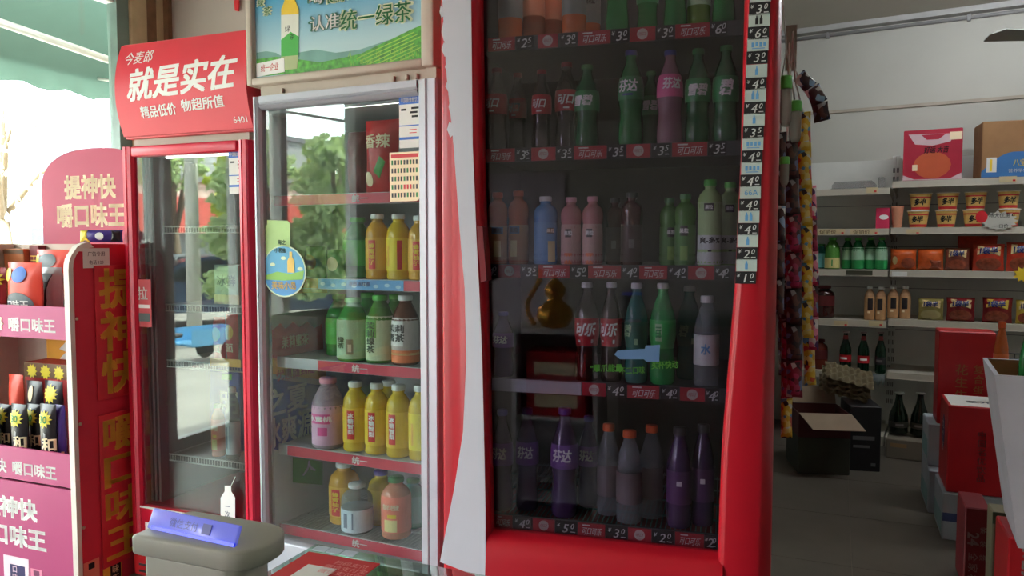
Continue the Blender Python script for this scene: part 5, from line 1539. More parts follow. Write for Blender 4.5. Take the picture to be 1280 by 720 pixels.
carton('snack_box', RK, 4, 29, 311, 0.28, 0.05, zs1, [mat('box_ochre', (206, 130, 84), 0.6), WOODB], 'ochre display box at the rear of the upper betel shelf', 'box', None, lambda mb, W, H: mb.box(-W / 2, W / 2, -0.002, 0, H - 0.02, H - 0.003, 1))
carton('snack_box', RK, 36, 48, 307, 0.30, 0.035, zs1, [mat('box_brick', (130, 34, 40), 0.5), GOLD], 'narrow dark red box with gold print between the ochre box and coral pouch', 'box', None, lambda mb, W, H: mb.text('王', 0, H * 0.8, 0.05, 1, 0.0, y=-0.001))
for i, u in enumerate((-14, 5, 24, 42.5, 60)):
    pouch('snack_pouch', RK, u, 505, 570, 19.5, 0.036 + 0.052 * (i % 2), BM, 'black pouch with a yellow starburst, %s from the outer end of the lower shelf front' % ORD[i], 'pouch', BG, deco_black, zs=zs2, thick=0.02)
pouch('snack_pouch', RK, 75, 506, 570, 12, 0.06, [VIOL, CREAM, WHITEP, INK, CREAM], 'violet pouch squeezed beside the black ones on the lower betel shelf', 'pouch', BG, lambda mb, W, H, fn: mb.text('刘', 0, H * 0.25, H * 0.2, 1, 0.02, fn=up(fn, 0.0015)), zs=zs2, thick=0.018)
pouch('snack_pouch', RK, 20, 468, 570, 18, 0.155, [CORAL, INK, WHITEP, INK, INK], 'coral pouch behind the black ones on the lower betel shelf', 'pouch', BG, None, zs=zs2, thick=0.02)
pouch('snack_pouch', RK, 43, 476, 570, 20, 0.155, [INK, CREAM, WHITEP, INK, INK], 'black pouch with a pale flame behind the starburst ones', 'pouch', BG, lambda mb, W, H, fn: patch(mb, oval(0, H * 0.85, W * 0.14, H * 0.1), fn, 1), zs=zs2, thick=0.02)
pouch('snack_pouch', RK, 67, 476, 570, 22, 0.155, [INK, STARY, WHITEP, INK, INK], 'black pouch with faded star behind the violet one', 'pouch', BG, lambda mb, W, H, fn: patch(mb, star(0, H * 0.85, W * 0.4), fn, 1), zs=zs2, thick=0.02)
carton('snack_box', RK, 30, 84, 452, 0.22, 0.1, zs2, [mat('box_red_snack', (178, 40, 44), 0.5), STARY, mat('box_umber', (104, 70, 40), 0.5)], 'red box with three yellow stars behind the pouches on the lower betel shelf', 'box', None,
       lambda mb, W, H: (mb.box(-W / 2 + 0.001, W / 2 - 0.001, -0.001, 0, H - 0.06, H - 0.001, 2), [mb.prism(star(k * W / 3.2, H - 0.035, 0.03, 10), -0.002, -0.001, 1) for k in (-1, 0, 1)]))
kb = carton('header_card', RK, 57, 85, 420, 0.325, 0.008, zs2, [mat('card_orange', (236, 168, 50), 0.5), WHITEP], 'orange card with white zigzag at the back of the lower betel shelf', 'card', None, lambda mb, W, H: mb.prism([(W * 0.4, H - 0.02), (W * 0.1, H - 0.05), (W * 0.4, H - 0.06), (W * 0.1, H - 0.09), (W * 0.45, H - 0.1)], -0.001, 0.0, 1))
o = pouch('snack_pouch', RK, 121, 290, 305, 36, 0.2, [VIOL, STARY, WHITEP, INK], 'small violet and yellow packet lying on top of the rack side panel', 'pouch', BG, lambda mb, W, H, fn: (patch(mb, [(-W * 0.5, 0.002), (-W * 0.25, 0.002), (-W * 0.3, H - 0.002), (-W * 0.48, H - 0.002)], fn, 1), patch(mb, oval(0, H * 0.5, W * 0.1, H * 0.3), fn, 2), patch(mb, [(W * 0.22, 0.003), (W * 0.45, 0.003), (W * 0.45, H - 0.004), (W * 0.25, H - 0.002)], fn, 3)), thick=0.02)
o.location = RK.w(-0.01, 0.14, 1.256); o.rotation_euler.z = RK.rz + 0.5

# ------------------------------------------------------------------ counter, sheet and payment device
CZ = 0.95
P0 = on_level(395, 679, CZ)
counter = empty('glass_counter', (P0.x, P0.y, 0), BP.rz)
tag(counter, 'glass-topped shop counter with a thin metal rim below the camera', 'counter')
MB().rbox(0, 1.5, -0.62, 0, CZ - 0.008, CZ, 0.0015).build('glass_top', GLASST, counter)
fr_ = MB().box(0.004, 1.496, -0.014, -0.002, CZ - 0.030, CZ - 0.009).box(0.004, 0.016, -0.61, -0.014, CZ - 0.030, CZ - 0.009).box(0.004, 1.496, -0.62, -0.61, CZ - 0.030, CZ - 0.009)
fr_.build('rim', mat('rim_metal', (150, 142, 128), 0.4, metal=0.5), counter)
cbm = MB().box(0.006, 1.49, -0.012, -0.004, 0.0, CZ - 0.031).box(0.006, 0.014, -0.61, -0.012, 0, CZ - 0.031).box(0.014, 1.49, -0.61, -0.60, 0, CZ - 0.031).box(0.014, 1.49, -0.60, -0.012, CZ - 0.13, CZ - 0.12)
for k in range(5):
    cbm.box(0.16 + k * 0.05, 0.166 + k * 0.05, -0.60, -0.012, CZ - 0.12, CZ - 0.112)
cbm.build('cabinet', mat('counter_grey', (146, 142, 134), 0.5), counter)
ZS = CZ + 0.0003
A, B = on_level(386, 691, CZ), on_level(475, 706, CZ)
ex = (B - A).normalized(); ey = Vector((ex.y, -ex.x, 0)); ey = ey if ey.y < 0 else -ey
wd = (B - A).length
sheet = empty('payment_sheet', (A.x, A.y, ZS), math.atan2(ex.y, ex.x))
tag(sheet, 'red payment sheet with a white square lying on the glass counter', 'sheet')
MB().box(0, wd, -0.11, 0, 0, 0.001).build('red_card', REDP, sheet)
MB().box(0.018, wd * 0.62, -0.10, -0.026, 0.001, 0.0016).build('white_square', WHITEP, sheet)
q = MB()
for k in range(3):
    q.text('扫码支付' if k == 0 else '微信支付宝', wd * 0.72, -0.014 - k * 0.010, 0.009, 0, 0.0, fn=lambda x, z: (x, z, 0.0018))
q.build('lettering', mat('print_faint_pink', (236, 150, 150), 0.5), sheet)
wp = empty('paper_slip', on_level(397, 683, CZ + 0.0006), math.atan2(ex.y, ex.x))
tag(wp, 'pale bluish paper slips behind the red payment sheet on the glass', 'paper')
for k in range(3):
    MB().box(k * 0.016, k * 0.016 + 0.0145, -0.010, 0.001, 0, 0.0008).build('slip', mat('paper_bluish', (196, 210, 226), 0.6), wp)

td = ray(262, 668)
TB_ = td * (0.54 / td.y) + Vector((0, 0, EYE))
term = empty('payment_speaker', (TB_.x, TB_.y, CZ + 0.0005), radians(-21))
tag(term, 'pale grey payment speaker with a glowing blue plate on the counter corner', 'payment device')
TG = mat('device_grey', (176, 176, 168), 0.45, var=0.03)
TZ_ = TB_.z - CZ
hw = 0.052
def rounded(x0, x1, y0, y1, rs, n=6):
    pts = []
    for (cx, cy, a0, r) in ((x1 - rs[0], y1 - rs[0], 0, rs[0]), (x0 + rs[1], y1 - rs[1], 90, rs[1]), (x0 + rs[2], y0 + rs[2], 180, rs[2]), (x1 - rs[3], y0 + rs[3], 270, rs[3])):
        for i in range(n + 1):
            t = radians(a0 + 90 * i / n)
            pts.append((cx + r * cos(t), cy + r * sin(t)))
    return pts
def slab(mb, poly, z0, z1, r, m=0):
    cx = sum(p[0] for p in poly) / len(poly); cy = sum(p[1] for p in poly) / len(poly)
    rows = []
    for dz, k in ((0, 0.94), (r * 0.5, 0.985), (r, 1.0)):
        rows.append((z0 + dz, k))
    for dz, k in ((r, 1.0), (r * 0.5, 0.985), (0, 0.94)):
        rows.append((z1 - dz, k))
    n = len(poly)
    vs = [(cx + (x - cx) * k, cy + (y - cy) * k, z) for z, k in rows for x, y in poly]
    fs = [(i * n + j, i * n + (j + 1) % n, (i + 1) * n + (j + 1) % n, (i + 1) * n + j) for i in range(len(rows) - 1) for j in range(n)]
    fs += [tuple(range(n - 1, -1, -1)), tuple(range((len(rows) - 1) * n, len(rows) * n))]
    return mb.add(vs, fs, m, True)
slab(MB(), rounded(-hw, hw, -0.022, 0.034, (0.026, 0.006, 0.004, 0.022)), TZ_ - 0.0145, TZ_, 0.002).build('head', TG, term)
q = slab(MB(), rounded(-hw + 0.009, hw - 0.014, -0.019, 0.028, (0.02, 0.004, 0.004, 0.012)), 0.0, TZ_ - 0.0142, 0.002)
q.text('产品', -0.008, TZ_ - 0.030, 0.007, 1, 0.0, y=-0.0196)
q.build('body', [TG, mat('device_print', (130, 130, 126), 0.5)], term)
ac = bpy.data.materials.new('lit_acrylic'); ac.use_nodes = True
b_ = ac.node_tree.nodes['Principled BSDF']; b_.inputs['Base Color'].default_value = lin((150, 160, 250)); b_.inputs['Roughness'].default_value = 0.2
b_.inputs['Emission Color'].default_value = lin((110, 116, 255)); b_.inputs['Emission Strength'].default_value = 0.3; b_.inputs['Alpha'].default_value = 0.75
pl_ = MB()
pl_.rbox(-0.049, 0.036, -0.0015, 0.0015, 0.0, 0.0145, 0.001, 0)
pl_.box(-0.044, 0.036, -0.0022, -0.0008, 0.0, 0.0025, 1)
pl_.text('微信支付', -0.014, 0.0075, 0.007, 2, 0.01, y=-0.0023)
pl_.box(0.004, 0.012, -0.0023, -0.0017, 0.004, 0.011, 2)
plate = pl_.build('lit_plate', [ac, mat('led_edge', (30, 50, 255), 0.3, emit=(20, 50, 255), estr=0.9), mat('plate_print', (110, 116, 190), 0.5)], term)
plate.location = (-0.002, -0.010, TZ_ - 0.0005); plate.rotation_euler = (radians(-25), 0, radians(-4))

# ------------------------------------------------------------------ wall shelving in the back of the shop
XM = WS.loc(1112, 300)[0]
LV = [240, 290, 341, 404, 470]
RV = [228, 288, 343, 407, 476]
WZ = {}
def bay(x0, x1, vs, u, label):
    b = empty('shelf_unit', WS.w(0, 0, 0), WS.rz)
    tag(b, label, 'shelving', 'wall shelving')
    MB().box(x0 + 0.01, x1 - 0.01, 0.40, 0.41, 0.08, 1.80).build('back_panel', PEG, b)
    for k in range(5):
        z = 0.42 + k * 0.27
        MB().box(x0 + 0.012, x1 - 0.012, 0.397, 0.3995, z, z + 0.004).build('panel_joint', MIDGREY, b)
    for x in (x0, x1 - 0.02):
        up_ = MB().box(x, x + 0.02, 0.385, 0.43, 0.0, 1.82, 0)
        for k in range(28):
            z = 0.2 + k * 0.056
            up_.box(x + 0.004, x + 0.008, 0.384, 0.3851, z, z + 0.03, 1).box(x + 0.012, x + 0.016, 0.384, 0.3851, z, z + 0.03, 1)
        up_.build('upright', [PEG, BLKP], b)
    zz = []
    for v in vs:
        zc = WS.loc(u, v)[1]
        s = MB().box(x0 + 0.004, x1 - 0.004, 0.006, 0.384, zc + 0.014, zc + 0.020).box(x0 + 0.004, x1 - 0.004, 0.0, 0.006, zc - 0.020, zc + 0.020).box(x0 + 0.004, x1 - 0.004, -0.006, 0.0, zc - 0.020, zc - 0.016)
        for x in (x0 + 0.006, x1 - 0.009):
            s.prism([(0.02, zc + 0.013), (0.384, zc + 0.013), (0.384, zc - 0.06), (0.02, zc - 0.012)], x, x + 0.003, axis='x')
        zz.append(zc + 0.0205)
        so = s.build('shelf', SHELFM, b)
        WZ[(round(x0, 2), v)] = so
    MB().box(x0 + 0.004, x1 - 0.004, 0.0, 0.384, 0.0, 0.06).build('plinth', SHELFM, b)
    return b, zz
bl_, LZ = bay(XM - 0.60, XM - 0.001, LV, 1060, 'steel wall shelves nearest the hanging candy strips')
br_, RZ_ = bay(XM + 0.001, XM + 0.95, RV, 1200, 'steel wall shelves stocked with noodle cups and noodle bags')
def price(side_shelf, u0, u1, v, rich=False, blank=False):
    x0, z = WS.loc(u0, v, -0.001); x1, _ = WS.loc(u1, v, -0.001)
    q = MB().box(x0, x1, -0.004, -0.0002, z - 0.017, z + 0.017, 0)
    if rich:
        q.text('促销价', x0 + (x1 - x0) * 0.4, z, 0.026, 1, 0.01, width=(x1 - x0) * 0.6, y=-0.0046)
    if not blank:
        q.box(x1 - 0.02, x1 - 0.006, -0.0046, -0.004, z - 0.012, z - 0.002, 2)
    q.build('price_tag', [PAPER if blank else mat('tag_buff', (206, 190, 150), 0.6), mat('ink_brown', (90, 66, 50), 0.6), REDP], side_shelf)
Lk = lambda i: WZ[(round(XM - 0.60, 2), LV[i])]
Rk_ = lambda i: WZ[(round(XM + 0.001, 2), RV[i])]
price(Lk(0), 1083, 1097, 238); price(Rk_(0), 1249, 1271, 224.5)
price(Lk(1), 1021, 1056, 290, True); price(Lk(1), 1063, 1098, 290, True); price(Rk_(1), 1133, 1150, 290)
price(Rk_(2), 1115, 1134, 343, blank=True); price(Lk(3), 1042, 1060, 404); price(Lk(3), 1086, 1104, 404)
xq, zq_ = WS.loc(1074, 341, -0.001)
MB().box(xq - 0.075, xq + 0.075, -0.004, -0.0002, zq_ - 0.014, zq_ + 0.014).build('price_tag', mat('tag_dark_olive', (60, 62, 44), 0.6), Lk(2))

FW = 0.07
row(WS, LZ[2], [('shelf_teal', 1025, 305, 19, FW, 'teal bottle'), ('shelf_tea_cream', 1041, 297, 20, FW, 'green bottle, cream label'),
    ('shelf_tea', 1059, 298, 16, FW, 'green tea bottle'), ('shelf_tea', 1073, 297.5, 16, FW, 'green tea bottle'), ('shelf_tea', 1088, 297, 16, FW, 'green tea bottle'), ('shelf_tea', 1102.5, 297, 16, FW, 'green tea bottle')],
    'on the third wall shelf', 'bottles on the third wall shelf')
row(WS, LZ[3], [('jug', 1031, 357, 25, FW + 0.02, 'dark red jug'), ('milktea', 1087.5, 358, 14, FW, 'milk tea'), ('milktea', 1101.5, 358.5, 14, FW, 'milk tea')], 'on the fourth wall shelf', 'bottles on the fourth wall shelf')
row(WS, RZ_[3], [('milktea', 1117, 358, 14, FW, 'milk tea'), ('milktea', 1132, 358, 14, FW, 'milk tea')], "on the noodle bay's fourth shelf", 'bottles on the fourth wall shelf')
row(WS, LZ[4], [('jar', 1024, 424, 22, FW + 0.03, 'dark jar'), ('beer', 1057.5, 414, 15, FW, 'green beer bottle, red label'), ('beer', 1080, 415, 15, FW, 'green beer bottle, red label'), ('beer_white', 1101.5, 415, 14, FW, 'green beer bottle, dark label')], 'on the fifth wall shelf', 'bottles on the fifth wall shelf')

# noodle cups
NCY = mat('cup_yellow', (226, 190, 110), 0.4); NCR = mat('cup_red', (196, 50, 50), 0.4); NCW = mat('cup_white', (226, 220, 210), 0.4)
def cup_proto():
    c = MB().lathe([(0.0, 0.002), (0.74, 0.0), (0.76, 0.02), (0.96, 0.90), (0.98, 0.93)], 20).build('noodle_cup', NCY)
    MB().lathe([(1.03, 0.93), (1.05, 0.96), (1.03, 0.985), (0.9, 1.0), (0.02, 1.0)], 20).build('lid', NCW, c)
    rr = lambda z: 0.755 + (0.97 - 0.755) * z
    q = MB().lathe([(rr(z) + 0.01, z) for z in (0.70, 0.80, 0.92)], 20, caps=False).lathe([(rr(z) + 0.01, z) for z in (0.03, 0.1, 0.18)], 20, caps=False)
    for k, ch in enumerate('多半'):
        q.text(ch, (k - 0.5) * 0.62, 0.46, 0.40, 1, 0.04, 0.2, width=0.6, fn=lambda x, z: (1.0 * (rr(z) + 0.02) * sin(x), -(rr(z) + 0.02) * cos(x), z))
    q.build('label', [NCR, BLKP], c)
    return c
cp = None
CH = 0.0
for r, us in enumerate(((1148, 1183, 1217, 1262), (1151, 1185, 1220, 1261))):
    for i, u in enumerate(us):
        cpx = cp if cp is None else dup(cp)
        if cpx is None:
            cp = cpx = cup_proto()
        x, zt = WS.loc(u, 262 if r == 0 else 240, FW + 0.02)
        R = abs(WS.loc(u + 14.0, 262, FW + 0.02)[0] - x)
        H = WS.loc(u, 262, FW + 0.02)[1] - RZ_[1]
        if r == 0: CH = max(CH, 0)
        hh = (WS.loc(1200, 262, FW + 0.02)[1] - RZ_[1])
        cpx.scale = (R, R, hh - 0.001)
        cpx.location = WS.w(x, FW + 0.02, RZ_[1] + 0.0005 + r * hh)
        cpx.rotation_euler.z = WS.rz + random.uniform(-0.15, 0.15)
        tag(cpx, 'noodle cup, %s from the uprights in the %s row of the two-high stack' % (ORD[i], 'bottom' if r == 0 else 'top'), 'noodle cup', 'noodle cups stacked two high')
pc_ = MB().lathe([(0.0, 0.002), (0.7, 0.0), (0.72, 0.02), (0.98, 0.92), (1.04, 0.95), (1.02, 1.0), (0.02, 1.0)], 18).build('paper_cup', mat('cup_peach', (216, 150, 120), 0.5))
x, zt = WS.loc(1122, 258, FW + 0.02); pc_.scale = (abs(WS.loc(1130, 258, FW + 0.02)[0] - x),) * 2 + (zt - RZ_[1],); pc_.location = WS.w(x, FW + 0.02, RZ_[1] + 0.0005)
tag(pc_, 'small peach paper cup at the end of the noodle cup shelf', 'cup')
carton('snack_box', WS, 1095, 1112, 260, FW, 0.09, LZ[1], [mat('box_pink', (206, 50, 90), 0.5), WHITEP], 'small pink box beside the peach paper cup', 'box', None, lambda mb, W, H: mb.prism(oval(W * 0.1, H * 0.55, W * 0.35, H * 0.12), -0.001, 0, 1))
# starburst price card on the shelf lip
x, z = WS.loc(1249, 276, -0.01); R = abs(WS.loc(1274, 276)[0] - WS.loc(1226, 276)[0]) / 2
q = MB().prism([(x + a - x, z + (b - z) * 0.62) for a, b in star(x, z, R, 15, 0.78)], -0.008, -0.005, 0)
q.text('特大优惠', x, z + 0.03, 0.032, 1, 0.0, width=R * 1.1, y=-0.009); q.text('一口价', x + 0.01, z - 0.03, 0.024, 1, 0.0, y=-0.009)
xs, zs_ = WS.loc(1227, 271, -0.01); q.prism(oval(xs, zs_, 0.03, 0.035), -0.0085, -0.006, 2)
q.build('starburst_card', [mat('card_pale', (196, 196, 186), 0.6), BLKP, REDP], Rk_(1))
x, z = WS.loc(1279, 343, -0.01)
MB().prism(star(x, z, 0.05, 9, 0.6), -0.008, -0.005).build('starburst_card', YELP, Rk_(2))

# top of the shelving
def gift(mb, W, H):
    mb.box(-W / 2, W / 2, -0.001, 0, H * 0.02, H * 0.97, 0)
    mb.prism([(-W * 0.42, H * 0.92), (W * 0.36, H * 0.9), (W * 0.3, H * 0.75), (0, H * 0.68), (-W * 0.3, H * 0.72)], -0.0018, -0.001, 1)
    mb.prism([(-W * 0.2, H * 0.9), (W * 0.22, H * 0.9), (W * 0.1, H * 0.80), (-W * 0.1, H * 0.80)], -0.0026, -0.0018, 0)
    mb.prism(oval(0.0, H * 0.30, W * 0.32, H * 0.26), -0.0018, -0.001, 2)
    mb.prism([(-W / 2, 0.005), (W / 2, 0.005), (W / 2, H * 0.14), (W * 0.3, H * 0.03), (-W * 0.3, H * 0.03), (-W / 2, H * 0.12)], -0.0022, -0.001, 1)
    mb.box(W * 0.28, W * 0.49, -0.0022, -0.001, H * 0.78, H * 0.93, 3)
    mb.box(-W * 0.34, -W * 0.25, -0.003, -0.001, H * 0.2, H * 0.32, 3)
    mb.text('好运 大吉', 0.02, H * 0.6, H * 0.14, 4, 0.02, 0.2, width=W * 0.42, y=-0.003)
carton('gift_box', WS, 1130, 1204, 164, 0.06, 0.16, RZ_[0], [mat('gift_red', (170, 36, 60), 0.35), mat('gift_pale', (206, 180, 186), 0.35), mat('gift_amber', (196, 92, 60), 0.35), CREAM, mat('ink_maroon', (60, 20, 30), 0.5)], 'red gift box with a pale swoosh on top of the wall shelving', 'box', None, gift, rz=0.05)
def brownbox(mb, W, H):
    pts = [(-W * 0.5, 0.004)] + [(W * (-0.5 + 1.0 * k / 12), 0.004 + H * 0.44 * sin(min(1.0, (k / 12) * 1.6 + 0.15) * pi / 2) - (H * 0.06 if k > 9 else 0)) for k in range(13)] + [(W * 0.5, 0.004)]
    mb.prism(pts, -0.0012, -0.0002, 1)
    mb.box(-W * 0.42, -W * 0.26, -0.002, -0.0012, H * 0.1, H * 0.36, 2).box(-W * 0.37, -W * 0.33, -0.0026, -0.002, H * 0.12, H * 0.33, 3)
    mb.text('八宝', W * 0.1, H * 0.26, H * 0.13, 3, 0.01, width=W * 0.2, y=-0.002)
    mb.text('营养早餐', W * 0.08, H * 0.12, H * 0.07, 2, 0.01, width=W * 0.3, y=-0.002)
carton('storage_carton', WS, 1228, 1310, 153, 0.05, 0.24, RZ_[0], [CARD, mat('print_sea_blue', (52, 110, 170), 0.6), PAPER, YELP], 'brown cardboard carton with a blue print on top of the wall shelving', 'carton', None, brownbox, rz=0.16)
# clear clamshell tray
x, z = WS.loc(1068, 220, 0.12)
q = MB()
Wt = 0.13
pro = [(-Wt, 0.0), (-Wt * 0.96, 0.03), (-Wt * 0.85, 0.048), (Wt * 0.8, 0.052), (Wt * 0.95, 0.03), (Wt, 0.0)]
for sgn in (0,):
    q.prism(pro, 0.0, 0.12, 0)
q.tube([(-Wt, 0.0, 0.004), (Wt, 0.0, 0.004), (Wt, 0.12, 0.004), (-Wt, 0.12, 0.004), (-Wt, 0, 0.004)], 0.004, 5)
o = q.build('plastic_tray', pet('clear_tray', (190, 190, 190), 0.7), None, WS.w(x, 0.08, LZ[0] + 0.0005), WS.rz)
tag(o, 'clear plastic clamshell tray lying on the top shelf', 'tray')
q = MB().rbox(-0.02, 0.02, 0, 0.03, 0, 0.075, 0.008)
x, z = WS.loc(1104, 220, 0.14)
o = q.build('plastic_bag', pet('clear_tray', (190, 190, 190), 0.7), None, WS.w(x - 0.01, 0.14, LZ[0] + 0.0005), WS.rz)
tag(o, 'crumpled clear plastic wrap against the slotted upright on the top shelf', 'plastic wrap')
# noodle bags
ONB = mat('noodle_orange', (206, 92, 40), 0.28, var=0.2, scale=40); TOMR = mat('noodle_tomato', (196, 62, 40), 0.28, var=0.2, scale=40)
NVY = mat('ink_navy_bag', (30, 40, 100), 0.4); CRM = mat('noodle_cream', (220, 196, 140), 0.35); MEAT = mat('noodle_meat', (150, 74, 50), 0.35, var=0.35, scale=50)
def deco_orange(mb, W, H, fn):
    patch(mb, oval(W * 0.2, H * 0.32, W * 0.26, H * 0.26), fn, 3)
    patch(mb, oval(-W * 0.3, H * 0.45, W * 0.1, H * 0.2), fn, 1)
def deco_lion(mb, W, H, fn):
    patch(mb, [(-W * 0.36, H * 0.60), (W * 0.36, H * 0.56), (W * 0.38, H * 0.92), (-W * 0.34, H * 0.94)], fn, 1)
    mb.text('1袋半', 0, H * 0.76, H * 0.26, 2, 0.04, 0.1, fn=up(fn, 0.002), width=W * 0.55)
    patch(mb, oval(0.0, H * 0.26, W * 0.4, H * 0.24), fn, 3)
NB = 'bags of instant noodles on the wall shelves'
NM = [ONB, CRM, NVY, MEAT]
pouch('noodle_bag', WS, 1129.5, 311, 336, 33, FW, NM, 'plump orange noodle bag next to the green tea bottles, no lettering', 'noodles', NB, deco_orange, zs=RZ_[2], thick=0.05)
pouch('noodle_bag', WS, 1163.5, 311, 336, 33, FW, NM, 'orange noodle bag with a red corner, second along the third noodle shelf', 'noodles', NB, lambda mb, W, H, fn: patch(mb, [(-W * 0.05, H * 0.05), (W * 0.42, H * 0.05), (W * 0.42, H * 0.45), (0, H * 0.5)], fn, 3), zs=RZ_[2], thick=0.05)
pouch('noodle_bag', WS, 1197, 310, 336, 31, FW, [mat('noodle_brown', (120, 64, 50), 0.28, var=0.3, scale=40), CRM, NVY, MEAT], 'dark brown noodle bag with blue lettering under the lying bag', 'noodles', NB, deco_lion, zs=RZ_[2], thick=0.04)
pouch('noodle_bag', WS, 1236, 305, 336, 40, FW, [TOMR, CRM, NVY, MEAT], 'tomato red noodle bag with blue lettering under the starburst card', 'noodles', NB, deco_lion, zs=RZ_[2], thick=0.045)
pouch('noodle_bag', WS, 1278, 303, 336, 40, FW, [TOMR, CRM, NVY, MEAT], 'tomato red noodle bag cut by the picture edge on the third shelf', 'noodles', NB, deco_lion, zs=RZ_[2], thick=0.045)
o = pouch('noodle_bag', WS, 1222, 296, 312, 50, FW + 0.16, [TOMR, CRM, NVY, MEAT], 'tomato red noodle bag lying across the back of the third shelf', 'noodles', NB, None, zs=RZ_[2], thick=0.05)
o.scale.z = (WS.loc(1222, 295, FW + 0.16)[1] - RZ_[2]) / max(1e-3, max(v.co.z for v in o.data.vertices))
pouch('noodle_bag', WS, 1164, 373, 399, 32, FW, [mat('noodle_olive', (150, 140, 80), 0.28, var=0.15, scale=40), CRM, NVY, mat('noodle_pale', (180, 170, 120), 0.35)], 'olive noodle bag with blue lettering on the fourth noodle shelf', 'noodles', NB, deco_lion, zs=RZ_[3], thick=0.045)
pouch('noodle_bag', WS, 1201, 372, 401, 36, FW, [mat('noodle_wine', (130, 28, 34), 0.28, var=0.2, scale=40), CRM, NVY, MEAT], 'wine red noodle bag with blue lettering beside the olive one', 'noodles', NB, deco_lion, zs=RZ_[3], thick=0.05)
pouch('noodle_bag', WS, 1247, 372, 401, 38, FW, [mat('noodle_wine', (130, 28, 34), 0.28, var=0.2, scale=40), mat('noodle_gold', (206, 180, 70), 0.35), NVY, MEAT], 'wine red noodle bag with a gold band, farther from the olive one', 'noodles', NB, deco_lion, zs=RZ_[3], thick=0.05, rz=-0.1)
pouch('noodle_bag', WS, 1283, 375, 401, 26, FW, [mat('noodle_gold', (206, 180, 70), 0.35), CRM, NVY, MEAT], 'gold noodle bag at the far end of the fourth noodle shelf', 'noodles', NB, deco_lion, zs=RZ_[3], thick=0.04)
# plastic film over the fifth shelf edge
x0, z0 = WS.loc(1086, 472, -0.006); x1, _ = WS.loc(1124, 476, -0.006)
q = MB(); n = 8
vs = []
for i in range(n + 1):
    x = x0 + (min(x1, XM - 0.004) - x0) * i / n
    vs += [(x, 0.02, LZ[4] + 0.003), (x, 0.0, LZ[4] + 0.004 + 0.003 * (i % 2)), (x, -0.014 - 0.004 * (i % 3), LZ[4] - 0.03 - 0.02 * ((i * 7) % 3)), ]
q.add(vs, [(i * 3 + k, i * 3 + k + 1, i * 3 + k + 4, i * 3 + k + 3) for i in range(n) for k in range(2)], 0, True)
o = q.build('plastic_film', pet('film_grey', (150, 160, 160), 0.6), None, WS.w(0, 0, 0), WS.rz)
so = o.modifiers.new('thick', 'SOLIDIFY'); so.thickness = 0.0015
tag(o, 'strip of plastic film hanging over the beer shelf edge', 'plastic film')
# wine bottles on the low carton
lowc = carton('wine_carton', WS, 1108, 1160, 548, -0.27, 0.25, 0.0, [mat('carton_grey_brown', (120, 112, 98), 0.8), mat('print_tan', (150, 120, 80), 0.7)], 'low grey carton under the two dark wine bottles', 'carton', None, lambda mb, W, H: mb.box(-W * 0.4, W * 0.0, -0.001, 0, H * 0.6, H * 0.8, 1))
zlow = WS.loc(1134, 548, -0.27)[1]
bottle(WS, 'champagne', 1124, 491, 25, -0.14, zlow + 0.001, 'dark wine bottle on the low carton, nearer the black box', 'wine bottles on the low carton')
bottle(WS, 'champagne', 1151, 491, 24, -0.14, zlow + 0.001, 'dark wine bottle on the low carton, nearer the red gift cartons', 'wine bottles on the low carton')

# ------------------------------------------------------------------ cartons on the floor
def floorbox(name, u, v, wdt, dep, hgt, mats, label, cat='carton', group=None, deco=None, z0=0.0, rz=None, at=None):
    """Box whose front lower corner on the viewer's side stands at pixel (u, v) of level z0."""
    p = at if at is not None else on_level(u, v, z0)
    mb = MB().rbox(0, wdt, 0, dep, 0, hgt, 0.004, seg=1)
    if deco: deco(mb, wdt, dep, hgt)
    o = mb.build(name, mats, None, (p.x, p.y, z0 + 0.0006), BP.rz if rz is None else rz)
    return tag(o, label, cat, group)
DKG = mat('carton_dark_green', (52, 56, 44), 0.8); DKR = mat('carton_dark_red', (74, 26, 28), 0.8)
bA = floorbox('green_carton', 997, 592, 0.27, 0.30, 0.20, [DKG], 'dark green carton on the floor under the open red carton', rz=radians(-8))
bB = empty('open_carton', (bA.location.x, bA.location.y, 0.2016), radians(-8))
tag(bB, 'dark red carton with its beige flap folded open, near the candy strips', 'carton')
q = MB().box(0, 0.27, 0, 0.006, 0, 0.13).box(0, 0.006, 0.006, 0.30, 0, 0.13).box(0.264, 0.27, 0.006, 0.30, 0, 0.13).box(0.006, 0.264, 0.294, 0.30, 0, 0.13).box(0.006, 0.264, 0.006, 0.294, 0, 0.006)
q.prism([(0.08, 0.13), (0.19, 0.13), (0.135, 0.07)], -0.0012, -0.0002, 1)
q.build('box', [DKR, BLKP], bB)
FLAP = mat('flap_beige', (150, 132, 112), 0.85)
f_ = MB().prism([(0.0, 0.0), (0.27, 0.0), (0.315, -0.125), (0.05, -0.125)], -0.002, 0.002, axis='z').build('flap', FLAP, bB); f_.location = (0, -0.003, 0.134); f_.rotation_euler.x = radians(32)
f_ = MB().box(0.0, 0.27, 0.0, 0.10, -0.002, 0.002).build('flap', FLAP, bB); f_.location = (0, 0.298, 0.132); f_.rotation_euler.x = radians(60)
bk = floorbox('black_carton', 1061, 588, 0.16, 0.26, 0.36, [mat('carton_black', (26, 26, 28), 0.6), mat('print_dim_grey', (110, 110, 112), 0.6)], 'black carton with two grey lines of print beside the open red carton', deco=lambda mb, W, D_, H: (mb.box(W * 0.1, W * 0.8, -0.001, 0, H * 0.48, H * 0.54, 1), mb.box(W * 0.12, W * 0.65, -0.001, 0, H * 0.36, H * 0.40, 1), mb.box(W * 0.7, W * 0.85, -0.001, 0, H * 0.08, H * 0.13, 1)), rz=radians(-12))
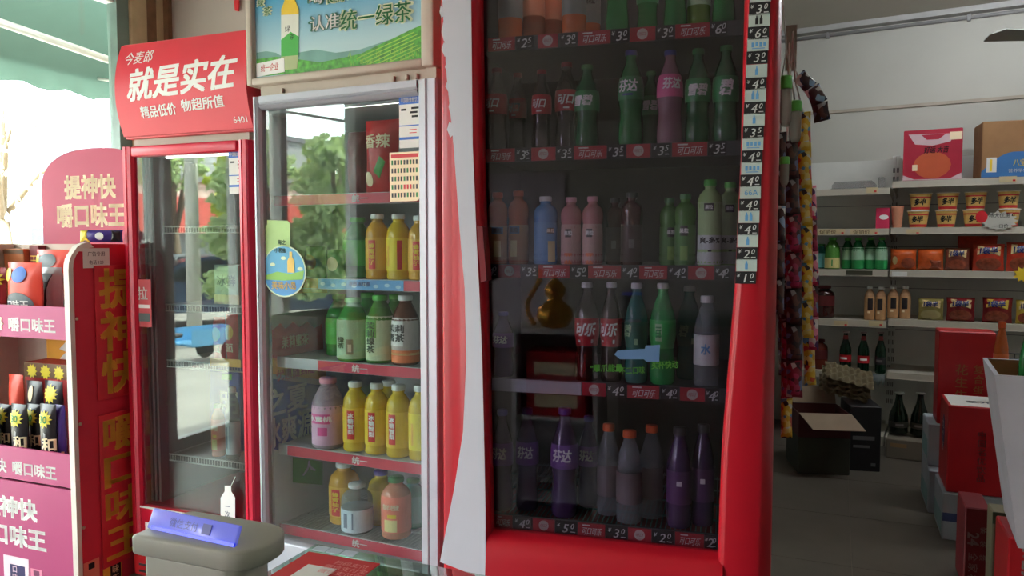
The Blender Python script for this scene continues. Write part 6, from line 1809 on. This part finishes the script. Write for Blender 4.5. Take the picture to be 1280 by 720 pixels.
# egg trays
et = empty('egg_tray_stack', (bk.location.x - 0.10, bk.location.y + 0.06, 0.3625), radians(-12))
tag(et, 'stack of grey pulp egg trays resting on the black carton behind the flap', 'egg trays')
EGG = mat('egg_tray_pulp', (120, 110, 84), 0.95, var=0.15)
def tray_mesh():
    mb = MB(); nx, ny = 37, 25
    vs = [(0.30 * i / (nx - 1), 0.20 * j / (ny - 1), 0.024 + 0.022 * sin(2 * pi * 4 * i / (nx - 1)) * sin(2 * pi * 3 * j / (ny - 1))) for j in range(ny) for i in range(nx)]
    fs = [(j * nx + i, j * nx + i + 1, (j + 1) * nx + i + 1, (j + 1) * nx + i) for j in range(ny - 1) for i in range(nx - 1)]
    mb.add(vs, fs, 0, True)
    return mb
t0 = tray_mesh().build('tray', EGG, et)
sol = t0.modifiers.new('thick', 'SOLIDIFY'); sol.thickness = 0.003
for k in range(1, 4):
    c = dup(t0, et); c.location = (0.012 * (k % 2), 0.006 * k, 0.03 * k)
et.rotation_euler = (radians(24), radians(13), radians(-16)); et.location.z += 0.05; et.scale = (0.86, 0.86, 0.9); et.location.x -= 0.035; et.location.y += 0.05
# the stack of drink cartons
WB = mat('carton_white_blue', (160, 172, 182), 0.6); NAVY = mat('print_navy', (44, 60, 110), 0.5)
PA = on_level(1177, 674, 0.0)
def along(p, dx, dy): return p + E1 * dx + E2 * dy
def deco_wb(mb, W, D_, H):
    mb.box(0, W * 0.42, -0.001, 0, H * 0.40, H * 0.58, 1)
    mb.box(-0.001, 0, D_ * 0.1, D_ * 0.95, H * 0.1, H * 0.5, 2)
WBM = [WB, NAVY, mat('print_pale_teal', (120, 160, 164), 0.6)]
GS = 'white and blue drink cartons'
floorbox('drink_carton', 0, 0, 0.36, 0.30, 0.20, WBM, 'white carton with a navy band, front one on the floor under the red carton', 'carton', GS, deco_wb, at=PA)
PB = along(PA, -0.02, 0.34)
floorbox('drink_carton', 0, 0, 0.30, 0.34, 0.20, WBM, 'white carton on the floor behind the navy banded one', 'carton', GS, lambda mb, W, D_, H: mb.box(-0.001, 0, D_ * 0.1, D_ * 0.95, H * 0.1, H * 0.5, 2), at=PB)
PC = along(PB, 0.0, 0.08)
floorbox('drink_carton', 0, 0, 0.28, 0.26, 0.20, WBM, 'white carton in the upper layer below the tall red carton', 'carton', GS, lambda mb, W, D_, H: mb.box(-0.001, 0, D_ * 0.1, D_ * 0.9, H * 0.15, H * 0.6, 2), at=PC, z0=0.2016)
RCM = [mat('carton_red', (190, 22, 34), 0.4), mat('print_dull_gold', (176, 130, 70), 0.5), PAPER, mat('print_dull_grey', (120, 60, 60), 0.6)]
def vtext(mb, s, x, ztop, h, m, fn):
    for k, ch in enumerate(s):
        mb.text(ch, x, ztop - h * 1.08 * (k + 0.5), h, m, 0.015, fn=fn)
def deco_tall(mb, W, D_, H):
    vtext(mb, '花生牛奶', W * 0.42, H * 0.66, 0.055, 1, lambda x, z: (x, -0.001, z))
    vtext(mb, '复合蛋白饮料', W * 0.72, H * 0.66, 0.044, 1, lambda x, z: (x, -0.001, z))
floorbox('tall_carton', 0, 0, 0.23, 0.16, 0.44, RCM, 'tall dark red carton with gold upright characters, behind the white-topped red one', 'carton', None, deco_tall, at=along(PC, 0.035, 0.02), z0=0.4026)
def deco_red(mb, W, D_, H):
    mb.box(0.01, W - 0.01, 0.01, D_ - 0.01, H - 0.0005, H + 0.001, 2)
    mb.text('圣元', W * 0.5, D_ * 0.4, 0.05, 4, 0.02, fn=lambda x, z: (x, z, H + 0.0016))
    sf = lambda x, z: (-0.001, D_ - x, z)
    mb.prism(oval(D_ * 0.5, H * 0.62, 0.035, 0.075), -0.0012, -0.0002, 4, axis='x')
    vtext(mb, '九个核', D_ * 0.5, H * 0.78, 0.045, 2, lambda x, z: (-0.0018, D_ - x, z))
    vtext(mb, '中国名优饮品', W * 0.5, H * 0.74, 0.034, 3, lambda x, z: (x, -0.001, z))
floorbox('red_carton', 0, 0, 0.25, 0.27, 0.37, RCM + [NAVY], 'bright red carton with a white printed top standing on the navy banded carton', 'carton', None, deco_red, at=along(PA, 0.012, 0.015), z0=0.2016)
D24 = on_level(1200, 634, 0.30)
def deco24(mb, W, D_, H):
    f = lambda x, z: (x, -0.001, z)
    mb.text('24', W * 0.36, H * 0.62, 0.05, 1, 0.02, fn=f, rot=-pi / 2)
    for k, ch in enumerate('全家福'):
        mb.text(ch, W * 0.36, H * 0.40 - 0.04 * k, 0.034, 1, 0.01, fn=f, rot=-pi / 2)
        mb.text('装', W * 0.74, H * 0.74 - 0.05 * k, 0.024, 1, 0.01, fn=f, rot=-pi / 2)
floorbox('red_carton', 0, 0, 0.08, 0.20, 0.30, [mat('carton_wine', (110, 18, 28), 0.45), mat('print_ash', (150, 130, 126), 0.6)], 'wine red carton printed with a sideways 24, in front of the navy banded one', 'carton', None, deco24, at=Vector((D24.x + 0.02, D24.y, 0)))
DB = on_level(1241, 640, 0.34)
floorbox('beige_carton', 0, 0, 0.085, 0.10, 0.34, [mat('carton_olive_beige', (120, 112, 88), 0.7), mat('edge_green', (60, 80, 56), 0.7)], 'olive beige carton standing between the wine red carton and the lettered red one', 'carton', None, lambda mb, W, D_, H: mb.box(0, W, -0.001, 0, H * 0.88, H, 1), at=Vector((DB.x, DB.y, 0)))
DR = on_level(1261, 672, 0.40)
def deco_lt(mb, W, D_, H):
    for k, ch in enumerate('东鹏特饮'):
        mb.text(ch, 0.055, H * 0.92 - 0.052 * k, 0.046, 1, 0.03, fn=lambda x, z: (x, -0.001, z), rot=-pi / 2)
floorbox('red_carton', 0, 0, 0.30, 0.20, 0.40, [mat('carton_red', (190, 22, 34), 0.4), mat('print_ash', (150, 130, 126), 0.6)], 'red carton with white sideways characters below the big white box', 'carton', None, deco_lt, at=Vector((DR.x, DR.y, 0)))
# big white open box with bottles in it
wb_ = empty('white_box', (0, 0, 0), 0)
pw = on_level(1262, 668, 0.44)
ptl = ray(1231, 468); yy = pw.y + 0.02
wz1 = EYE + ptl.z * (yy / ptl.y) if ptl.y else 0.9
pT = Vector((ptl.x * yy / ptl.y, yy, 0))
wb_.location = (pw.x + 0.025, pw.y, 0.4016); wb_.rotation_euler.z = radians(-27)
tag(wb_, 'big white carton, open at the top, holding large soda bottles', 'carton')
Hh = wz1 - 0.4016
off = (pT.x - pw.x)
def taper(zl): return off * zl / Hh
q = MB()
def ring(z, ins, wtot=0.42, dtot=0.34):
    t = taper(z)
    return [(t + ins, ins * 1.0 + t * 0.3, z), (wtot - t - ins, ins + t * 0.3, z), (wtot - t - ins, dtot - ins, z), (t + ins, dtot - ins, z)]
a_, b2_, c_, d_ = ring(0, 0), ring(Hh, 0), ring(Hh, 0.012), ring(Hh * 0.42, 0.012)
vs = a_ + b2_ + c_ + d_
fs = [(3, 2, 1, 0)]
for r in range(3):
    for k in range(4):
        fs.append((r * 4 + k, r * 4 + (k + 1) % 4, (r + 1) * 4 + (k + 1) % 4, (r + 1) * 4 + k))
fs.append((12, 13, 14, 15))
mi_ = [0] * 9 + [1] * 5
b0 = len(q.v); q.add(vs, fs)
q.m = [1 if i >= 9 else 0 for i in range(len(fs))]
q.build('box', [mat('carton_white', (196, 196, 206), 0.7, var=0.06, scale=6), CARD], wb_)
for k, z in enumerate((0.30, 0.22, 0.14)):
    t = taper(Hh * 0.72 - k * 0.09)
    MB().tube([(t + 0.10, t * 0.3 - 0.002, Hh * 0.78 - k * 0.10), (t + 0.115, t * 0.3 - 0.008, Hh * 0.77 - k * 0.10), (t + 0.13, t * 0.3 - 0.002, Hh * 0.78 - k * 0.10)], 0.003, 5).build('strap', BLKP, wb_)
zb_ = 0.4016 + Hh * 0.42 + 0.001
WBF = Frame(14, 1270, wb_.location.y + 0.09)
wrot = Matrix.Rotation(radians(-27), 3, 'Z')
o = bottle(WBF, 'big_green', 1274, 388, 30, 0.0, zb_, 'large green soda bottle in the big white carton', 'large soda bottles')
p = wb_.location + wrot @ Vector((0.028, 0.125, 0)); o.location.x, o.location.y = p.x, p.y
o = bottle(WBF, 'big_cola', 1290, 396, 30, -0.04, zb_, 'large cola bottle at the picture edge in the big white carton', 'large soda bottles')
p = wb_.location + wrot @ Vector((0.062, 0.048, 0)); o.location.x, o.location.y = p.x, p.y
OF = Frame(23, 1250, 3.3)
o = bottle(OF, 'big_orange', 1250, 402, 19, 0.0, 0.5735, 'large orange soda bottle standing on the bright red carton', 'large soda bottles')
p = along(PA, 0.225, 0.20); o.location.x, o.location.y = p.x, p.y

# dark wire crate behind
pcx = on_level(1222, 480, 0.45)
cr = empty('wire_crate', along(PC, 0.32, 0.05) + Vector((0, 0, 0.0006)), BP.rz)
tag(cr, 'dark wire crate standing behind the tall red carton', 'crate')
q = MB()
for k in range(9):
    for (x0_, y0_) in ((0.03 * k, 0.0), (0.03 * k, 0.2)):
        q.tube([(x0_, y0_, 0.0), (x0_, y0_, 0.72)], 0.003, 4, smooth=False)
for k in range(13):
    z = 0.003 + k * 0.06
    q.tube([(0, 0, z), (0.24, 0, z), (0.24, 0.2, z), (0, 0.2, z), (0, 0, z)], 0.003, 4, smooth=False)
tag(q.build('wires', DARK, cr), kind='stuff')
MB().box(0.006, 0.234, 0.006, 0.194, 0.004, 0.66).build('liner', mat('crate_liner_green', (34, 48, 36), 0.7), cr)

# ------------------------------------------------------------------ hanging candy strips beside the red cooler
SW_Y = printed('sachet_yellow', [((216, 176, 50), 7), ((226, 204, 120), 2.5), ((90, 150, 196), 1.5), ((210, 210, 206), 1), ((50, 36, 44), 1), ((200, 80, 60), 0.8)], 75)
SW_R = printed('sachet_red', [((140, 24, 56), 7), ((180, 50, 96), 2), ((60, 20, 40), 2.5), ((200, 190, 200), 1), ((100, 120, 176), 0.9)], 75)
SW_D = printed('sachet_dark', [((54, 28, 34), 7), ((90, 50, 46), 2.5), ((34, 26, 40), 3), ((160, 160, 170), 0.8), ((96, 104, 150), 0.9)], 75)
SW_P = printed('sachet_pink', [((206, 40, 90), 4), ((240, 140, 180), 2), ((240, 230, 236), 3), ((90, 40, 120), 1)], 60)
SW_B = printed('sachet_blue', [((40, 36, 70), 4), ((150, 180, 220), 2), ((230, 230, 236), 2), ((70, 40, 50), 2)], 55)
_sach = {}
def sachet_mesh(m, W, H, T_=0.017):
    key = (m.name, round(W, 3), round(H, 3))
    if key in _sach: return _sach[key]
    nx, nz = 6, 8
    mb = MB()
    for s in (-1, 1):
        vs = []
        for j in range(nz + 1):
            for i in range(nx + 1):
                a, b = i / nx, j / nz
                t = T_ * (max(0, 1 - abs(2 * a - 1) ** 2.5) * max(0, 1 - abs(2 * b - 1) ** 4)) ** 0.6 + 0.0005
                vs.append(((a - 0.5) * W * (1 - 0.08 * sin(pi * b)), s * t, -(1 - b) * H))
        fs = []
        for j in range(nz):
            for i in range(nx):
                k = j * (nx + 1) + i
                f = (k, k + 1, k + nx + 2, k + nx + 1)
                fs.append(f if s < 0 else f[::-1])
        mb.add(vs, fs, 0, True)
    o = mb.build('sachet', m, None, recalc=False)
    me = o.data
    bpy.data.objects.remove(o)
    _sach[key] = me
    return me
CND = 'strips of candy sachets beside the red cooler'
def candy(path, yl, wpx, n, mats, label, tie=None):
    pts = [Vector((CK.loc(u, v, yl)[0], 0, CK.loc(u, v, yl)[1])) for u, v in path]
    segs = [(pts[i], pts[i + 1]) for i in range(len(pts) - 1)]
    tot = sum((b - a).length for a, b in segs)
    W = abs(CK.loc(path[0][0] + wpx, path[0][1], yl)[0] - CK.loc(path[0][0], path[0][1], yl)[0])
    t = empty('candy_strip', CK.w(pts[0].x, yl, pts[0].z), CK.rz)
    tag(t, label, 'candy strip', CND)
    H = tot / n
    if tie:
        q = Vector((CK.loc(tie[0], tie[1], yl)[0], 0, CK.loc(tie[0], tie[1], yl)[1])) - pts[0]
        MB().tube([(0, 0, -0.004), (q.x * 0.5, 0.004, q.z * 0.55), (q.x, tie[2] - yl, q.z)], 0.0022, 5).build('tie_string', mat('cord_white', (206, 200, 196), 0.7), t)
    rnd = random.Random(label)
    for k in range(n):
        d = H * k
        for a, b in segs:
            L = (b - a).length
            if d <= L + 1e-6: break
            d -= L
        p = a + (b - a).normalized() * d
        dr = (b - a).normalized()
        o = bpy.data.objects.new('sachet', sachet_mesh(mats[k % len(mats)], W, H * 1.03))
        COL.objects.link(o); o.parent = t
        o.location = (p.x - pts[0].x, 0, p.z - pts[0].z)
        o.rotation_euler = (0, math.atan2(-dr.x, -dr.z), rnd.uniform(-0.35, 0.35))
    return t
candy([(976, 165), (973, 392)], 0.30, 15, 5, [SW_D, SW_D, SW_B], 'dark candy strip hanging tight against the red cooler side', (978, 90, 0.30))
candy([(987, 176), (992, 300), (993, 495)], 0.40, 21, 7, [SW_D, SW_D, SW_R, SW_R], 'dark and crimson candy strip, longest but one, second from the cooler', (983, 66, 0.30))
candy([(984, 300), (983, 546)], 0.52, 15, 5, [SW_R, SW_D, SW_R, SW_R, SW_Y], 'candy strip whose yellow end hangs lowest', (983, 66, 0.30))
candy([(1004, 140), (1007, 300), (1008, 421)], 0.46, 19, 6, [SW_Y], 'yellow candy strip hanging in front of the wall shelves', (985, 72, 0.30))
candy([(1014, 232), (1017, 330), (1017, 436)], 0.56, 13, 5, [SW_P, SW_R], 'narrow pink candy strip farthest from the red cooler', (1006, 160, 0.46))
candy([(1011, 422), (1013, 480)], 0.60, 16, 1, [SW_Y], 'single yellow sachet below the pink candy strip', (1015, 400, 0.56))
candy([(998, 94), (1014, 108), (1024, 128), (1028, 151)], 0.48, 21, 3, [SW_B, SW_B, SW_D], 'dark blue candy strip curling outward at the top', (985, 70, 0.30))
candy([(978, 388), (980, 468)], 0.62, 14, 2, [SW_D], 'short dark sachets low beside the cooler', (978, 330, 0.30))
def tube_candy(u, vt, vb, wpx, yl, label):
    x, zt = CK.loc(u, vt, yl); _, zb = CK.loc(u, vb, yl)
    R = abs(CK.loc(u + wpx / 2, vt, yl)[0] - x)
    o = MB().lathe([(0.0, 0.002), (R * 0.6, 0.0), (R * 0.95, 0.01), (R, 0.03), (R, (zt - zb) * 0.7), (R * 0.9, (zt - zb) * 0.76)], 14).build('toy_candy_tube', pet('clear_candy', (206, 206, 200), 0.6), None, CK.w(x, yl, zb), CK.rz)
    MB().lathe([(R * 1.02, (zt - zb) * 0.74), (R * 1.06, (zt - zb) * 0.77), (R * 1.06, (zt - zb) * 0.96), (R * 0.9, (zt - zb) * 1.0), (0.002, (zt - zb))], 14).build('cap', mat('cap_leaf_green', (100, 200, 90), 0.4), o)
    return tag(o, label, 'candy tube', 'clear candy tubes with green caps')
tube_candy(983, 95, 158, 15, 0.30, 'clear candy tube with green cap, upper one under the hanging cord')
tube_candy(995, 126, 178, 15, 0.36, 'clear candy tube with green cap, lower one beside the curling strip')
tube_candy(981, 196, 232, 12, 0.26, 'small clear candy tube low against the red cooler')
cd = MB().tube([CK.loc(978, -10, 0.3)[:1] + (0.3,) + CK.loc(978, -10, 0.3)[1:], CK.loc(983, 62, 0.3)[:1] + (0.3,) + CK.loc(983, 62, 0.3)[1:], CK.loc(977, 98, 0.3)[:1] + (0.3,) + CK.loc(977, 98, 0.3)[1:]], 0.0022, 6)
cd.tube([CK.loc(983, 62, 0.3)[:1] + (0.3,) + CK.loc(983, 62, 0.3)[1:], CK.loc(994, 128, 0.36)[:1] + (0.36,) + CK.loc(994, 128, 0.36)[1:]], 0.0022, 6)
o = cd.build('rope', mat('cord_white', (206, 200, 196), 0.7), None, CK.o, CK.rz)
tag(o, 'pale cord holding the candy strips by the red cooler', 'cord')
x, z = CK.loc(989, 60, 0.46)
o = MB().box(-0.014, 0.014, 0, 0.004, -0.06, 0.06).build('hanging_card', mat('card_grey_olive', (140, 136, 124), 0.7), None, CK.w(x, 0.46, z), CK.rz)
tag(o, 'grey card hanging behind the cord beside the red cooler', 'card')

# ------------------------------------------------------------------ ceiling fan at the picture edge
fd = ray(1248, 40); fp = fd * (3.9 / fd.y) + Vector((0, 0, EYE))
fan = empty('ceiling_fan', (fp.x + 0.58, fp.y + 0.1, fp.z), 0)
tag(fan, 'ceiling fan with one grey blade reaching into the picture', 'fan')
MB().lathe([(0.02, -0.06), (0.09, -0.05), (0.11, 0.0), (0.09, 0.06), (0.02, 0.08)], 18).build('motor', MIDGREY, fan)
MB().tube([(0, 0, 0.07), (0, 0, HC - fp.z - 0.0)], 0.012, 8).build('rod', MIDGREY, fan)
for k in range(3):
    b = MB().prism([(0.10, -0.03), (0.58, -0.075), (0.60, 0.0), (0.56, 0.06), (0.10, 0.03)], -0.003, 0.003, axis='z').build('blade', mat('fan_blade', (120, 122, 116), 0.5), fan)
    b.rotation_euler = (radians(12), 0, radians(186 + 120 * k))

# ------------------------------------------------------------------ rear of the shop, mirrored in the cooler's glass
def rear_hit(u, v=250):
    a = CK.mirror(u, v, 0.0); d = CK.mirror(u, v, 1.0) - a
    t = (YR - (a - BP.o).dot(BP.ey)) / d.dot(BP.ey)
    return (a + d * t - BP.o).dot(BP.ex)
xr0, xr1 = rear_hit(603), rear_hit(704)
xrc = rear_hit(766)
CWD = min(2.4, XR - xrc - 0.06)
rc = empty('added_dark_cabinet', BP.w(xrc + CWD, YR + 0.45, 0), BP.rz + pi)  # unseen cabinet, added to darken this side of the mirrored rear wall
tag(rc, 'unseen dark cabinet added on the rear wall to darken the cooler door reflection', 'cabinet')
DW = mat('dark_wood', (40, 32, 30), 0.6, var=0.2)
m = MB().box(-CWD, 0, 0.40, 0.44, 0, 2.3)
for x in (-CWD, -CWD * 0.67, -CWD * 0.34, -0.03):
    m.box(x, x + 0.03, 0.0, 0.40, 0, 2.3)
m.build('carcass', DW, rc)
for k in range(6):
    MB().box(-CWD + 0.03, -0.03, 0.01, 0.40, 0.08 + k * 0.44, 0.10 + k * 0.44).build('shelf', DW, rc)
rd = MB().box(xr0, xr1, YR + 0.001, YR + 0.04, 0, 2.1)  # unseen pale door, added to brighten this side of the reflection
door = rd.build('added_door_1', mat('door_pale', (206, 200, 208), 0.5), None, BP.o, BP.rz)
tag(door, kind='structure')
MB().lathe([(0.02, 0), (0.025, 0.02), (0.012, 0.05)], 10).build('door_handle', ALU, door).location = (xr1 - 0.08, YR + 0.06, 1.0)
gp_ = CK.mirror(688, 385, 1.62)
sc = empty('side_cabinet', (gp_.x, gp_.y, 0), CK.rz + pi)
tag(sc, 'low white side cabinet with red boxes, mirrored in the cooler door', 'cabinet')
m = MB().box(-0.2, 0.2, 0.26, 0.28, 0, 0.84).box(-0.2, -0.18, -0.02, 0.26, 0, 0.84).box(0.18, 0.2, -0.02, 0.26, 0, 0.84).box(-0.22, 0.22, -0.03, 0.29, 0.84, 0.865)
m.build('carcass', WHITE, sc)
for z in (0.06, 0.44):
    MB().box(-0.18, 0.18, -0.01, 0.26, z, z + 0.015).build('shelf', WHITE, sc)
for k in range(2):
    o = MB().rbox(-0.14, 0.14, 0.02, 0.2, 0, 0.15, 0.004, seg=1).box(-0.1, 0.1, 0.019, 0.02, 0.04, 0.10, 1).build('gift_box', [mat('carton_red', (190, 22, 34)), CREAM], None)
    o.location = Vector(sc.location) + Vector((0, 0, 0.4555 + 0.1505 * k)); o.rotation_euler.z = CK.rz + pi
    tag(o, 'red gift box in the side cabinet, %s of two' % ('lower' if k == 0 else 'upper'), 'box')
GOLDM = mat('gold_metal', (230, 170, 70), 0.25, metal=0.8)
go = empty('gold_gourd', (gp_.x, gp_.y, 0.866), CK.rz + pi)
tag(go, 'golden gourd ornament on the side cabinet, mirrored in the cooler door', 'ornament')
MB().lathe([(0.02, 0), (0.06, 0.01), (0.085, 0.05), (0.08, 0.09), (0.04, 0.125), (0.03, 0.135), (0.045, 0.155), (0.05, 0.18), (0.03, 0.21), (0.01, 0.225), (0.012, 0.25), (0.004, 0.255)], 18).build('body', GOLDM, go)
q = MB()
for k in range(14):
    t = k / 13
    q.lathe([(0.004, -0.012), (0.013, -0.004), (0.013, 0.004), (0.004, 0.012)], 8, c=(0.10 + 0.03 * sin(t * 5), 0.0, 0.02 + t * 0.24))
q.build('bead_string', GOLDM, go)

# goods shelf added by the shop window: hides the bright street from the lower panes
class Bench:
    """A frame measured in millimetres along its front, z in millimetres."""
    def __init__(s, o, ex):
        s.o, s.ex = o, ex
        s.ey = Vector((-ex.y, ex.x, 0))
        s.rz = math.atan2(ex.y, ex.x)
    def loc(s, u, v, yl=0.0): return u * 0.001, v * 0.001
    def w(s, x, y, z): return s.o + s.ex * x + s.ey * y + Vector((0, 0, z))
gy1, gy0 = sf_hit(RF, 263, 300), sf_hit(TE, 414, 300)
GW = gy1 - gy0
GS = Bench(BP.w(XC + 0.46, gy0, 0), E2)
gs = empty('added_goods_shelf', GS.o, GS.rz)
tag(gs, 'unseen low goods shelf added by the window to block street reflections in fridge doors', 'shelving')
GM = mat('shelf_umber', (130, 122, 112), 0.6)
m = MB().box(0, 0.015, 0.0, 0.38, 0, 0.80).box(GW - 0.015, GW, 0, 0.38, 0, 0.80).box(0.015, GW - 0.015, 0.365, 0.38, 0, 0.80)
m.build('carcass', GM, gs)
GZS = (0.16, 0.53)
for k, z in enumerate(GZS):
    sh = MB().box(0.015, GW - 0.015, 0.004, 0.365, z - 0.02, z).build('shelf', GM, gs)
    q = MB().box(0.0, GW, -0.004, 0.003, z - 0.045, z + 0.008, 0)
    q.text('优惠价随到随取', GW / 2, z - 0.018, 0.04, 1, 0.012, width=GW * 0.8, y=-0.005)
    q.build('price_strip', [mat('strip_yellow_orange', (236, 176, 60), 0.4), REDP], sh)
npk = int((GW - 0.04) / 0.105)
for i in range(npk):
    x = 20 + 52 + i * (GW * 1000 - 40 - 104) / max(1, npk - 1)
    pouch('noodle_pack', GS, x, (GZS[1] + 0.235 + 0.015 * (i % 3)) * 1000, 0, 96, 0.07 + 0.02 * (i % 2), [RNOOD, YELW, CREAM], 'red noodle pack on the goods shelf by the window, %s from its street end' % ORD[npk - 1 - i], 'noodles', 'red noodle packs on the goods shelf', lambda mb, W, H, fn: (patch(mb, oval(0, H * 0.3, W * 0.34, H * 0.16), fn, 1), mb.text('面', 0, H * 0.65, H * 0.2, 2, 0.02, fn=up(fn, 0.001))), zs=GZS[1] + 0.001, thick=0.03)
carton('drink_carton', GS, GW * 1000 * 0.30, GW * 1000 - 22, (GZS[0] + 0.31) * 1000, 0.14, 0.2, GZS[0] + 0.001, [BLUEW, WHITEP, LIMEP], 'blue multipack carton with big white characters on the goods shelf by the window', 'carton', None,
       lambda mb, W, H: (mb.text('夏之', 0, H * 0.74, H * 0.36, 1, 0.02, width=W * 0.7, y=-0.001), mb.text('冰爽源味', 0.0, H * 0.36, H * 0.32, 1, 0.02, width=W * 0.9, y=-0.001), mb.box(W * 0.1, W * 0.42, -0.001, 0, 0.004, H * 0.12, 2)))
carton('drink_carton', GS, 24, GW * 1000 * 0.28, (GZS[0] + 0.26) * 1000, 0.10, 0.2, GZS[0] + 0.001, [mat('carton_teal_blue', (40, 90, 140), 0.35), LIMEP, WHITEP], 'teal blue carton with a green lower band on the goods shelf by the window', 'carton', None,
       lambda mb, W, H: (mb.box(-W * 0.46, W * 0.46, -0.001, 0, H * 0.1, H * 0.4, 1), mb.text('人', 0, H * 0.7, H * 0.3, 2, 0.02, y=-0.001)))
